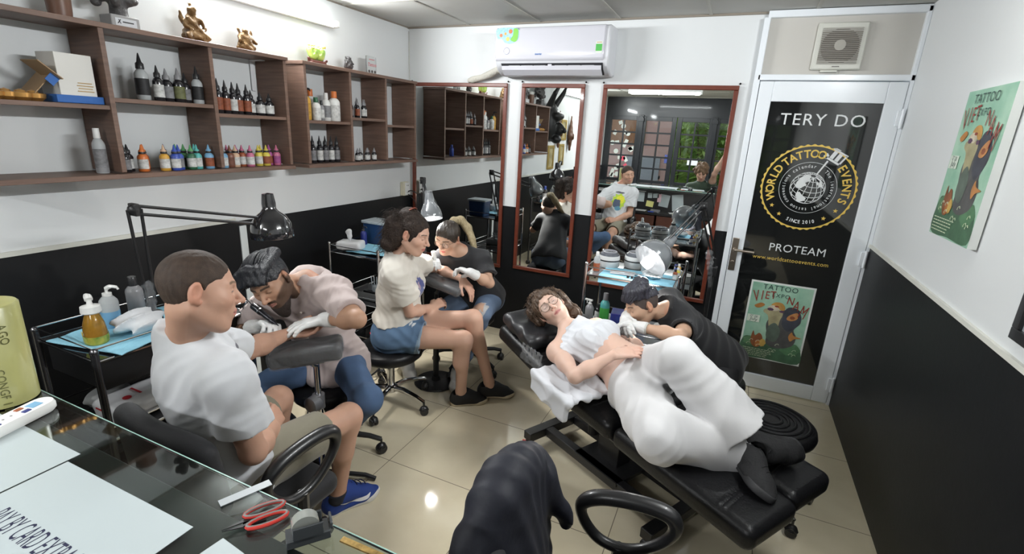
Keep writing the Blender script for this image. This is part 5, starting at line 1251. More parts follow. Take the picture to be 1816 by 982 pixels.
for a in (.0, .84):
    for w in (.0, .44):
        g = G(); p_ = fp_(a, w, 0); g.cyl(p_ + Vector((0, 0, .03)), p_ + Vector((0, 0, .065)), .010, 10); g.lathe([(.006, -.01), (.030, -.01), (.030, .01), (.006, .01)], 16, Matrix.Translation(p_ + Vector((0, 0, .030))) @ rotz(.6) @ Matrix.Rotation(PI / 2, 4, 'X')); g.obj('caster', blkplast, t)
g = G(); p_ = fp_(.84, .0, .03); g.box(p_ + Vector((-.02, -.02, .012)), (.035, .03, .008), rot=Matrix.Rotation(.5, 4, 'X')); g.obj('brake_pedal', mat('red_plastic', (.5, .04, .03), rough=.4), t)
# film on the seat hinge
sd = SD(); sd.box(bp(1.0, .12, .532), (.10, .14, .008), .006, np.stack([np.array(bu), np.array(bw_), [0, 0, 1]])); f_ = folds(.007, 70, 8); sd.warp = f_
sd_obj(sd, 'film_wrap', wrap, .004, t)
sd = SD(); sd.box(bp(1.28, .0, .585), (.09, .006, .055), .005, np.stack([_n(bp(1.66, 0, .665) - bp(1.01, 0, .535)), np.array(bw_), [0, 0, 1]])); f_ = folds(.005, 90, 9); sd.warp = f_
sd_obj(sd, 'film_wrap', wrap, .004, t)
# pillow
sd = SD(); ex = _n(bp(1.66, 0, .665) - bp(1.01, 0, .535)); ey = np.array(bw_); ez = np.cross(ex, ey); ez = ez * np.sign(ez[2])
pc_ = bp(1.44, .25, .665) + np.array(TB); sd.box(pc_, (.16, .25, .042), .036, np.stack([ex, ey, ez])); f_ = folds(.006, 26, 6); sd.warp = f_
tag(sd_obj(sd, 'pillow', mat('black_vinyl', (.016, .016, .018), rough=.42, coat=.1), .006), 'soft black pillow under the head of the lying woman', 'pillow')
# ---------------------------------------------------------------- trolleys
bglass = mat('black_glass_shelf', (.010, .010, .011), rough=.06, coat=.8)
bluemat = mat('blue_paper_towel', (.30, .62, .78), rough=.75, bump=.3, bscale=50); tissue = mat('white_tissue', (.62, .63, .65), rough=.85, bump=.3, bscale=40)
def trolley(name, label, loc, w_, l_, zs, post, rail, shelf_m, ztop, foot=True, rr=.010):
    t = thing(name, label, 'trolley', loc)
    for x in (0, w_):
        for y in (0, l_): g = G(); g.cyl((x, y, .06), (x, y, ztop), rr, 12); g.sphere((x, y, ztop), rr * 1.15, 10); g.obj('post', post, t)
    for z in zs:
        g = G(); g.box((w_ / 2, l_ / 2, z - .006), (w_ - .01, l_ - .01, .008)); g.obj('shelf', shelf_m, t)
        g = G()
        for zz in (z + .045,): g.tube([(0, 0, zz), (w_, 0, zz), (w_, l_, zz), (0, l_, zz)], .0035, 6, closed=True)
        g.tube([(0, 0, z - .008), (w_, 0, z - .008), (w_, l_, z - .008), (0, l_, z - .008)], .006, 6, closed=True); g.obj('rail', rail, t)
    for x in (0, w_):
        for y in (0, l_): caster(t, x, y, .4)
    return t
post_g = mat('gunmetal_post', (.16, .16, .17), rough=.25, metal=.9)
t = trolley('tool_trolley', 'black glass trolley behind the man in white, nearest the counter', (-2.40, .86, 0), .40, .62, (.85, .52, .20), post_g, chrome, bglass, .885, rr=.013)
g = G(); g.box((.2, .31, .775), (.36, .58, .12)); g.obj('drawer', mat('black_laminate', (.014, .014, .015), rough=.35), t, bevel=.003); g = G(); g.box((.385, .31, .78), (.010, .16, .014)); g.obj('drawer_handle', chrome, t)
trolley('tool_trolley', 'black glass trolley by the left wall behind the woman in denim shorts', (-2.50, 2.52, 0), .42, .52, (.86, .52, .22), chrome, chrome, bglass, .915)
trolley('tool_trolley', 'chrome trolley with blue paper before the large mirror', (-.755, 2.86, 0), .55, .42, (.90, .52, .20), chrome, chrome, mat('clear_shelf', (.25, .27, .28), rough=.08, coat=.6), .965)
def sheet(name, label, c, w_, l_, m_, rz=0.0, drop=0.0, th=.003, amp=.002, cat='sheet', seed=1, group=None):
    sd = SD(); sd.box((0, 0, 0), (w_ / 2, l_ / 2, th), th * .8, k=.004); f_ = folds(amp, 30, seed); ph = folds(amp * 1.5, 14, seed + 3)
    sd2 = SD(); nx, ny = 24, 20; vs = []; P = np.array([[(i / nx - .5) * w_, (j / ny - .5) * l_, 0] for j in range(ny + 1) for i in range(nx + 1)])
    z = -(f_(P) + ph(P)) ; z = z - z.min()
    g = G(); top = [(p[0], p[1], th + float(q)) for p, q in zip(P, z)]; bot = [(p[0], p[1], 0.0005 + float(q) * .8) for p, q in zip(P, z)]
    if drop: top = [(x, y - (0 if y > -l_ / 2 + .01 else 0), zz - (drop if y < -l_ / 2 + 1e-6 else 0)) for x, y, zz in top]; bot = [(x, y + (.003 if y < -l_ / 2 + 1e-6 else 0), zz - (drop if y < -l_ / 2 + 1e-6 else 0)) for x, y, zz in bot]
    n = len(top); fs = []
    for j in range(ny):
        for i in range(nx): a = j * (nx + 1) + i; fs.append((a, a + 1, a + nx + 2, a + nx + 1)); fs.append((n + a, n + a + nx + 1, n + a + nx + 2, n + a + 1))
    ed = [i for i in range(nx + 1)] + [j * (nx + 1) + nx for j in range(1, ny + 1)] + [ny * (nx + 1) + i for i in range(nx - 1, -1, -1)] + [j * (nx + 1) for j in range(ny - 1, 0, -1)]
    for k in range(len(ed)): a, b = ed[k], ed[(k + 1) % len(ed)]; fs.append((a, b, n + b, n + a))
    g.add(top + bot, fs); o = g.obj(name, m_, None, angle=60, loc=c, rz=rz)
    return tag(o, label, cat, group)
def crumple(name, label, c, r, m_, seed=1, cat='tissue', amp=.012, freq=45, parent=None, h=.004):
    sd = SD(); rr = np.random.RandomState(seed); sd.ell((0, 0, r[2] * .9), r, k=.01)
    for i in range(7): a = rr.uniform(0, 6.3); sd.ell((r[0] * .6 * math.cos(a), r[1] * .6 * math.sin(a), r[2] * rr.uniform(.4, 1.3)), np.array(r) * rr.uniform(.3, .5, 3), k=.015)
    f_ = folds(amp, freq, seed, sharp=.8); sd.warp = f_; sd.plane((0, 0, .001), (0, 0, -1))
    o = sd_obj(sd, name, m_, h); o.location = c
    if parent: return o
    return tag(o, label, cat)
ZT1 = .8535
sheet('paper_towel', 'blue paper sheet spread on the trolley beside the orange soap bottle', (-2.17, 1.02, ZT1 - .002), .36, .26, bluemat, .2, seed=4, amp=.003)
sheet('paper_towel', 'blue paper sheet at the far end of the trolley behind the man', (-2.18, 1.30, ZT1 - .002), .34, .22, bluemat, -.1, seed=6, amp=.003)
crumple('tissue_heap', 'heap of white tissue on the trolley behind the man in white', (-2.12, 1.085, ZT1 + .008), (.085, .10, .050), tissue, 3, 'tissue', .022, 42)
crumple('tissue_sheet', 'white wipe lying on the blue sheet near the black lamp clamp', (-2.12, 1.30, ZT1 + .010), (.11, .07, .010), tissue, 8, 'tissue', .008, 30)
soap = mat('amber_soap', (.62, .30, .04), rough=.08, trans=.5, ior=1.3, coat=.5, var=.5, vscale=25)
t = thing('soap_dispenser', 'orange and green soap bottle with a white pump on the trolley', 'soap bottle', (-2.155, .945, ZT1 + .006), -.3); t.scale = (.82, .82, .80)
g = G(); g.lathe([(.048, 0), (.060, .012), (.062, .05), (.054, .10), (.040, .135), (.032, .150)], 24, sx=1.0, sy=.75); g.obj('bottle_body', soap, t, angle=60)
g = G(); g.lathe([(.0605, .004), (.0632, .020), (.0636, .045)], 24, sx=1.0, sy=.76); g.f = [f for f in g.f if len(f) == 4]; g.mi = [0] * len(g.f); g.obj('green_label', mat('green_leaf_label', (.10, .22, .04), rough=.4, var=1, vscale=35, col2=(.45, .40, .06)), t)
g = G(); g.lathe([(.018, -.001), (.018, .0005)], 20, Matrix.Translation((-.012, -.0470, .05)) @ Matrix.Rotation(PI / 2, 4, 'X'), sx=.7, sy=.7); g.obj('lemon_print', mat('lemon', (.75, .60, .10), rough=.4), t)
g = G(); g.lathe([(.034, .150), (.040, .156), (.038, .185), (.012, .192), (.009, .215)], 18); g.tube(catmull([(0, 0, .215), (-.02, 0, .226), (-.055, 0, .222), (-.075, 0, .207)], 4), [.016] * 5 + [.011] * 4 + [.008] * 4, 10); g.obj('pump_head', mat('white_plastic', (.76, .76, .74)), t)
bottle((-2.27, 1.06, ZT1), .033, .18, 'pale translucent pump bottle behind the orange soap bottle', 'clear', 'white', None, 'pump', rz=.6, ink='lightblue')
bottle((-2.33, 1.19, ZT1), .033, .18, 'dark translucent bottle with a black cap on the left trolley', 'grey', 'black', None, 'screw')
bottle((-2.25, 1.40, ZT1), .033, .205, 'black bottle with a bright blue cap and white label beside the lamp', 'black', 'blue', 'white', 'screw')
for x, y, h in ((-2.32, 1.44, .10), (-2.16, 1.425, .09)): bottle((x, y, ZT1), .026, h, 'small dark jar next to the blue-capped bottle, the %s one' % ('taller' if h > .095 else 'shorter'), 'black', 'black', None, 'screw', name='jar')
crumple('black_bag', 'black plastic bag on the bottom shelf of the nearest trolley', (-2.2, 1.25, .2015), (.15, .18, .09), mat('black_bag', (.012, .012, .013), rough=.3), 5, 'bag', .02, 22, h=.007)
crumple('grey_bag', 'grey plastic bag on the middle shelf of the nearest trolley', (-2.29, 1.00, .5215), (.085, .09, .05), mat('grey_bag', (.30, .31, .31), rough=.35), 12, 'bag', .02, 24, h=.006)
wp = mat('white_pack', (.74, .75, .77), rough=.3, coat=.3)
sd = SD(); sd.box((0, 0, .045), (.085, .13, .045), .03); sd.warp = folds(.006, 28, 3); o = sd_obj(sd, 'wet_wipes', wp, .005); o.location = (-2.13, 1.03, .5215); tag(o, 'white packet of wipes with red print on the middle trolley shelf', 'wipes')
g = G(); g.box((.03, -.13, .05), (.05, .002, .008)); g.lathe([(.016, .092), (.016, .0935)], 12, Matrix.Translation((.03, -.05, 0))); g.box((0, .0, .0925), (.07, .008, .002)); g.box((.01, -.132, .07), (.08, .002, .006)); g.obj('red_print', mat('red_print', (.5, .03, .04), rough=.5), o)
sd = SD(); sd.box((0, 0, .04), (.08, .12, .04), .03); sd.warp = folds(.008, 28, 9); o = sd_obj(sd, 'wet_wipes', mat('pale_pack', (.66, .68, .72), rough=.3, coat=.3), .005); o.location = (-2.10, 1.33, .5215); tag(o, 'pale packet of wipes behind the red printed one', 'wipes')
# items on the second trolley
sheet('paper_towel', 'blue paper sheet on the trolley behind the woman in denim shorts', (-2.25, 2.70, .8615), .30, .26, bluemat, .1, seed=9, amp=.003)
sd = SD(); sd.box((0, 0, .035), (.09, .06, .035), .022); sd.warp = folds(.006, 30, 2); o = sd_obj(sd, 'tissue_pack', wp, .004); o.location = (-2.38, 2.60, .870); o.rotation_euler = (0, 0, .3); tag(o, 'white soft tissue pack with a tissue pulled up, on the second trolley', 'tissue pack')
s2 = SD(); s2.cone((0, 0, .065), (-.01, .0, .12), .010, .026, .02, sq=(0, 1, 0), f=2.5); s2.warp = folds(.006, 50, 5); sd_obj(s2, 'tissue', tissue, .003, o)
blue_p = mat('blue_plastic', (.020, .060, .16), rough=.35)
t = thing('storage_box', 'dark blue plastic box with a pale lid at the back of the second trolley', 'box', (-2.40, 2.93, .8615)); g = G(); g.loft([[(x * s_ * .95, y * s_ * .95, z) for x, y in rrect(.20, .16, .02)] for z, s_ in ((0, .92), (.15, 1.0))]); g.obj('box_body', blue_p, t, angle=50); g = G(); g.prism(rrect(.21, .17, .02), .15, .168); g.obj('lid', mat('pale_blue_lid', (.42, .48, .52), rough=.35), t, bevel=.003)
bottle((-2.42, 2.78, .8615), .024, .14, 'navy pump bottle next to the dark blue storage box', 'navy', 'black', None, 'pump')
t = thing('silver_case', 'open silver instrument case on the middle shelf of the second trolley', 'case', (-2.26, 2.68, .5215)); g = G()
for a, b in (((0, 0, .004), (.26, .18, .008)), ((0, -.088, .03), (.26, .004, .05)), ((0, .088, .03), (.26, .004, .05)), ((-.128, 0, .03), (.004, .18, .05)), ((.128, 0, .03), (.004, .18, .05))): g.box(a, b)
g.obj('tray', mat('satin_steel', (.45, .46, .47), rough=.3, metal=.8), t, bevel=.001); g = G(); g.box((0, .02, .02), (.2, .03, .02)); g.box((.03, -.04, .018), (.12, .03, .02)); g.obj('foam_insert', blkplast, t)
g = G(); 
for k in range(6): g.cyl((-.05 + k * .018, .05, .02), (-.07 + k * .026, .06, .13), .004, 6)
g.lathe([(.035, 0), (.035, .06)], 12, Matrix.Translation((-.01, .05, .008))); g.obj('pens', mat('pale_blue_lid', (.4, .5, .5)), t)
t = thing('power_supply', 'black tattoo power supply with red lit digits on the bottom shelf of the second trolley', 'power supply', (-2.20, 2.66, .2215)); g = G(); g.box((0, 0, .035), (.16, .12, .07)); g.obj('case', blkplast, t, bevel=.004)
g = G(); 
for k in range(3): g.box((-.03 + k * .022, -.061, .045), (.012, .002, .016))
g.obj('red_digits', mat('red_led', (.3, 0, 0), emit=(1, .02, .02), estr=4), t)
g = G(); g.tube(catmull([(-2.12, 2.6, .26), (-2.06, 2.5, .10), (-2.12, 2.3, .012), (-2.05, 2.05, .012), (-1.9, 1.95, .012), (-1.92, 1.75, .012)], 6), .006, 6); g.tube(catmull([(-2.2, 2.6, .24), (-2.2, 2.4, .02), (-2.1, 2.2, .012), (-2.2, 1.98, .012), (-2.0, 1.8, .012)], 6), .005, 6)
tag(g.obj('floor_cable', mat('black_cable', (.015, .015, .016), rough=.4)), 'black cables lying on the floor under the left trolleys', 'cable')
# items on the third trolley (before the large mirror)
Z3 = .9005
sheet('paper_towel', 'blue paper sheet hanging over the front edge of the chrome trolley', (-.455, 2.975, Z3), .44, .235, bluemat, .0, drop=.045, seed=12, amp=.0015)
sheet('white_wipe', 'white wipe lying on the blue paper before the large mirror', (-.55, 2.97, Z3 + .007), .15, .09, tissue, .1, seed=5, amp=.002)
crumple('crumpled_film', 'crumpled clear film and tissue beside the bright lamp', (-.37, 2.98, Z3 + .006), (.07, .07, .025), mat('pale_film', (.62, .66, .68), rough=.25, coat=.6), 7, 'film', .012, 45)
fe = mat('white_fresh_plastic', (.70, .70, .69), rough=.3)
def jar_box(x, y, z, label):
    t = thing('steriliser_jar', label, 'jar', (x, y, z), 0, 'white round steriliser jars'); g = G(); g.lathe([(.062, 0), (.068, .008), (.070, .06), (.066, .078)], 28); g.obj('jar_body', fe, t, angle=50)
    g = G(); g.lathe([(.0705, .044), (.0705, .052)], 28); g.obj('dark_band', capblk, t); g = G(); g.lathe([(.064, .078), (.060, .090), (.040, .100), (.0, .102)], 24); g.obj('tinted_lid', mat('tinted_lid', (.12, .13, .15), rough=.08, coat=.8), t)
    g = G(); g.tube([(.045 * math.cos(a), .045 * math.sin(a), .100) for a in np.linspace(0, 2 * PI, 17)[:-1]], .004, 6, closed=True); g.obj('lid_ring', mat('grey_ring', (.35, .35, .38), rough=.3), t)
jar_box(-.675, 3.115, Z3, 'front white round steriliser jar with a dark lid on the chrome trolley')
jar_box(-.52, 3.19, Z3, 'rear white round steriliser jar with a dark lid, right of the front one')
bottle((-.715, 2.955, Z3), .021, .125, 'small spray bottle of orange liquid on the corner of the chrome trolley', 'clear', 'white', None, 'screw', ink='rust', name='spray_bottle')
bottle((-.43, 3.09, Z3), .030, .175, 'milky squeeze bottle with a pointed tip beside the lamp shade', 'clear', 'white', None, 'squeeze')
for i, (x, y, c) in enumerate(((-.245, 3.02, 'rust'), (-.235, 3.07, 'yellow'), (-.25, 3.12, 'blue'), (-.24, 3.17, 'amber'), (-.26, 3.22, 'navy'))): bottle((x, y, Z3), .014, .07, 'tiny %s ink bottle, %s from the front at the right end of the chrome trolley' % (c, ORD[i]), c, 'white' if i % 2 else 'black', 'white', 'screw', group='tiny ink bottles on the chrome trolley', name='ink_bottle')
g0 = G(); g0.lathe([(.008, 0), (.0095, .011), (.008, .011), (.006, .003)], 12)
inkb = mat('black_ink', (.01, .01, .012), rough=.2)
cp = None
for i, x in enumerate((-.50, -.475, -.455, -.43)):
    if cp is None: cp = g0.obj('ink_cup', inkb, None, loc=(x, 2.885, Z3 + .007)); tag(cp, 'x', 'cup'); c = cp
    else: c = cp.copy(); C.objects.link(c); c.location = (x, 2.885, Z3 + .007)
    c['label'] = 'tiny dark ink cup, %s of four on the front of the blue paper' % ORD[i]; c['group'] = 'ink cups'
# second shelf
Z32 = .5205
t = thing('glove_box', 'purple-blue box of gloves on the middle shelf of the chrome trolley', 'box', (-.50, 3.10, Z32), .12); g = G(); g.box((0, 0, .045), (.23, .12, .09)); g.obj('carton', mat('violet_card', (.035, .022, .22), rough=.35, var=.8, vscale=14, col2=(.05, .10, .38)), t, bevel=.002); g = G(); g.box((.02, -.061, .05), (.10, .001, .03)); g.box((.04, .02, .0905), (.07, .05, .001)); g.obj('pale_print', mat('pale_cyan_print', (.25, .50, .62), rough=.4), t)
bottle((-.655, 3.05, Z32), .032, .215, 'green and white mouthwash-like bottle with grey cap on the middle shelf', 'teal', 'grey', 'green', 'screw'); bottle((-.735, 2.965, Z32), .028, .19, 'white trigger spray bottle at the left end of the middle shelf', 'grey', 'white', None, 'spray', rz=2.9)
bottle((-.71, 3.12, Z32), .025, .11, 'small black jar behind the trigger spray bottle', 'black', 'black', 'white', 'screw', name='jar')
g = G(); g.lathe([(.055, 0), (.06, .004), (.058, .06), (.062, .065)], 24); o = g.obj('plastic_tub', mat('white_plastic', (.76, .76, .74)), None, loc=(-.27, 3.05, Z32)); tag(o, 'white round tub on the middle shelf right of the glove box', 'tub')
# ---------------------------------------------------------------- work lamps
def lamp(label, base, elbow, head, hdir, lit, shade_m, group=None, two=True, post_wrap=True, W=LAMP_W, r=.075, k=1.0):
    base, elbow, head, hdir = Vector(base), Vector(elbow), Vector(head), Vector(hdir).normalized()
    t = thing('work_lamp', label, 'lamp', tuple(base), 0, group); L = lambda p: Vector(p) - base
    g = G(); g.box((0, 0, .012), (.05, .05, .06)); g.cyl((0, 0, .03), (0, 0, .10), .012, 12); g.obj('clamp', blkmetal, t, bevel=.004)
    s_ = (elbow - base).cross(head - elbow); s_ = s_.normalized()
    d1 = (elbow - base).normalized(); off = d1.cross(s_).normalized() * .022
    for q_ in (-1, 1): g = G(); g.cyl(Vector((0, 0, .08)) + off * q_ * .6, L(elbow) + off * q_, .0065, 8); g.obj('lower_arm', blkmetal, t)
    g = G(); g.sphere(L(elbow), .024, 12, (1, 1, 1)); g.box(L(elbow), (.045, .02, .05)); g.obj('elbow_joint', blkmetal, t, bevel=.004)
    d2 = (head - elbow).normalized(); off2 = d2.cross(s_).normalized() * .016; he = head - d2 * .04
    for q_ in (-1, 1): g = G(); g.cyl(L(elbow) + off2 * q_, L(he) + off2 * q_, .0065, 8); g.obj('upper_arm', blkmetal, t)
    g = G(); g.sphere(L(he), .022, 10); g.obj('wrist_joint', blkmetal, t)
    M = frame(L(head), hdir)
    g = G(); g.lathe([(a_, b_ * k) for a_, b_ in [(.006, -.115), (.026, -.112), (.032, -.075), (.031, -.055), (.040, -.042), (r * .70, -.024), (r * .90, .004), (r * .98, .032), (r, .06), (r * .985, .062), (r * .955, .032), (r * .87, .007), (r * .66, -.018), (.03, -.032)]], 32, M); g.f = [f for f in g.f if len(f) == 4]; g.mi = [0] * len(g.f); sh = g.obj('lamp_shade', shade_m, t, angle=60)
    g = G(); g.sphere((0, 0, .022), .030, 14, (1, 1, 1.1), M); g.cyl(M @ Vector((0, 0, -.04)), M @ Vector((0, 0, .0)), .015)
    g.obj('bulb', mat('lit_bulb', (1, 1, 1), emit=(1, .97, .92), estr=22) if lit else mat('off_bulb', (.75, .75, .74), rough=.2, coat=.5), t)
    sd = SD(); Mi = np.array(M); o = Mi[:3, 3]; zd = Mi[:3, 2]
    sd.cone(o - zd * .11, o - zd * .04, .034, .042, .02); sd.cone(o - zd * .02 * k, o + zd * .05 * k, .05, r + .002, .02); sd.plane(o + zd * .055 * k, zd); s2 = folds(.010, 45, 3, sharp=.7); sd.warp = s2
    sd_obj(sd, 'film_wrap', wrap, .0045, t)
    if post_wrap:
        sd = SD(); sd.cone(np.array((0, 0, -.10)), np.array(d1) * .16, .020, .024, .02); s2 = folds(.008, 60, 5, sharp=.7); sd.warp = s2; sd_obj(sd, 'film_wrap', wrap, .005, t)
    if lit:
        Ld = bpy.data.lights.new('lamp_light', 'SPOT'); Ld.energy = W * 6; Ld.spot_size = 2.2; Ld.spot_blend = .6; Ld.shadow_soft_size = .03; Ld.color = (1, .97, .93)
        o_ = bpy.data.objects.new('lamp_light', Ld); C.objects.link(o_); o_.parent = t; o_.location = L(head) + hdir * .06; o_.rotation_euler = (-hdir).to_track_quat('Z', 'Y').to_euler()
    return t
shade_dark = mat('black_shade', (.016, .016, .018), rough=.12, coat=1.0); shade_clear = mat('grey_glass_shade', (.22, .235, .25), rough=.10, coat=1.0, metal=.3)
lamp('black work lamp wrapped in film over the bearded tattooist', (-2.185, 1.175, .868), (-2.15, 1.15, 1.35), (-2.01, 1.66, 1.245), (.05, .0, -1), True, shade_dark, r=.098, W=LAMP_W * .4, k=1.2)
lamp('lit work lamp with grey shade beside the woman with curly hair', (-2.10, 3.10, .87), (-2.16, 3.16, 1.33), (-1.845, 2.79, 1.185), (.30, -.26, -.9), True, shade_clear, r=.075)
lamp('lit work lamp angled down at the trolley before the large mirror', (-.045, 3.36, .90), (-.155, 3.15, 1.345), (-.345, 2.90, 1.085), (-.45, -.70, -.55), True, shade_clear, r=.108, k=1.25, W=LAMP_W * .6)
g = G(); g.cyl((-.045, 3.36, .02), (-.045, 3.36, .88), .013, 12); g.lathe([(.12, 0), (.12, .01), (.02, .02)], 24, Matrix.Translation((-.045, 3.36, 0))); tag(g.obj('lamp_stand', blkmetal), 'thin black floor stand holding the lamp beside the large mirror', 'stand')
# ---------------------------------------------------------------- office chairs
def office_chair(label, loc, rz, back_h=.86, seat_z=.47, arms=True):
    """faces local +Y"""
    t = thing('office_chair', label, 'chair', loc, rz)
    fab = mat('black_chair_fabric', (.014, .014, .016), rough=.75, bump=.2, bscale=300, sheen=.1)
    sd = SD(); sd.box((0, -.015, seat_z - .04), (.215, .215, .045), .04); sd_obj(sd, 'seat', fab, .008, t)
    sd = SD()
    n = 9
    for k in range(n - 1):
        a0, a1 = (k / (n - 1) - .5) * 1.15, ((k + 1) / (n - 1) - .5) * 1.15; R_ = .42
        sd.cone((R_ * math.sin(a0), -.25 - .42 * .55 * (math.cos(a0) - 1) * -1 * -1 + 0, seat_z + .22), (R_ * math.sin(a1), -.25 + .0, seat_z + .22), .03, .03, .02)
    sd = SD()
    for k in range(15):
        x = (k / 14 - .5) * .40; y = -.27 + .55 * x * x * 1.6; hh = .16 * math.sqrt(max(0.05, 1 - (x / .235) ** 2)); cz = (seat_z + .12 + back_h - .03) / 2; half = (back_h - .03 - seat_z - .12) / 2 * math.sqrt(max(.1, 1 - (x / .26) ** 4))
        sd.cone((x, y, cz - half + .02), (x, y - .02, cz + half - .02), .032, .030, .03)
    sd_obj(sd, 'backrest', fab, .008, t)
    g = G(); g.tube([(0, -.05, seat_z - .08), (0, -.25, seat_z - .08), (0, -.32, seat_z + .02), (0, -.33, seat_z + .22)], .018, 8, flat=.5); g.obj('back_bar', blkmetal, t)
    if arms:
        for s_ in (-1, 1):
            x = s_ * .250; zt, zbm = seat_z + .235, seat_z + .055
            pts = catmull([(x, y_, zt + z_) for y_, z_ in ((-.125, -.055), (-.085, -.018), (-.01, 0), (.08, .002), (.135, -.014), (.150, -.055), (.125, -.105), (.065, -.155), (.0, -.175), (-.065, -.160), (-.112, -.110))], 6, True)
            g = G(); g.tube(pts, [.017 + .007 * max(0, min(1, (p.z - zt + .09) / .07)) for p in pts], 12, closed=True, flat=1.0, up=(1, 0, 0)); g.obj('armrest', blkplast, t, angle=60)
            g = G(); g.tube([(x, -.0, zbm + .012), (x, .0, seat_z - .05), (x * .6, 0, seat_z - .085)], [.02, .018, .016], 8); g.obj('armrest_post', blkplast, t)
    g = G(); g.cyl((0, 0, .10), (0, 0, seat_z - .08), .025, 16); g.lathe([(.045, .07), (.045, .13), (.03, .15)], 16); g.obj('gas_column', blkmetal, t)
    for k in range(5):
        a = 2 * PI * k / 5 + .3; d = Vector((math.cos(a), math.sin(a), 0)); g = G(); g.tube([d * .03 + Vector((0, 0, .11)), d * .18 + Vector((0, 0, .10)), d * .29 + Vector((0, 0, .08))], [.022, .018, .014], 8); g.obj('foot_arm', blkplast, t); caster(t, d.x * .29, d.y * .29, a)
    return t
office_chair('black office chair on which the man in white sits', (-1.395, .985, 0), -.05, back_h=.90)
office_chair('black office chair in the foreground with a dark jacket on its back', (-.125, 1.005, 0), -PI / 2 + .09, back_h=.85, seat_z=.455)
# dark jacket over the backrest
sd = SD()
for k in range(6):
    v = k / 5; y = .80 + .35 * v; z = (.80, .875, .905, .890, .850, .79)[k]; x = -.415 + .02 * math.sin(PI * v)
    sd.cone((x, y, z), (x - .050, y + .03 * (v - .5), .42), .055, .074, .06, sq=(0, 1, 0), f=.8)
    sd.cone((x, y, z), (x + .062 + .03 * (1 - v), y - .015 * (1 - v), .40), .050, .056 + .02 * (1 - v), .05)
sd.cone((-.36, 1.14, .78), (-.30, 1.185, .60), .040, .032, .04); sd.cone((-.31, 1.17, .66), (-.265, 1.17, .60), .028, .008, .03)
fo = folds(.013, 11, 21, dirs=[(.3, 1, .35), (.1, 1, -.5)], sharp=1.2); fo2 = folds(.004, 34, 4, dirs=[(.2, 1, .4)]); sd.warp = lambda P: fo(P) + fo2(P)
tag(sd_obj(sd, 'jacket', mat('dark_navy_nylon', (.016, .017, .024), rough=.6, spec=.3, bump=.1, bscale=60), .006), 'dark navy jacket draped over the foreground office chair', 'jacket')
# ---------------------------------------------------------------- reception counter
CG = 1.07; CY = .50
t = thing('reception_counter', 'reception counter with a glass top in the lower left foreground', 'counter', (-1.30, .10, 0))
cm_ = mat('dark_grey_laminate', (.075, .086, .083), rough=.35, var=.2, vscale=4); bdesk = mat('black_laminate', (.014, .014, .015), rough=.35)
g = G(); g.box((.30, .035, CG - .028), (2.2, .62, .024)); g.obj('counter_board', cm_, t, bevel=.002)
g = G(); g.box((.30, .28, .54), (2.2, .02, .98)); g.box((.30, -.25, .54), (2.2, .02, .98)); g.box((-.79, .015, .54), (.02, .53, .98)); g.box((1.39, .015, .54), (.02, .53, .98)); g.obj('carcass', bdesk, t)
g = G(); g.box((.30, .05, CG - .004), (2.24, .70, .008)); g.obj('glass_top', mat('counter_glass', (.80, .93, .88), rough=.01, trans=1.0, ior=1.5, coat=.3), t, bevel=.001)
g = G(); g.box((.30, .45 - .05 + .001, CG - .004), (2.24, .002, .008)); g.v = [(a, b, c) for a, b, c in g.v]; g.obj('glass_edge', mat('green_glass_edge', (.30, .48, .42), rough=.15, coat=.8), t)
g = G(); g.box((.30, .40, .735), (2.2, .22, .03)); g.obj('desk_shelf', bdesk, t, bevel=.002)
for x in (.0, .75): g = G(); g.box((x, .40, .60), (.72, .20, .22)); d_ = g.obj('drawer', mat('brown_drawer', (.10, .035, .022), rough=.4, var=.4, vscale=8), t, bevel=.003); g = G(); g.sphere((x, .51, .60), .014, 10); g.obj('knob', chrome, d_)
paper = mat('white_paper', (.40, .45, .46), rough=.35)
def flat(name, label, c, w_, l_, m_, rz=0.0, th=.0008, cat='paper'):
    g = G(); g.box((0, 0, th / 2), (w_, l_, th)); o = g.obj(name, m_, None, loc=c, rz=rz); return tag(o, label, cat)
o = flat('paper_notice', 'white notice about paying by card lying on the glass counter', (-.90, .255, CG + .0004), .36, .272, paper, .01)
ink = mat('navy_ink', (.012, .014, .045), rough=.5); g = G()
text_geo(g, 'PAY BY CARD EXTRA 3%', 1.0, Matrix.Translation((-.01, .010, .0010)) @ Matrix.Diagonal((.0215, .050, 1, 1)), 0, 1.0); g.obj('notice_lettering', ink, o)
flat('paper_sheet', 'blank white sheet left of the notice on the counter', (-1.27, .265, CG + .0004), .37, .290, paper, .012)
flat('paper_sheet', 'white sheet whose corner shows at the bottom of the photo', (-.52, .275, CG + .0004), .30, .22, paper, -.1)
# remote
t = thing('remote_control', 'white remote control with red and blue buttons on the counter', 'remote', (-1.310, .400, CG + .0013), 1.85)
g = G(); g.loft([[(x * s_, y * s2_, z) for x, y in rrect(.165, .048, .023, 6)] for z, s_, s2_ in ((0, .94, .86), (.006, 1, 1), (.016, 1, 1), (.023, .965, .88))]); g.obj('remote_body', mat('white_plastic', (.76, .76, .74)), t, angle=50)
for x, y, m_, d_ in ((.045, .0, 'lightblue', (.022, .022, .0015)), (.022, .010, 'rust', (.014, .010, .003)), (.022, -.010, 'navy', (.014, .010, .003)), (.0, .0, 'grey', (.004, .004, .0015)), (-.015, .0, 'grey', (.004, .004, .0015)), (-.035, .010, 'navy', (.014, .010, .003)), (-.035, -.010, 'navy', (.014, .010, .003))): g = G(); g.box((x, y, .0235), d_); g.obj('button', pc(m_), t, bevel=.0008)
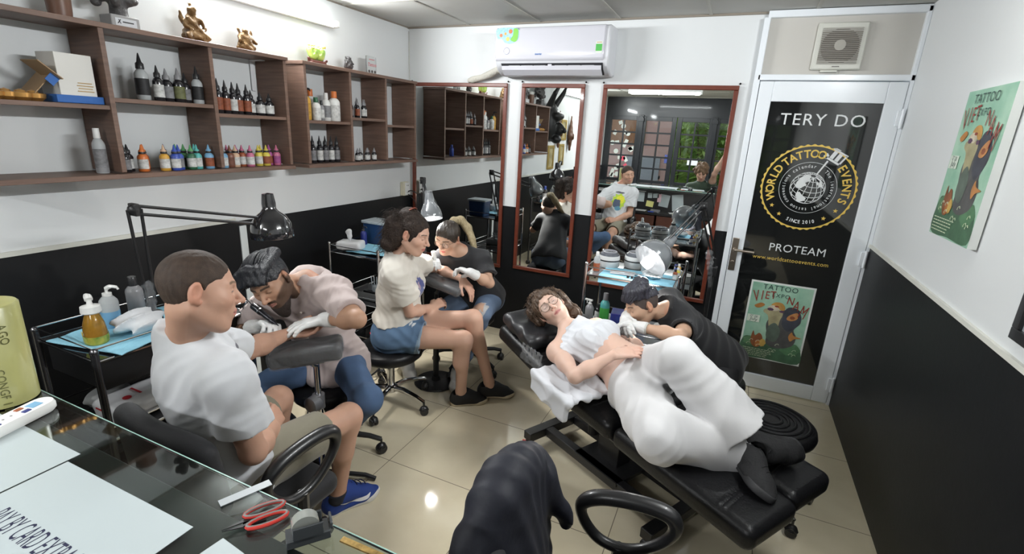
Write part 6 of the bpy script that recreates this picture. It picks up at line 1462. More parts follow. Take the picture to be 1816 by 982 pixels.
# roll of film standing at the left edge
t = thing('film_roll', 'large yellow-green roll of cling film standing at the left edge', 'roll', (-1.452, .445, CG), .3); t.scale = (1.1, 1.1, 1.0)
fm_ = mat('yellow_green_film', (.44, .43, .17), rough=.28, coat=.5, var=.35, vscale=10, stretch=(1, 1, .3)); g = G(); g.lathe([(.045, 0), (.052, .003), (.053, .23), (.050, .234), (.020, .235)], 36); g.obj('film', fm_, t, angle=50)
g = G(); g.lathe([(.020, .2352), (.020, .238), (.014, .238), (.014, .20)], 20); g.obj('core', mat('kraft_card', (.36, .24, .13)), t)
g = G()
for z, s in ((.19, 'AGO'), (.09, 'CONG'), (.03, 'FILM')):
    for k, ch in enumerate(s): a = -1.2 + 1.0 + k * .0; M = Matrix.Rotation(1.30 - .35 * (z < .1), 4, 'Z') @ Matrix.Translation((0, -.0536, z - k * .016)) @ Matrix.Rotation(PI / 2, 4, 'X') @ Matrix.Rotation(-PI / 2, 4, 'Z'); text_geo(g, ch, .020, M, 0)
g.obj('film_print', mat('olive_ink', (.10, .10, .03), rough=.5), t)
# scissors
t = thing('scissors', 'scissors with red and grey handles on the glass counter', 'scissors', (-.628, .474, CG + .002), 1.03); t.scale = (.8, .8, .8)
redp = mat('red_plastic', (.5, .04, .03), rough=.35); greyp = mat('grey_rubber', (.20, .19, .18), rough=.5)
for s_ in (-1, 1):
    lp = [(-.030 + .030 * math.cos(a) * 1.3 + .012, s_ * (.018 + .014 * math.sin(a)), .006) for a in np.linspace(0, 2 * PI, 17)[:-1]]
    g = G(); g.tube(lp, .0042, 8, closed=True); g.obj('handle_ring', redp, t); g = G(); g.tube([(x * 1.0 - .0, y * .94, z + .0025) for x, y, z in lp], .0026, 6, closed=True); g.obj('grip_inlay', greyp, t)
    g = G(); g.prism([(-.06, s_ * .002), (-.10, s_ * .001), (-.06, s_ * .010)], .001 + .002 * (s_ > 0), .003 + .002 * (s_ > 0)); g.prism([(-.02, s_ * .006), (-.062, -s_ * .004), (-.062, s_ * .008), (-.02, s_ * .014)], .001, .004); g.obj('blade', blkmetal, t)
# steel ruler
g = G(); g.box((0, 0, .001), (.018, .085, .0012)); o = g.obj('steel_ruler', mat('dull_steel', (.30, .32, .33), rough=.45, metal=.3), None, loc=(-.715, .485, CG + .001), rz=-.38); tag(o, 'short steel ruler sticking out over the edge of the glass counter', 'ruler')
# tape dispenser
t = thing('tape_dispenser', 'small dark tape dispenser with a roll of clear tape on the counter', 'tape dispenser', (-.540, .462, CG + .001), .9); t.scale = (.78, .78, .78)
g = G(); g.box((0, 0, .010), (.085, .040, .02)); g.box((0, .018, .028), (.060, .004, .036)); g.box((0, -.018, .028), (.060, .004, .036)); g.box((.045, 0, .028), (.006, .036, .016)); g.obj('dispenser_body', mat('smoke_plastic', (.05, .055, .06), rough=.12, coat=.6), t, bevel=.003)
g = G(); g.lathe([(.012, -.012), (.027, -.012), (.027, .012), (.012, .012)], 24, Matrix.Translation((-.004, 0, .036)) @ Matrix.Rotation(PI / 2, 4, 'X')); g.obj('tape_roll', mat('clear_tape', (.26, .27, .25), rough=.15, coat=.6), t)
g = G(); g.box((0, 0, .001), (.11, .010, .003)); o = g.obj('brass_strip', mat('brass', (.55, .36, .12), rough=.3, metal=.8, var=.8, vscale=120), None, loc=(-.435, .485, CG + .0005), rz=.03); tag(o, 'thin brass strip lying near the edge of the glass counter', 'strip')
# behind the counter: what the big mirror shows of its back
t = thing('cable_strip', 'white extension socket fixed under the counter edge, seen in the mirror', 'socket', (-1.72, .395, .985)); g = G(); g.box((0, .01, 0), (.14, .02, .045)); g.obj('strip_body', mat('white_plastic', (.76, .76, .74)), t, bevel=.003); g = G(); g.tube(catmull([(.07, .01, 0), (.2, .01, -.02), (.35, .01, .02), (.6, .008, .02)], 4), .005, 6); g.obj('strip_cable', mat('white_plastic', (.76, .76, .74)), t)
g = None; r_ = random.Random(9)
for i, (x, z, w_, h_, c) in enumerate(((-1.18, .925, .09, .13, 0), (-1.06, .955, .06, .07, 0), (-.98, .96, .08, .06, 0), (-.86, .90, .13, .17, 0), (-.68, .89, .15, .22, 0), (-.93, .93, .05, .11, 1), (-1.05, .84, .10, .08, 2))):
    g = G(); g.box((0, .0, 0), (w_, .0012, h_), rot=Matrix.Rotation(r_.uniform(-.15, .15), 4, 'Y')); o = g.obj('pinned_note', [paper, mat('pink_paper', (.75, .50, .55), rough=.6), mat('yellow_paper', (.70, .68, .25), rough=.6)][c], None, loc=(x, .3925 + .0016 * (i % 3) , z)); tag(o, '%s note pinned under the counter, %s from the left of the board' % (('white', 'pink', 'yellow')[c], ORD[6 - i]), 'note', 'notes pinned under the counter')
for i, (x, y, c, d_) in enumerate(((-1.35, .50, 'pink', (.14, .07, .03)), (-1.15, .49, 'white', (.15, .11, .008)), (-.95, .50, 'grey', (.12, .08, .03)), (-.72, .49, 'white', (.10, .09, .006)), (-1.0, .56, 'blue', (.08, .04, .012)))):
    g = G(); g.box((0, 0, d_[2] / 2), d_); o = g.obj('desk_item', pc(c), None, bevel=.003, loc=(x, y, .7505), rz=r_.uniform(-.4, .4)); o.name = ('pencil_case', 'notepad', 'black_wallet', 'notepad', 'eraser')[i]; tag(o, '%s %s on the desk shelf behind the counter, seen only in the mirror' % (('pink', 'white', 'grey', 'square white', 'blue')[i], ('pencil case', 'notepad', 'wallet', 'notepad', 'eraser')[i]), ('case', 'notepad', 'wallet', 'notepad', 'eraser')[i])
# round lamp at the counter seen in the mirror, monitor
t = thing('computer_monitor', 'black computer monitor on the counter, seen from behind in the narrow mirror', 'monitor', (-2.28, -.62, .80), -.5)
g = G(); g.box((0, 0, .26), (.46, .03, .30)); g.obj('screen_housing', blkplast, t, bevel=.006); g = G(); g.box((0, .0, .06), (.06, .02, .12)); g.box((0, 0, .005), (.22, .16, .01)); g.obj('stand', blkplast, t, bevel=.003)
t = thing('side_desk', 'dark desk along the left wall behind the photographer, seen in the narrow mirror', 'desk', (-2.40, -.65, 0)); g = G(); g.box((0, 0, .785), (.56, 1.1, .03)); g.obj('desk_top', bdesk, t, bevel=.002)
for x in (-.25, .25):
    for y in (-.5, .5): g = G(); g.box((x, y, .385), (.05, .05, .77)); g.obj('leg', bdesk, t)
# ================================================================ the people
def V3(*a): return np.array(a, float)
def garment(name, m, h, parent, org, build, color=None, fold=None, label=None):
    sd = SD(); build(sd)
    if fold is not None: sd.warp = fold
    return sd_obj(sd, name, m, h, parent, org, color, label)
def hem_tube(sd, a, b, r1, r2, e, d, rin, k=.035):
    """a tapering cloth tube that ends open at e across d"""
    tmp = SD(); tmp.cone(a, b, r1, r2); cf = tmp.p[0][0]; e = np.array(e); d = _n(d)
    def fn(P):
        q = P - e; t = q @ d; r = np.linalg.norm(q - t[:, None] * d, axis=1)
        return np.maximum(np.maximum(cf(P), t), -np.maximum(r - rin, -t - .035))
    sd.func(fn, (np.array(a) + np.array(b)) / 2, np.linalg.norm(np.array(b) - np.array(a)) / 2 + max(r1, r2) + .01, k)
def sleeve(sd, J, x, t, g0=.012, g1=.022, male=True, s=1.0, rin=.050):
    a, b = J['sh' + x], J['el' + x]; e = a + (b - a) * t; m = 1.0 if male else .84; d = _n(b - a)
    rin = min(rin, (.046 * m * s + g1) * .66); hem_tube(sd, a, e + d * .04, .050 * m * s + g0, .046 * m * s + g1, e, d, rin)
def neck_cut(sd, J, h=.032, r=.095):
    o = J['neck'] + J['up'] * h; n = _n(J['up'] + J['fs'] * .30); a = J['neck']; u = J['up']
    def fn(P):
        q = P - a; t = q @ u; rr = np.linalg.norm(q - t[:, None] * u, axis=1)
        return np.maximum(-((P - o) @ n), rr - r)
    sd.func(fn, o, .25, .006, '-')
def gloves(o, org, hand, cuff, m=None, name='glove'):
    sd = SD(); q = dict(hand); q['grow'] = .0030; add_hand(sd, cuff=.055, bend=cuff, **q)
    q_e = np.array(hand['W'], float) + _n(cuff) * .055; sd.plane(q_e, _n(cuff))
    sd.warp = folds(.0012, 170, 5)
    return sd_obj(sd, name, m or mat('white_latex', (.62, .62, .61), rough=.45, sss=.05, bump=.1, bscale=160), .0032, o, org)
def glasses(o, org, H, r=.024, m=None, round_=True, zc=.004):
    L = H['L']; m = m or mat('thin_metal_frame', (.18, .14, .10), rough=.3, metal=.7)
    t = None
    g = G(); y = .101
    for x in (-1, 1): g.tube([L(x * .032 + r * math.cos(a), y - .10 * abs(.0 + (x * .032 + r * math.cos(a))) ** 1.0 * .35, zc + r * .92 * math.sin(a)) for a in np.linspace(0, 2 * PI, 25)[:-1]], .0015, 6, closed=True)
    g.tube([L(-.009, y + .001, zc + .005), L(0, y + .004, zc + .008), L(.009, y + .001, zc + .005)], .0014, 6)
    for x in (-1, 1): g.tube([L(x * .056, y - .018, zc + .006), L(x * .074, y - .05, zc + .007), L(x * .082, y - .105, zc + .006), L(x * .083, -.012, zc + .0), L(x * .081, -.025, zc - .014)], .0014, 6)
    g.v = [tuple(np.array(p) - org) for p in g.v]; f = g.obj('glasses', m, o)
    g = G()
    for x in (-1, 1):
        vs = [L(x * .032 + r * .97 * math.cos(a), y - .10 * abs(x * .032 + r * .97 * math.cos(a)) * .35, zc + r * .9 * math.sin(a)) for a in np.linspace(0, 2 * PI, 21)[:-1]]; g.add(vs, [tuple(range(20))])
    g.v = [tuple(np.array(p) - org) for p in g.v]; g.obj('lens', mat('spectacle_lens', (.95, .97, .97), rough=.0, alpha=.10, coat=1.0), f)
SK_A = (.47, .275, .195); SK_B = (.38, .22, .145); SK_C = (.53, .325, .24); SK_D = (.50, .31, .22); SK_E = (.59, .395, .315); SK_F = (.46, .29, .20)
shoe_sole = mat('white_rubber', (.66, .65, .62), rough=.5)
def swept_strands(o, org, H, m, n, seed, prof, wid, jit, r=.0019):
    rr = random.Random(seed); g = G(); L = H['L']
    for i in range(n):
        u = rr.uniform(-1, 1); dz = rr.uniform(-.002, .008); pts = []; sw = rr.uniform(-jit, jit)
        for k, (y, z) in enumerate(prof):
            x = u * wid * (.80 + .2 * math.sin(PI * k / (len(prof) - 1))) + sw * k / (len(prof) - 1); zz = .02 + (z - .02) * math.sqrt(max(.05, 1 - .62 * u * u)); pts.append(L(x, y * (1 - .12 * u * u), zz + dz + rr.uniform(-.0015, .0015)))
        q = catmull([tuple(p - org) for p in pts], 3); g.tube(q, [r * (1 - .6 * abs(2 * j / len(q) - 1) ** 3) for j in range(len(q))], 5, caps=False)
    return g.obj('hair_strands', m, o, angle=80)
# ---------------------------------------------------------------- A: man in a white t-shirt
def man_white():
    J = limbs(dict(neck=(-1.407, .835, 1.075), shR=(-1.222, .815, 1.008), shL=(-1.530, .955, .985), elR=(-1.225, .872, .733), wrR=(-1.375, 1.055, .665), elL=(-1.640, 1.190, .846), wrL=(-1.693, 1.428, .815),
                   hipR=(-1.345, .915, .585), hipL=(-1.505, .935, .590), knR=(-1.342, 1.400, .522), knL=(-1.685, 1.345, .535), anR=(-1.420, 1.395, .105), anL=(-1.76, 1.36, .11), toeR=(-1.355, 1.56, .04), toeL=(-1.74, 1.56, .04)))
    H = head_frame((-1.318, .828, 1.250), (.524, .829, -.15), (-.10, .22, .97), .975)
    hR = dict(W=J['wrR'], d=(-.55, .80, .02), n=(-.70, -.50, -.50), side=-1, curl=(1.1, 1.15, 1.2, 1.2), thumb=(.8, .6), spread=.02)
    hL = dict(W=J['wrL'], d=(.62, .62, .06), n=(.1, -.1, 1.0), side=1, curl=(.35, .4, .45, .5), thumb=(.3, .3))
    brow = (.11, .07, .04)
    def tat(P, col):
        return col
    o, org = body('person', J, 'seated man with short brown hair, white t-shirt and khaki shorts, arm held out', SK_A, H, hands=(hR, hL), colkw=dict(brow=brow, stubble=.12, scalp=(.16, .10, .065), scalp_fn=lambda q: ((q[:, 2] > .03 + .0 * q[:, 0]) & (q[:, 1] < .06)).astype(float) * .0), headkw={})
    hm = mat('short_brown_hair', (.048, .029, .019), rough=.75, bump=.9, bscale=260, var=.6, vscale=60)
    def clip(sd, L, A, s):
        sd.plane(L(0, .070, .050), A[1] * .93 - A[2] * .35); 
        for x in (-1, 1): sd.ell(L(x * .085, .062, -.005), np.array([.040, .048, .052]) * s, A, .008, '-'); sd.ell(L(x * .088, -.006, -.004), np.array([.020, .026, .036]) * s, A, .006, '-')
        sd.plane(L(0, -.05, -.040), -A[2] * .86 + A[1] * .5)
        sd.ell(L(0, .11, .0), np.array([.10, .08, .060]) * s, A, .01, '-')
    hair(o, org, H, hm, clip=clip, grow=.0045, amp=.0008, freq=420, h=.0032)
    tee = cloth('white_tshirt_cotton', (.70, .71, .73), bump=.15, bscale=500)
    f1 = folds(.0065, 24, 31, dirs=[(.6, .2, .8), (-.5, .5, .6), (.2, -.2, 1)]); f2 = folds(.003, 60, 7)
    def bt(sd):
        add_torso(sd, J, .014, 1.0, True, .93)
        sd.cone(J['neck'] - J['up'] * .02, J['neck'] + J['up'] * .075 + J['fs'] * .012, .078, .068, .03)
        for x in 'RL': sleeve(sd, J, x, .62, .016, .030, rin=.052)
        neck_cut(sd, J, .052)
        sd.plane(J['pel'] - J['up'] * .055, -J['up'])
    def col(P):
        c = np.tile(np.array((.53, .54, .56)), (len(P), 1))
        q = P - (J['pel'] + J['up'] * .30); x = q @ J['rs']; z = q @ J['up']; y = q @ J['fs']
        fr = y > .10
        for cx, cz, rx, rz_, cc in ((0, 0, .085, .10, (.45, .62, .06)), (.02, .03, .05, .05, (.70, .66, .05)), (-.02, -.03, .05, .06, (.08, .10, .16)), (.0, -.09, .04, .03, (.10, .25, .35)), (0, .12, .06, .012, (.1, .1, .12))):
            m = fr & (((x - cx) / rx) ** 2 + ((z - cz) / rz_) ** 2 < 1 + .25 * np.sin(x * 90) * np.sin(z * 80)); c[m] = cc
        return c
    tee2 = mat('white_tshirt_printed', (.7, .71, .73), rough=.85, attr=True, bump=.15, bscale=500, sheen=.15)
    garment('t_shirt', tee2, .0045, o, org, bt, color=col, fold=lambda P: f1(P) + f2(P) - .004)
    kh = cloth('khaki_cotton', (.195, .178, .13), bump=.2, bscale=400)
    def bs(sd):
        add_torso(sd, J, .012, 1.0, True, 1.0, parts='p')
        for x in 'RL':
            h, kn = J['hip' + x], J['kn' + x]; e = h + (kn - h) * .70; hem_tube(sd, h, h + (kn - h) * .80, .100, .088, e, kn - h, .070, .05)
    f3 = folds(.006, 34, 12); garment('shorts', kh, .005, o, org, bs, fold=f3)
    up = mat('royal_blue_knit', (.015, .045, .22), rough=.7, bump=.5, bscale=320); sw = mat('white_swoosh', (.78, .78, .78), rough=.4)
    shoe(o, org, (-1.462, 1.338, 0), (-1.352, 1.602, 0), (0, 0, 1), up, shoe_sole, w_=.048, high=.104, lace=mat('navy_lace', (.01, .015, .05), rough=.7), sole_h=.030, swoosh=(1, sw), label='royal blue running shoe with white swoosh and white sole')
    shoe(o, org, (-1.775, 1.30, 0), (-1.755, 1.58, 0), (0, 0, 1), up, shoe_sole, w_=.046, sole_h=.030)
    sk = mat('dark_sock', (.02, .022, .03), rough=.9); sd = SD(); sd.cone(V3(-1.424, 1.388, .088), V3(-1.417, 1.395, .125), .041, .0405, .01); sd.plane((-1.417, 1.395, .120), (0, -.1, 1)); sd_obj(sd, 'sock', sk, .0035, o, org)
    return J
man_white()
# ---------------------------------------------------------------- B: bearded tattooist
def bearded():
    J = limbs(dict(neck=(-1.768, 1.635, .985), shL=(-1.597, 1.625, .970), shR=(-1.905, 1.520, .885), elL=(-1.368, 1.510, .925), wrL=(-1.560, 1.530, .880), elR=(-2.105, 1.470, .715), wrR=(-1.882, 1.425, .797),
                   hipL=(-1.700, 1.775, .515), hipR=(-1.865, 1.745, .505), knL=(-1.362, 1.552, .520), knR=(-1.860, 1.350, .520), anL=(-1.66, 1.63, .17), anR=(-1.93, 1.62, .11), toeL=(-1.70, 1.52, .06), toeR=(-1.88, 1.47, .04)))
    H = head_frame((-1.792, 1.452, 1.040), (.36, -.80, -.48), (-.162, -.50, .85), .99)
    hL = dict(W=J['wrL'], d=(-.66, -.72, -.16), n=(.12, .12, -1.0), side=1, curl=(.28, .30, .32, .35), thumb=(.1, .3), spread=.13, s=.98)
    hR = dict(W=J['wrR'] + V3(0, 0, .012), d=(.88, -.02, .38), n=(.35, -.45, -.80), side=-1, curl=(.75, .8, .95, 1.1), thumb=(.7, .9), spread=.03, s=.96)
    def beard(q, mix, sm):
        x, y, z = q.T; ax = np.abs(x)
        b = sm(z + .050 - .9 * np.maximum(ax - .03, 0), .010) * (y > -.02) * (np.sqrt((x / .026) ** 2 + ((z + .0605) / .011) ** 2) > .95)
        mix(b, (.045, .028, .02), .85); mix(sm(np.abs(z + .046) - .004, .003) * (ax < .028) * (y > .08), (.045, .028, .02), .85)
        mix(sm(.075 - ax, .01) * (z < .02) * (z > -.06) * (y > .0) * (y < .03), (.05, .03, .02), .7)
    def tat(P, col):
        a, b = J['elR'], J['wrR']; d = _n(b - a); t = (P - a) @ d; r = np.linalg.norm(P - a - t[:, None] * d, axis=1); l = np.linalg.norm(b - a)
        m = (t > -.03) & (t < l) & (r < .07) & (np.sin(P[:, 0] * 130) * np.sin(P[:, 1] * 110 + P[:, 2] * 90) > -.35); col[m] = col[m] * .38
        return col
    o, org = body('person', J, 'bearded tattooist in a pinkish shirt and jeans bending over a wrist', SK_B, H, s=.97, hands=(hR, hL), colkw=dict(brow=(.02, .015, .012), beard=beard, open_eyes=.0, lips=(.36, .16, .13), brow_w=1.5), colfn=tat)
    hm = mat('black_slick_hair', (.012, .013, .017), rough=.38, bump=.5, bscale=60, stretch=(6, 1, 1))
    def ext(sd, L, A, s):
        for k in range(13):
            x = -.060 + .010 * k; sd.cone(L(x * .9, -.08, .085), L(x, .060, .122 - abs(x) * .35), .022, .018, .012); sd.cone(L(x, .060, .122 - abs(x) * .35), L(x * 1.05 + .006 * math.sin(k * 2), .104, .088 - abs(x) * .3), .017, .009, .010)
    def clip(sd, L, A, s):
        sd.ell(L(0, .11, -.005), np.array([.10, .075, .070]) * s, A, .008, '-')
        for x in (-1, 1): sd.ell(L(x * .092, .02, -.02), np.array([.030, .075, .062]) * s, A, .006, '-')
        sd.plane(L(0, -.05, -.025), -A[2] * .86 + A[1] * .5)
    h_ = hair(o, org, H, hm, clip=clip, extra=ext, grow=.009, amp=.0012, freq=240, seed=2)
    swept_strands(h_, org, H, hm, 260, 3, [(-.085, .095), (-.03, .132), (.045, .128), (.095, .100), (.108, .070)], .074, .012)
    bd = SD(); L = H['L']
    bd.ell(L(0, .058, -.108), np.array([.034, .032, .030]), H['A'], .02); bd.ell(L(0, .070, -.132), np.array([.026, .024, .034]), H['A'], .02)
    for x in (-1, 1): bd.cone(L(x * .052, .0, -.060), L(x * .028, .056, -.100), .012, .018, .02)
    bd.warp = lambda P: .0016 * np.sin(P @ (H['A'][0] * 900)) * np.sin(P @ (H['A'][2] * 160) + 3) - .001
    sd_obj(bd, 'beard', mat('dark_brown_beard', (.020, .012, .009), rough=.8, bump=.8, bscale=300), .003, o, org)
    sh = cloth('pinkish_grey_shirt', (.42, .345, .33), bump=.15, bscale=500)
    f1 = folds(.010, 24, 15, dirs=[(.3, .3, 1), (1, .2, .4), (-.4, .6, .7)]); f2 = folds(.003, 70, 3)
    def bt(sd):
        add_torso(sd, J, .018, .97, True, 1.05)
        sd.cone(J['neck'] - J['up'] * .02, J['neck'] + J['up'] * .075 + J['fs'] * .02, .078, .070, .03)
        sd.ell(J['pel'] + J['up'] * .01 + J['fp'] * .035, (.16, .13, .10), (J['rp'], J['fp'], J['up']), .03)
        for x in 'RL': sleeve(sd, J, x, .76, .014, .020, rin=.046)
        neck_cut(sd, J, .050)
        sd.plane(J['pel'] - J['up'] * .06, -J['up'])
    s_o = garment('shirt', sh, .0045, o, org, bt, fold=lambda P: f1(P) + f2(P) - .004)
    # collar flaps, placket and buttons
    nk, up, rs, fs = J['neck'], J['up'], J['rs'], J['fs']
    cs = SD()
    for x in (-1, 1):
        cs.cone(nk + up * .030 - fs * .05 + rs * x * .035, nk + up * .018 + rs * x * .066, .012, .012, .006); cs.cone(nk + up * .018 + rs * x * .066, nk - up * .012 + fs * .070 + rs * x * .028, .013, .012, .006)
        cs.cone(nk - up * .005 + fs * .075 + rs * x * .032, nk - up * .055 + fs * .098 + rs * x * .055, .014, .006, .008, sq=fs, f=1.8)
    sd_obj(cs, 'collar', sh, .004, o, org)
    g = G()
    for k in range(5):
        p_ = nk - up * (.08 + .07 * k) + fs * (.132 + .004 * k); g.sphere(tuple(p_ - org), .0055, 8, (1, 1, 1))
    g.obj('buttons', mat('pale_button', (.5, .45, .4), rough=.3), o)
    jn = mat('blue_denim', (.070, .125, .235), rough=.85, bump=.25, bscale=420, var=.35, vscale=9, col2=None)
    f3 = folds(.007, 32, 18); 
    def bj(sd):
        add_torso(sd, J, .010, .97, True, 1.0, parts='p')
        for x in 'RL': add_leg(sd, J, x, .014, .97, True, foot=False); sd.cone(J['kn' + x], J['an' + x] + V3(0, 0, .0), .060, .052, .02)
        for x in 'RL': sd.plane(V3(0, 0, .075), (0, 0, -1))
    garment('jeans', jn, .0055, o, org, bj, fold=f3)
    gloves(o, org, hL, _n(J['elL'] - J['wrL'])); gloves(o, org, hR, _n(J['elR'] - J['wrR']))
    bk = mat('black_canvas', (.014, .014, .015), rough=.7)
    shoe(o, org, (-1.64, 1.72, 0.05), (-1.73, 1.47, 0.02), (0, 0, 1), bk, shoe_sole); shoe(o, org, (-1.95, 1.69, 0), (-1.87, 1.43, 0), (0, 0, 1), bk, shoe_sole)
    # pen machine held in the right glove
    tip = V3(-1.728, 1.418, .850); top = V3(-1.900, 1.432, .908); t = thing('tattoo_pen', 'black rotary tattoo pen held in the white glove of the bearded tattooist', 'tattoo machine', tuple(tip)); d = top - tip; l = np.linalg.norm(d)
    M = frame((0, 0, 0), d); g = G(); g.lathe([(.001, 0), (.003, .012), (.006, .022), (.011, .035), (.0125, .05), (.0125, l * .62), (.015, l * .64), (.0155, l * .98), (.012, l)], 18, M); g.obj('pen_body', mat('black_anodised', (.03, .03, .035), rough=.25, metal=.6), t)
    g = G(); g.lathe([(.0158, l * .70), (.0158, l * .73)], 18, M); g.obj('ring', chrome, t)
    g = G(); e = Vector(d); g.tube(catmull([e, e * 1.08 + Vector((-.03, 0, .02)), e + Vector((-.09, .02, -.0)), e + Vector((-.10, .03, -.10)), e + Vector((-.12, .10, -.25)), e + Vector((-.15, .2, -.6))], 6), .0022, 6); g.obj('cable', blkplast, t)
    return J
bearded()
# ---------------------------------------------------------------- C: woman with curly hair
def curly(o, org, H, m, base, tail, n=260, seed=1, r=.0028, name='curls', spread=.02):
    """wavy locks from the scalp, gathered in one part"""
    rr = random.Random(seed); g = G(); L = H['L']
    for i in range(n):
        p0, dirv, l = base(rr)
        p = Vector(L(*p0)); d = Vector(dirv[0] * H['A'][0] + dirv[1] * H['A'][1] + dirv[2] * H['A'][2]).normalized()
        u = d.cross(Vector((rr.uniform(-1, 1), rr.uniform(-1, 1), rr.uniform(-1, 1)))).normalized(); v = d.cross(u)
        n_ = 9; pts = []; ph = rr.uniform(0, 6); wl = rr.uniform(1.0, 2.2); am = rr.uniform(.006, .012)
        for k in range(n_):
            t = k / (n_ - 1); q = p + d * l * t + Vector(tail) * l * t * t * .55
            q = q + u * am * math.sin(ph + wl * 6.3 * t) * min(1, t * 4) + v * am * math.cos(ph + wl * 6.3 * t) * min(1, t * 4); pts.append(q - Vector(org))
        g.tube(pts, [r * (1 - .6 * k / n_) for k in range(n_)], 4, caps=False)
    return g.obj(name, m, o, angle=80)
def woman_curly():
    J = limbs(dict(neck=(-1.745, 2.305, .975), shR=(-1.667, 2.155, .915), shL=(-1.757, 2.455, .900), elR=(-1.627, 2.246, .665), wrR=(-1.620, 2.470, .632), elL=(-1.745, 2.715, .805), wrL=(-1.510, 2.650, .790),
                   hipR=(-1.748, 2.235, .495), hipL=(-1.785, 2.400, .505), knR=(-1.350, 2.398, .492), anR=(-1.396, 2.462, .102), knL=(-1.352, 2.515, .592), anL=(-1.265, 2.600, .140), toeR=(-1.29, 2.545, .03), toeL=(-1.18, 2.67, .05)))
    H = head_frame((-1.636, 2.292, 1.128), (.955, .10, -.28), (.215, .079, .973), .96)
    hR = dict(W=J['wrR'], d=(.18, .95, .10), n=(-.5, .1, -.85), side=-1, curl=(.6, .6, .65, .7), thumb=(.5, .3), s=.90)
    hL = dict(W=J['wrL'], d=(.72, -.10, -.62), n=(-.55, .1, -.83), side=1, curl=(.35, .45, .55, .6), thumb=(.4, .4), s=.90, spread=.08)
    o, org = body('person', J, 'seated woman with curly dark hair, cream t-shirt, denim shorts and crossed legs', SK_C, H, s=.97, male=False, hands=(hR, hL), bust=1, colkw=dict(brow=(.05, .03, .02), lips=(.48, .17, .15), open_eyes=.12, brow_w=1.1))
    hm = mat('dark_curly_hair', (.016, .010, .008), rough=.6, spec=.3, bump=.8, bscale=120, var=.5, vscale=40, col2=(.032, .020, .014))
    def ext(sd, L, A, s):
        r = np.random.RandomState(4)
        sd.ell(L(0, -.05, .10), np.array([.060, .060, .045]), A, .02)
        for i in range(26):
            z = r.uniform(-.10, .06); sd.ell(L(r.uniform(-.065, .065), -.10 + r.uniform(-.03, .03), z), np.array(r.uniform(.032, .050, 3)), A, .03)
        for i in range(5): sd.ell(L(.062 + r.uniform(-.012, .004), r.uniform(-.08, -.05) , r.uniform(-.08, .03)), np.array(r.uniform(.020, .030, 3)), A, .02)
        for i in range(8): sd.ell(L(-.068 + r.uniform(-.012, .008), r.uniform(-.05, .05) , r.uniform(-.10, .03)), np.array(r.uniform(.014, .026, 3)), A, .015)
    def clip(sd, L, A, s):
        sd.ell(L(0, .115, -.010), np.array([.10, .080, .088]) * s, A, .01, '-'); sd.ell(L(.088, -.002, -.004), np.array([.022, .030, .038]) * s, A, .008, '-'); sd.plane(L(0, .090, .0), A[1])
    h_ = hair(o, org, H, hm, clip=clip, extra=ext, grow=.010, amp=.0020, freq=300, seed=5)
    def base(rr):
        u = rr.random()
        if u < 2: p = (rr.uniform(-.075, .075), rr.uniform(-.13, -.05), rr.uniform(-.12, .10)); return p, (p[0] * 6, -1 + rr.uniform(-.2, .3), p[2] * 3 - .2), rr.uniform(.04, .085)
        if u < .9: p = (rr.choice((-1, 1)) * .078, rr.uniform(-.03, .04), rr.uniform(-.02, .05)); return p, (p[0] * 3, .1, -1), rr.uniform(.05, .12)
        p = (rr.uniform(-.06, .06), rr.uniform(-.02, .06), .125); return p, (rr.uniform(-1, 1), .2, .5), rr.uniform(.015, .03)
    curly(h_, org, H, hm, base, (0, 0, -.6), n=1500, seed=3, r=.0011)
    L = H['L']; g = G(); g.tube(catmull([L(-.03, -.045, .128), L(-.01, -.03, .148), L(.015, -.035, .152), L(.035, -.05, .135)], 4), .0075, 8, flat=.5); g.tube(catmull([L(-.025, -.062, .125), L(.0, -.058, .146), L(.028, -.065, .130)], 4), .006, 8, flat=.5)
    g.v = [tuple(np.array(p) - org) for p in g.v]; g.obj('hair_claw', mat('tortoiseshell', (.35, .05, .02), rough=.25, coat=.6, var=1, vscale=60, col2=(.03, .02, .015)), o)
    f1 = folds(.0055, 22, 41, dirs=[(.7, .2, .7), (.3, .6, .6), (-.3, .2, 1)]); f2 = folds(.003, 60, 17)
    tee = mat('cream_tshirt_printed', (.7, .67, .61), rough=.85, attr=True, bump=.15, bscale=500, sheen=.15)
    def bt(sd):
        add_torso(sd, J, .020, .97, False, 1.1, bust=1); sd.cone(J['neck'] - J['up'] * .02, J['neck'] + J['up'] * .025, .066, .058, .03)
        for x in 'RL': sleeve(sd, J, x, .66 if x == 'R' else .45, .018, .038, male=False, rin=.056)
        neck_cut(sd, J); sd.plane(J['pel'] + J['up'] * .085, -J['up'] )
    def col(P):
        c = np.tile(np.array((.57, .54, .485)), (len(P), 1)); q = P - (J['pel'] + J['up'] * .30); x = q @ J['rs']; z = q @ J['up']; fr = (q @ J['fs']) > .10
        for cx, cz, rx, rz_, cc in ((0, 0, .055, .06, (.07, .08, .22)), (.015, .01, .025, .03, (.35, .25, .3)), (-.02, -.03, .02, .03, (.12, .15, .3))): m = fr & (((x - cx) / rx) ** 2 + ((z - cz) / rz_) ** 2 < 1 + .4 * np.sin(x * 120) * np.sin(z * 110)); c[m] = cc
        return c
    garment('t_shirt', tee, .0045, o, org, bt, color=col, fold=lambda P: f1(P) + f2(P) - .004)
    dn = mat('denim_shorts', (.085, .150, .250), rough=.85, bump=.3, bscale=420, attr=True, var=.25, vscale=14)
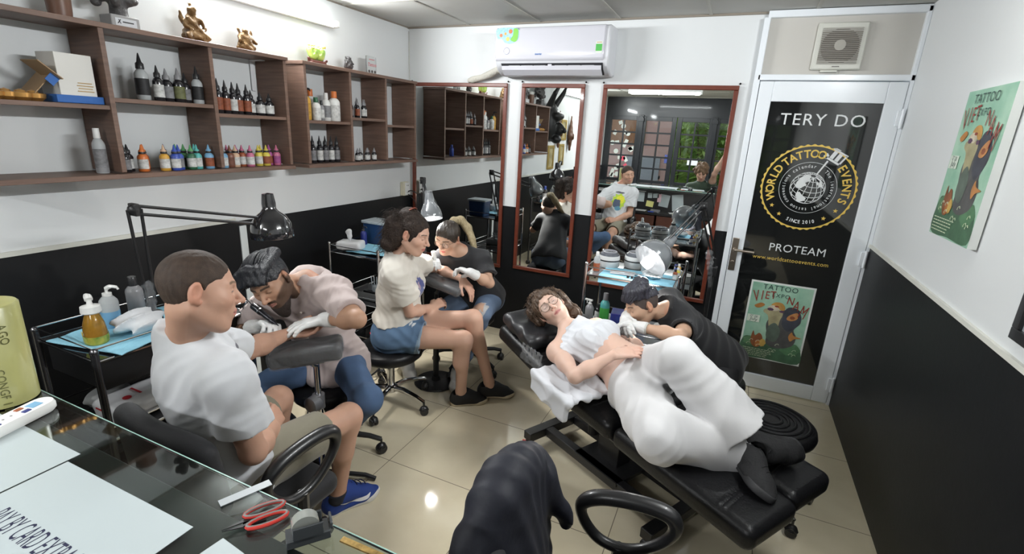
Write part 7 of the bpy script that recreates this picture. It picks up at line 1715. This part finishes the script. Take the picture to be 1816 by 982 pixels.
    def bs(sd):
        add_torso(sd, J, .012, .97, False, 1.0, parts='pb')
        for x, t in (('R', .42), ('L', .34)):
            h, kn = J['hip' + x], J['kn' + x]; e = h + (kn - h) * t; hem_tube(sd, h, h + (kn - h) * (t + .12), .104, .098, e, kn - h + V3(0, 0, -.05), .086, .05)
        sd.plane(J['pel'] + J['up'] * .125, J['up'])
    kR = J['hipR'] + (J['knR'] - J['hipR']) * .40; dR = _n(J['knR'] - J['hipR'] + V3(0, 0, -.12))
    def colS(P):
        c = np.tile(np.array((.085, .150, .250)), (len(P), 1)); t = (P - kR) @ dR; m = (t > -.008); c[m] = (.22, .30, .38)
        q = np.linalg.norm(P - (J['hipR'] + (J['knR'] - J['hipR']) * .32 + V3(.0, -.03, .085)), axis=1); c[q < .020 + .006 * np.sin(P[:, 0] * 300)] = (.60, .62, .62)
        return c
    f3 = folds(.005, 45, 22); garment('shorts', dn, .0045, o, org, bs, color=colS, fold=f3)
    bk = mat('black_canvas', (.014, .014, .015), rough=.7); cr = mat('cream_rubber', (.56, .48, .34), rough=.6); lc = mat('black_lace', (.012, .012, .013), rough=.8)
    shoe(o, org, (-1.455, 2.435, .0), (-1.265, 2.590, .0), (0, 0, 1), bk, cr, w_=.044, high=.076, lace=lc, sole_h=.030, label='black canvas shoe with thick cream sole')
    shoe(o, org, (-1.335, 2.575, .028), (-1.135, 2.735, .008), (-.05, -.1, 1), bk, cr, w_=.044, high=.076, lace=lc, sole_h=.030, label='black canvas shoe with thick cream sole')
    return J
woman_curly()
# ---------------------------------------------------------------- D: blonde tattooist
def blonde():
    J = limbs(dict(neck=(-1.600, 2.780, .925), shL=(-1.468, 2.835, .885), shR=(-1.742, 2.800, .875), elL=(-1.355, 2.735, .765), wrL=(-1.405, 2.575, .866), elR=(-1.86, 2.74, .74), wrR=(-1.755, 2.665, .868),
                   hipL=(-1.485, 3.020, .545), hipR=(-1.635, 2.995, .545), knL=(-1.385, 2.690, .560), knR=(-1.735, 2.71, .50), anL=(-1.565, 2.745, .105), anR=(-1.945, 2.70, .105), toeL=(-1.53, 2.64, .04), toeR=(-1.87, 2.62, .04)))
    H = head_frame((-1.690, 2.765, 1.022), (.0, -.90, -.43), (.16, -.42, .89), .93)
    hL = dict(W=J['wrL'], d=(-.96, .20, .08), n=(-.1, -.3, -.95), side=1, curl=(.6, .7, .8, .9), thumb=(.6, .7), s=.88, spread=.04)
    hR = dict(W=J['wrR'], d=(.55, -.55, .25), n=(.3, -.5, -.8), side=-1, curl=(.7, .8, .9, 1.0), thumb=(.6, .8), s=.88, spread=.04)
    o, org = body('person', J, 'tattooist with a blonde ponytail, glasses and black t-shirt bending over an arm', SK_D, H, s=.94, male=False, hands=(hR, hL), colkw=dict(brow=(.04, .03, .02), lips=(.55, .13, .12), open_eyes=.05))
    hb = mat('dark_root_hair', (.022, .016, .013), rough=.40, bump=.4, bscale=80, var=1, vscale=20, col2=(.055, .042, .032)); bl = mat('blonde_hair', (.48, .40, .25), rough=.5, bump=.7, bscale=60, stretch=(8, 8, 1), var=.7, vscale=30, col2=(.30, .23, .12))
    def clip(sd, L, A, s):
        sd.ell(L(0, .11, -.015), np.array([.098, .076, .078]) * s, A, .006, '-')
        for x in (-1, 1): sd.ell(L(x * .088, -.004, -.004), np.array([.018, .024, .034]) * s, A, .004, '-')
        sd.plane(L(0, -.05, -.055), -A[2] * .86 + A[1] * .5)
    h_ = hair(o, org, H, hb, clip=clip, grow=.008, amp=.0014, freq=330, seed=9)
    L = H['L']; sd = SD(); kn = L(0, -.095, .080)
    sd.ell(kn, (.026, .026, .026), k=.02); pts = [kn, kn + V3(.035, .035, .004), kn + V3(.082, .045, -.045), kn + V3(.128, .03, -.115), kn + V3(.165, .0, -.180)]
    for a, b, r0, r1 in zip(pts[:-1], pts[1:], (.020, .026, .028, .022), (.026, .028, .022, .006)): sd.cone(a, b, r0, r1, .02, sq=(0, 1, 0), f=1.3)
    sd.warp = lambda P: .0012 * np.sin(P[:, 1] * 700 + 2 * np.sin(P[:, 2] * 30)) + .001 * np.sin(P[:, 1] * 330 + P[:, 0] * 60)
    pt = sd_obj(sd, 'ponytail', bl, .0035, h_, (0, 0, 0)); pt.data.transform(Matrix.Translation(-Vector(org)))
    r9 = random.Random(4); g = G(); cp_ = catmull([tuple(p) for p in pts], 5)
    for k in range(90):
        a = r9.uniform(0, 6.3); q = r9.uniform(.75, 1.15); g.tube([Vector(p - Vector(org)) + Vector((q * math.cos(a), q * math.sin(a) * .8, .4 * q * math.sin(a))) * (.022 + .010 * math.sin(3.1 * i / len(cp_))) * (1 - .35 * i / len(cp_)) for i, p in enumerate(cp_)], .0013, 4, caps=False)
    g.obj('loose_strands', bl, h_, angle=80)
    glasses(o, org, H, .023)
    g = G(); g.sphere(tuple(L(.081, .008, -.006) - org), .008, 8); g.tube([tuple(L(.083, .010, -.008) - org), tuple(L(.082, .014, -.034) - org)], .0032, 6); g.obj('earbud', mat('white_plastic', (.76, .76, .74)), o)
    tee = cloth('black_cotton', (.013, .013, .015), bump=.15, bscale=400); f1 = folds(.007, 26, 51)
    def bt(sd):
        add_torso(sd, J, .018, .94, False, 1.15, bust=.0); sd.cone(J['neck'] - J['up'] * .02, J['neck'] + J['up'] * .055, .068, .058, .03)
        for x in 'RL': sleeve(sd, J, x, .72, .018, .034, male=False, s=.95, rin=.052)
        neck_cut(sd, J); sd.plane(J['pel'] - J['up'] * .04, -J['up'])
    garment('t_shirt', tee, .005, o, org, bt, fold=f1)
    jn = mat('pale_denim_torn', (.12, .17, .26), rough=.85, attr=True, bump=.25, bscale=420, var=.25, vscale=12)
    def bj(sd):
        add_torso(sd, J, .010, .94, False, 1.0, parts='p')
        for x in 'RL': add_leg(sd, J, x, .012, .95, False, foot=False); sd.cone(J['kn' + x], J['an' + x], .058, .046, .02)
        sd.plane(V3(0, 0, .10), (0, 0, -1))
    kc = J['knL'] + V3(-.01, -.02, .04)
    def cj(P):
        c = np.tile(np.array((.12, .17, .26)), (len(P), 1)); q = np.linalg.norm((P - kc) * [1, 1.0, 1], axis=1); c[q < .062 + .010 * np.sin(P[:, 0] * 200)] = (.42, .42, .42); c[q < .048 + .008 * np.sin(P[:, 0] * 260 + P[:, 2] * 180)] = (.48, .30, .21); return c
    f3 = folds(.006, 34, 19); garment('jeans', jn, .005, o, org, bj, color=cj, fold=f3)
    gloves(o, org, hL, _n(J['elL'] - J['wrL'])); gloves(o, org, hR, _n(J['elR'] - J['wrR']))
    ws = mat('white_leather', (.62, .61, .59), rough=.5, bump=.2, bscale=80); wl = mat('white_lace', (.7, .7, .68), rough=.8)
    shoe(o, org, (-2.03, 2.72, 0), (-1.84, 2.56, 0), (0, 0, 1), ws, shoe_sole, lace=wl, sole_h=.034, w_=.045); shoe(o, org, (-1.60, 2.80, 0), (-1.50, 2.56, 0), (0, 0, 1), ws, shoe_sole, lace=wl, sole_h=.034, w_=.045)
    tip = V3(-1.690, 2.625, .835); top = V3(-1.70, 2.60, .955); t = thing('tattoo_pen', 'white wrapped tattoo pen in the glove of the blonde tattooist', 'tattoo machine', tuple(tip)); d = top - tip; l = np.linalg.norm(d); M = frame((0, 0, 0), d); g = G(); g.lathe([(.001, 0), (.005, .02), (.010, .035), (.012, l * .6), (.015, l * .65), (.015, l)], 16, M); g.obj('pen_body', mat('white_plastic', (.76, .76, .74)), t)
blonde()
# ---------------------------------------------------------------- E: woman lying on the bed
def lying():
    J = limbs(dict(neck=(-.655, 2.290, .742), shR=(-.668, 2.135, .685), shL=(-.560, 2.455, .722), elR=(-.512, 1.925, .690), wrR=(-.368, 2.010, .795), elL=(-.400, 2.58, .645), wrL=(-.26, 2.43, .62),
                   hipR=(-.298, 2.085, .640), hipL=(-.215, 2.215, .668), knR=(-.112, 1.715, .655), anR=(.170, 1.925, .560), knL=(-.096, 1.905, .895), anL=(.172, 1.885, .650)))
    Hc = V3(-.812, 2.405, .800); H = head_frame(Hc, (.20, -.80, .55), (-.86, .20, .48), .93)
    hR = dict(W=J['wrR'], d=(.80, .58, .10), n=(-.18, .15, -.95), side=-1, curl=(.22, .25, .28, .32), thumb=(.2, .1), spread=.09, s=.88)
    up = J['up']; rs = J['rs']; fs = J['fs']
    def colf(P, c):
        n_ = J['pel'] + up * .115 + fs * .10; d = np.linalg.norm(P - n_, axis=1); m = np.clip(1 - (d - .005) / .006, 0, 1)[:, None]; c = c * (1 - m) + np.array((.22, .12, .09)) * m
        q = P - (J['pel'] + up * .13 - rs * .09 + fs * .075); t = q @ up; s_ = q @ rs; m = (np.abs(t) < .03) & (np.abs(s_) < .035) & (np.sin(t * 320) * np.sin(s_ * 280) > .2); c[m] = c[m] * .3
        return c
    o, org = body('person', J, 'woman with round glasses and white trousers lying on the treatment bed', SK_E, H, s=.96, male=False, hands=(hR,), bust=.6, colkw=dict(brow=(.12, .07, .045), lips=(.50, .20, .18), open_eyes=.25), colfn=colf)
    hm = mat('brown_wavy_hair', (.05, .03, .019), rough=.5, bump=.6, bscale=100, var=.6, vscale=40, col2=(.10, .06, .035))
    def ext(sd, L, A, s):
        r = np.random.RandomState(8)
        for i in range(30): a = r.uniform(-1.9, 1.9); sd.ell(L(.095 * math.sin(a), -.065 + r.uniform(-.02, .02), .035 + .085 * math.cos(a) + r.uniform(-.02, .01)), np.array(r.uniform(.020, .034, 3)), A, .02)
        for i in range(10): sd.ell(L(-.085 + r.uniform(-.03, .01), -.07 + r.uniform(-.02, .02), r.uniform(-.13, .0)), np.array(r.uniform(.018, .030, 3)), A, .02)
    def clip(sd, L, A, s): sd.ell(L(0, .10, -.020), np.array([.100, .080, .088]) * s, A, .01, '-')
    h_ = hair(o, org, H, hm, clip=clip, extra=ext, grow=.012, amp=.0035, freq=200, seed=6)
    def base(rr):
        a = rr.uniform(-2.2, 2.0); p = (.085 * math.sin(a), rr.uniform(-.09, -.01), .035 + .08 * math.cos(a)); return p, (math.sin(a) * 1.0, -.15, math.cos(a) + .1), rr.uniform(.02, .055)
    curly(h_, org, H, hm, base, (0, 0, -.3), n=320, seed=5, r=.0018)
    glasses(o, org, H, .026)
    # folded white cloth over the chest
    wc = mat('white_cloth', (.58, .59, .62), rough=.85, bump=.2, bscale=300); f1 = folds(.010, 26, 61, sharp=.9); f2 = folds(.004, 60, 62, sharp=.8)
    def bc(sd):
        add_torso(sd, J, .012, .96, False, 1.0, parts='c', bust=.8)
        sd.cone(J['neck'] - up * .07 + rs * .05, J['shR'] - up * .03 + fs * .01, .062, .046, .03); sd.cone(J['neck'] - up * .08, J['shL'] - up * .06, .060, .050, .03)
        sd.cone(J['neck'] - up * .01 + fs * .03, J['neck'] - up * .05 + fs * .06, .040, .06, .03, sq=fs, f=1.5)
        c0 = J['neck'] - up * .27 - rs * .02; sd.plane(c0, _n(-up + rs * -.20)); sd.plane(J['neck'] + up * .015, up + fs * .35); sd.plane(J['neck'] - up * .1 - fs * .03, -fs)
        sd.plane(J['shR'] + rs * .005 , rs * .9 + up * .25)
        sd.plane(J['shL'] - rs * .015, -rs)
    garment('chest_cloth', wc, .0042, o, org, bc, fold=lambda P: f1(P) * .8 + f2(P) - .006)
    tr = mat('white_linen', (.57, .565, .57), rough=.85, bump=.2, bscale=350, sheen=.15); f3 = folds(.009, 17, 71, dirs=[(-.3, 1, .5), (.1, .9, .2), (.9, -.2, .3)]); f4 = folds(.0035, 48, 12)
    def bp_(sd):
        add_torso(sd, J, .012, .98, False, 1.0, parts='p')
        for x in 'RL':
            h, k, a = J['hip' + x], J['kn' + x], J['an' + x]; d = _n(a - k)
            sd.cone(h, k, .119 if x == 'R' else .110, .102 if x == 'R' else .088, .06 if x == 'R' else .035); e = a - d * .01; hem_tube(sd, k, a + d * .03, .100 if x == 'R' else .088, .114 if x == 'L' else .100, e, d, .080, .020 if x == 'R' else .012)
        sd.plane(J['pel'] + up * .055, _n(up + fs * -.15), k=.01)
    garment('trousers', tr, .005, o, org, bp_, fold=lambda P: f3(P) + f4(P) - .002)
    bk = mat('black_suede', (.015, .015, .016), rough=.85, bump=.3, bscale=150); bs = mat('black_rubber', (.030, .030, .032), rough=.6); bl = mat('black_lace', (.012, .012, .013), rough=.8)
    shoe(o, org, (.130, 1.925, .530), (.298, 1.690, .505), (.35, .30, .9), bk, bs, lace=bl, w_=.058, sole_h=.030, high=.080, label='black suede sneaker lying on the leg pad')
    shoe(o, org, (.158, 1.936, .624), (.418, 2.014, .554), (-.45, -.85, .12), bk, bs, lace=bl, w_=.056, sole_h=.034, high=.080, label='black sneaker turned on its side so that the ribbed sole shows')
    sd = SD(); sd.cone(V3(.172, 1.918, .545), V3(.16, 1.92, .60), .040, .040, .01); sd_obj(sd, 'sock', mat('white_sock', (.6, .6, .6), rough=.9), .004, o, org)
    # towel under the arm
    sd = SD(); c = V3(-.56, 2.03, .605); ex = V3(-.839, .545, .12); ex = _n(ex); ey = np.array(bw_); ez = np.cross(ex, ey); ez *= np.sign(ez[2])
    sd.box(c, (.15, .13, .014), .012, np.stack([ex, ey, ez])); sd.box(c - ey * .125 - ez * .045, (.14, .012, .055), .010, np.stack([ex, ey, ez]), k=.03); f5 = folds(.010, 32, 81, sharp=.8); sd.warp = f5
    tag(sd_obj(sd, 'towel', wc, .0045), 'rumpled white towel under the arm of the lying woman', 'towel')
    return J
lying()
# ---------------------------------------------------------------- F: short-haired tattooist behind the bed
def short_hair():
    J = limbs(dict(neck=(-.210, 2.625, .835), shL=(-.110, 2.590, .780), shR=(-.235, 2.815, .835), elL=(-.130, 2.375, .800), wrL=(-.345, 2.435, .785), elR=(-.42, 2.72, .77), wrR=(-.42, 2.50, .79),
                   hipL=(.06, 2.820, .480), hipR=(.09, 2.985, .480), knL=(.12, 2.56, .44), knR=(-.26, 2.70, .44), anL=(.10, 2.66, .10), anR=(-.24, 2.72, .10), toeL=(.06, 2.58, .04), toeR=(-.30, 2.64, .04)))
    H = head_frame((-.350, 2.580, .858), (-.70, -.56, -.44), (-.46, -.10, .88), .93)
    hL = dict(W=J['wrL'], d=(-.90, -.30, .0), n=(.2, -.5, -.85), side=1, curl=(.5, .6, .7, .8), thumb=(.5, .5), s=.88)
    hR = dict(W=J['wrR'], d=(.2, -.97, .0), n=(.5, 0, -.85), side=-1, curl=(.6, .7, .8, .9), thumb=(.5, .6), s=.88)
    o, org = body('person', J, 'short-haired tattooist in black leaning low behind the bed', SK_F, H, s=.94, male=False, hands=(hL, hR), colkw=dict(brow=(.03, .02, .015), open_eyes=.2))
    hm = mat('black_violet_hair', (.016, .016, .021), rough=.40, bump=.5, bscale=60, stretch=(6, 1, 1), var=1, vscale=14, col2=(.05, .05, .068))
    sdm = mat('shaved_side_hair', (.060, .045, .040), rough=.8, bump=.6, bscale=400)
    def clip0(sd, L, A, s):
        sd.ell(L(0, .11, -.02), np.array([.098, .080, .085]) * s, A, .006, '-')
        for x in (-1, 1): sd.ell(L(x * .088, .000, -.006), np.array([.018, .026, .038]) * s, A, .004, '-')
        sd.plane(L(0, -.05, -.055), -A[2] * .86 + A[1] * .5)
    sh_ = hair(o, org, H, sdm, name='shaved_hair', clip=clip0, grow=.0045, amp=.0008, freq=400, seed=2)
    def ext(sd, L, A, s):
        r = random.Random(2)
        for k in range(15):
            a = -1.5 + 3.0 * k / 14; x0 = .03 * math.sin(a); p0 = (x0, -.05 + .01 * math.cos(a), .128); p1 = (.078 * math.sin(a), -.03 + .085 * math.cos(a), .105); p2 = (.086 * math.sin(a) * (1 + .03 * r.random()), -.02 + .115 * math.cos(a), .070 - .02 * r.random() + .014 * math.cos(a))
            sd.cone(L(*p0), L(*p1), .022, .020, .012); sd.cone(L(*p1), L(*p2), .019, .006, .010)
    def clip(sd, L, A, s): sd.plane(L(0, 0, .052), -A[2] * .9 + A[1] * .22)
    h_ = hair(o, org, H, hm, clip=clip, extra=ext, grow=.012, amp=.0025, freq=260, seed=12)
    swept_strands(h_, org, H, hm, 220, 5, [(-.070, .110), (-.02, .134), (.045, .122), (.085, .095), (.100, .072)], .074, .010)
    tee = cloth('black_cotton', (.013, .013, .015)); f1 = folds(.008, 24, 91)
    def bt(sd):
        add_torso(sd, J, .022, .96, False, 1.25); sd.cone(J['neck'] - J['up'] * .02, J['neck'] + J['up'] * .055, .068, .058, .03)
        for x in 'RL': sleeve(sd, J, x, .62, .020, .036, male=False, s=.95, rin=.054)
        neck_cut(sd, J, .050, .066)
    garment('t_shirt', tee, .005, o, org, bt, fold=f1)
    def bj(sd):
        add_torso(sd, J, .016, .94, False, 1.0, parts='p')
        for x in 'RL': add_leg(sd, J, x, .014, .94, False, foot=False)
        sd.plane(V3(0, 0, .08), (0, 0, -1))
    garment('trousers', mat('black_twill', (.014, .014, .016), rough=.8), .007, o, org, bj)
    gloves(o, org, hL, _n(J['elL'] - J['wrL'])); gloves(o, org, hR, _n(J['elR'] - J['wrR']))
    w0 = J['wrL']; d = _n(J['elL'] - w0); g = G(); M = frame(tuple(w0 + d * .045 - org), d); g.lathe([(.031, 0), (.032, .004), (.032, .012), (.031, .016)], 20, M); g.obj('bracelet', mat('pale_band', (.45, .45, .42), rough=.4), o)
    g = G(); g.sphere(tuple(H['L'](.086, -.004, -.030) - org), .004, 8); g.tube([tuple(H['L'](.086 + .007 * math.cos(a), -.006, -.036 + .007 * math.sin(a)) - org) for a in np.linspace(0, 2 * PI, 9)[:-1]], .0012, 5, closed=True); g.obj('earring', chrome, o)
    bk = mat('black_canvas', (.014, .014, .015), rough=.7)
    shoe(o, org, (.12, 2.72, 0), (.04, 2.48, 0), (0, 0, 1), bk, shoe_sole); shoe(o, org, (-.22, 2.80, 0), (-.32, 2.56, 0), (0, 0, 1), bk, shoe_sole)
short_hair()
# ---------------------------------------------------------------- the photographer, seen only in the mirror
def photographer():
    J = limbs(dict(neck=(-.47, -.47, 1.10), shL=(-.62, -.46, 1.04), shR=(-.33, -.50, 1.05), elR=(-.30, -.30, 1.27), wrR=(-.20, -.17, 1.53), elL=(-.60, -.36, .80), wrL=(-.52, -.30, 1.00) , hipL=(-.56, -.62, .58), hipR=(-.40, -.62, .58), knL=(-.60, -.40, .62), knR=(-.36, -.40, .62), anL=(-.60, -.40, .20), anR=(-.36, -.42, .20), toeL=(-.6, -.30, .1), toeR=(-.36, -.3, .1)))
    H = head_frame((-.485, -.405, 1.275), (.12, .80, -.45), (0, .45, .88), .96)
    hR = dict(W=J['wrR'], d=(.75, .30, .60), n=(-.2, -.9, .3), side=-1, curl=(.5, .6, .7, .8), thumb=(.5, .6), s=.95)
    o, org = body('person', J, 'curly-haired photographer holding up a phone behind the counter, seen in the mirror', SK_C, H, s=.97, h=.006, hands=(hR,), colkw=dict(open_eyes=.8))
    hm = mat('light_brown_curls', (.17, .10, .055), rough=.6, bump=.6, bscale=80, var=.6, vscale=30)
    def ext(sd, L, A, s):
        r = np.random.RandomState(3)
        for i in range(40): a = r.uniform(0, 6.3); b = r.uniform(-.3, 1.5); sd.ell(L(.095 * math.cos(a) * math.cos(b), -.02 + .105 * math.sin(a) * math.cos(b), .03 + .10 * math.sin(b)), np.array(r.uniform(.02, .034, 3)), A, .012)
    def clip(sd, L, A, s): sd.ell(L(0, .12, -.02), np.array([.10, .09, .085]) * s, A, .01, '-')
    hair(o, org, H, hm, clip=clip, extra=ext, grow=.02, amp=.004, freq=120, seed=6, h=.006)
    def bt(sd):
        add_torso(sd, J, .018, .97, True, 1.0); sd.cone(J['neck'] - J['up'] * .02, J['neck'] + J['up'] * .015, .07, .064, .03)
        for x in 'RL': sleeve(sd, J, x, .5, .016, .03, rin=.05)
    garment('t_shirt', cloth('dark_green_cotton', (.035, .055, .035)), .007, o, org, bt, fold=folds(.006, 26, 5))
    def bj(sd):
        add_torso(sd, J, .012, .97, True, 1.0, parts='p')
        for x in 'RL': add_leg(sd, J, x, .014, .97, True, foot=True)
    garment('trousers', mat('black_twill', (.014, .014, .016), rough=.8), .008, o, org, bj)
    t = thing('phone', 'phone held up by the photographer, seen only in the mirror', 'phone', (.02, -.035, 1.70)); g = G(); g.box((0, 0, 0), (.155, .009, .076)); g.obj('phone_case', blkplast, t, bevel=.004)
    stool_ = stool('dark stool under the photographer behind the counter', (-.48, -.64, 0), .47, blkmetal, r=.17)
photographer()
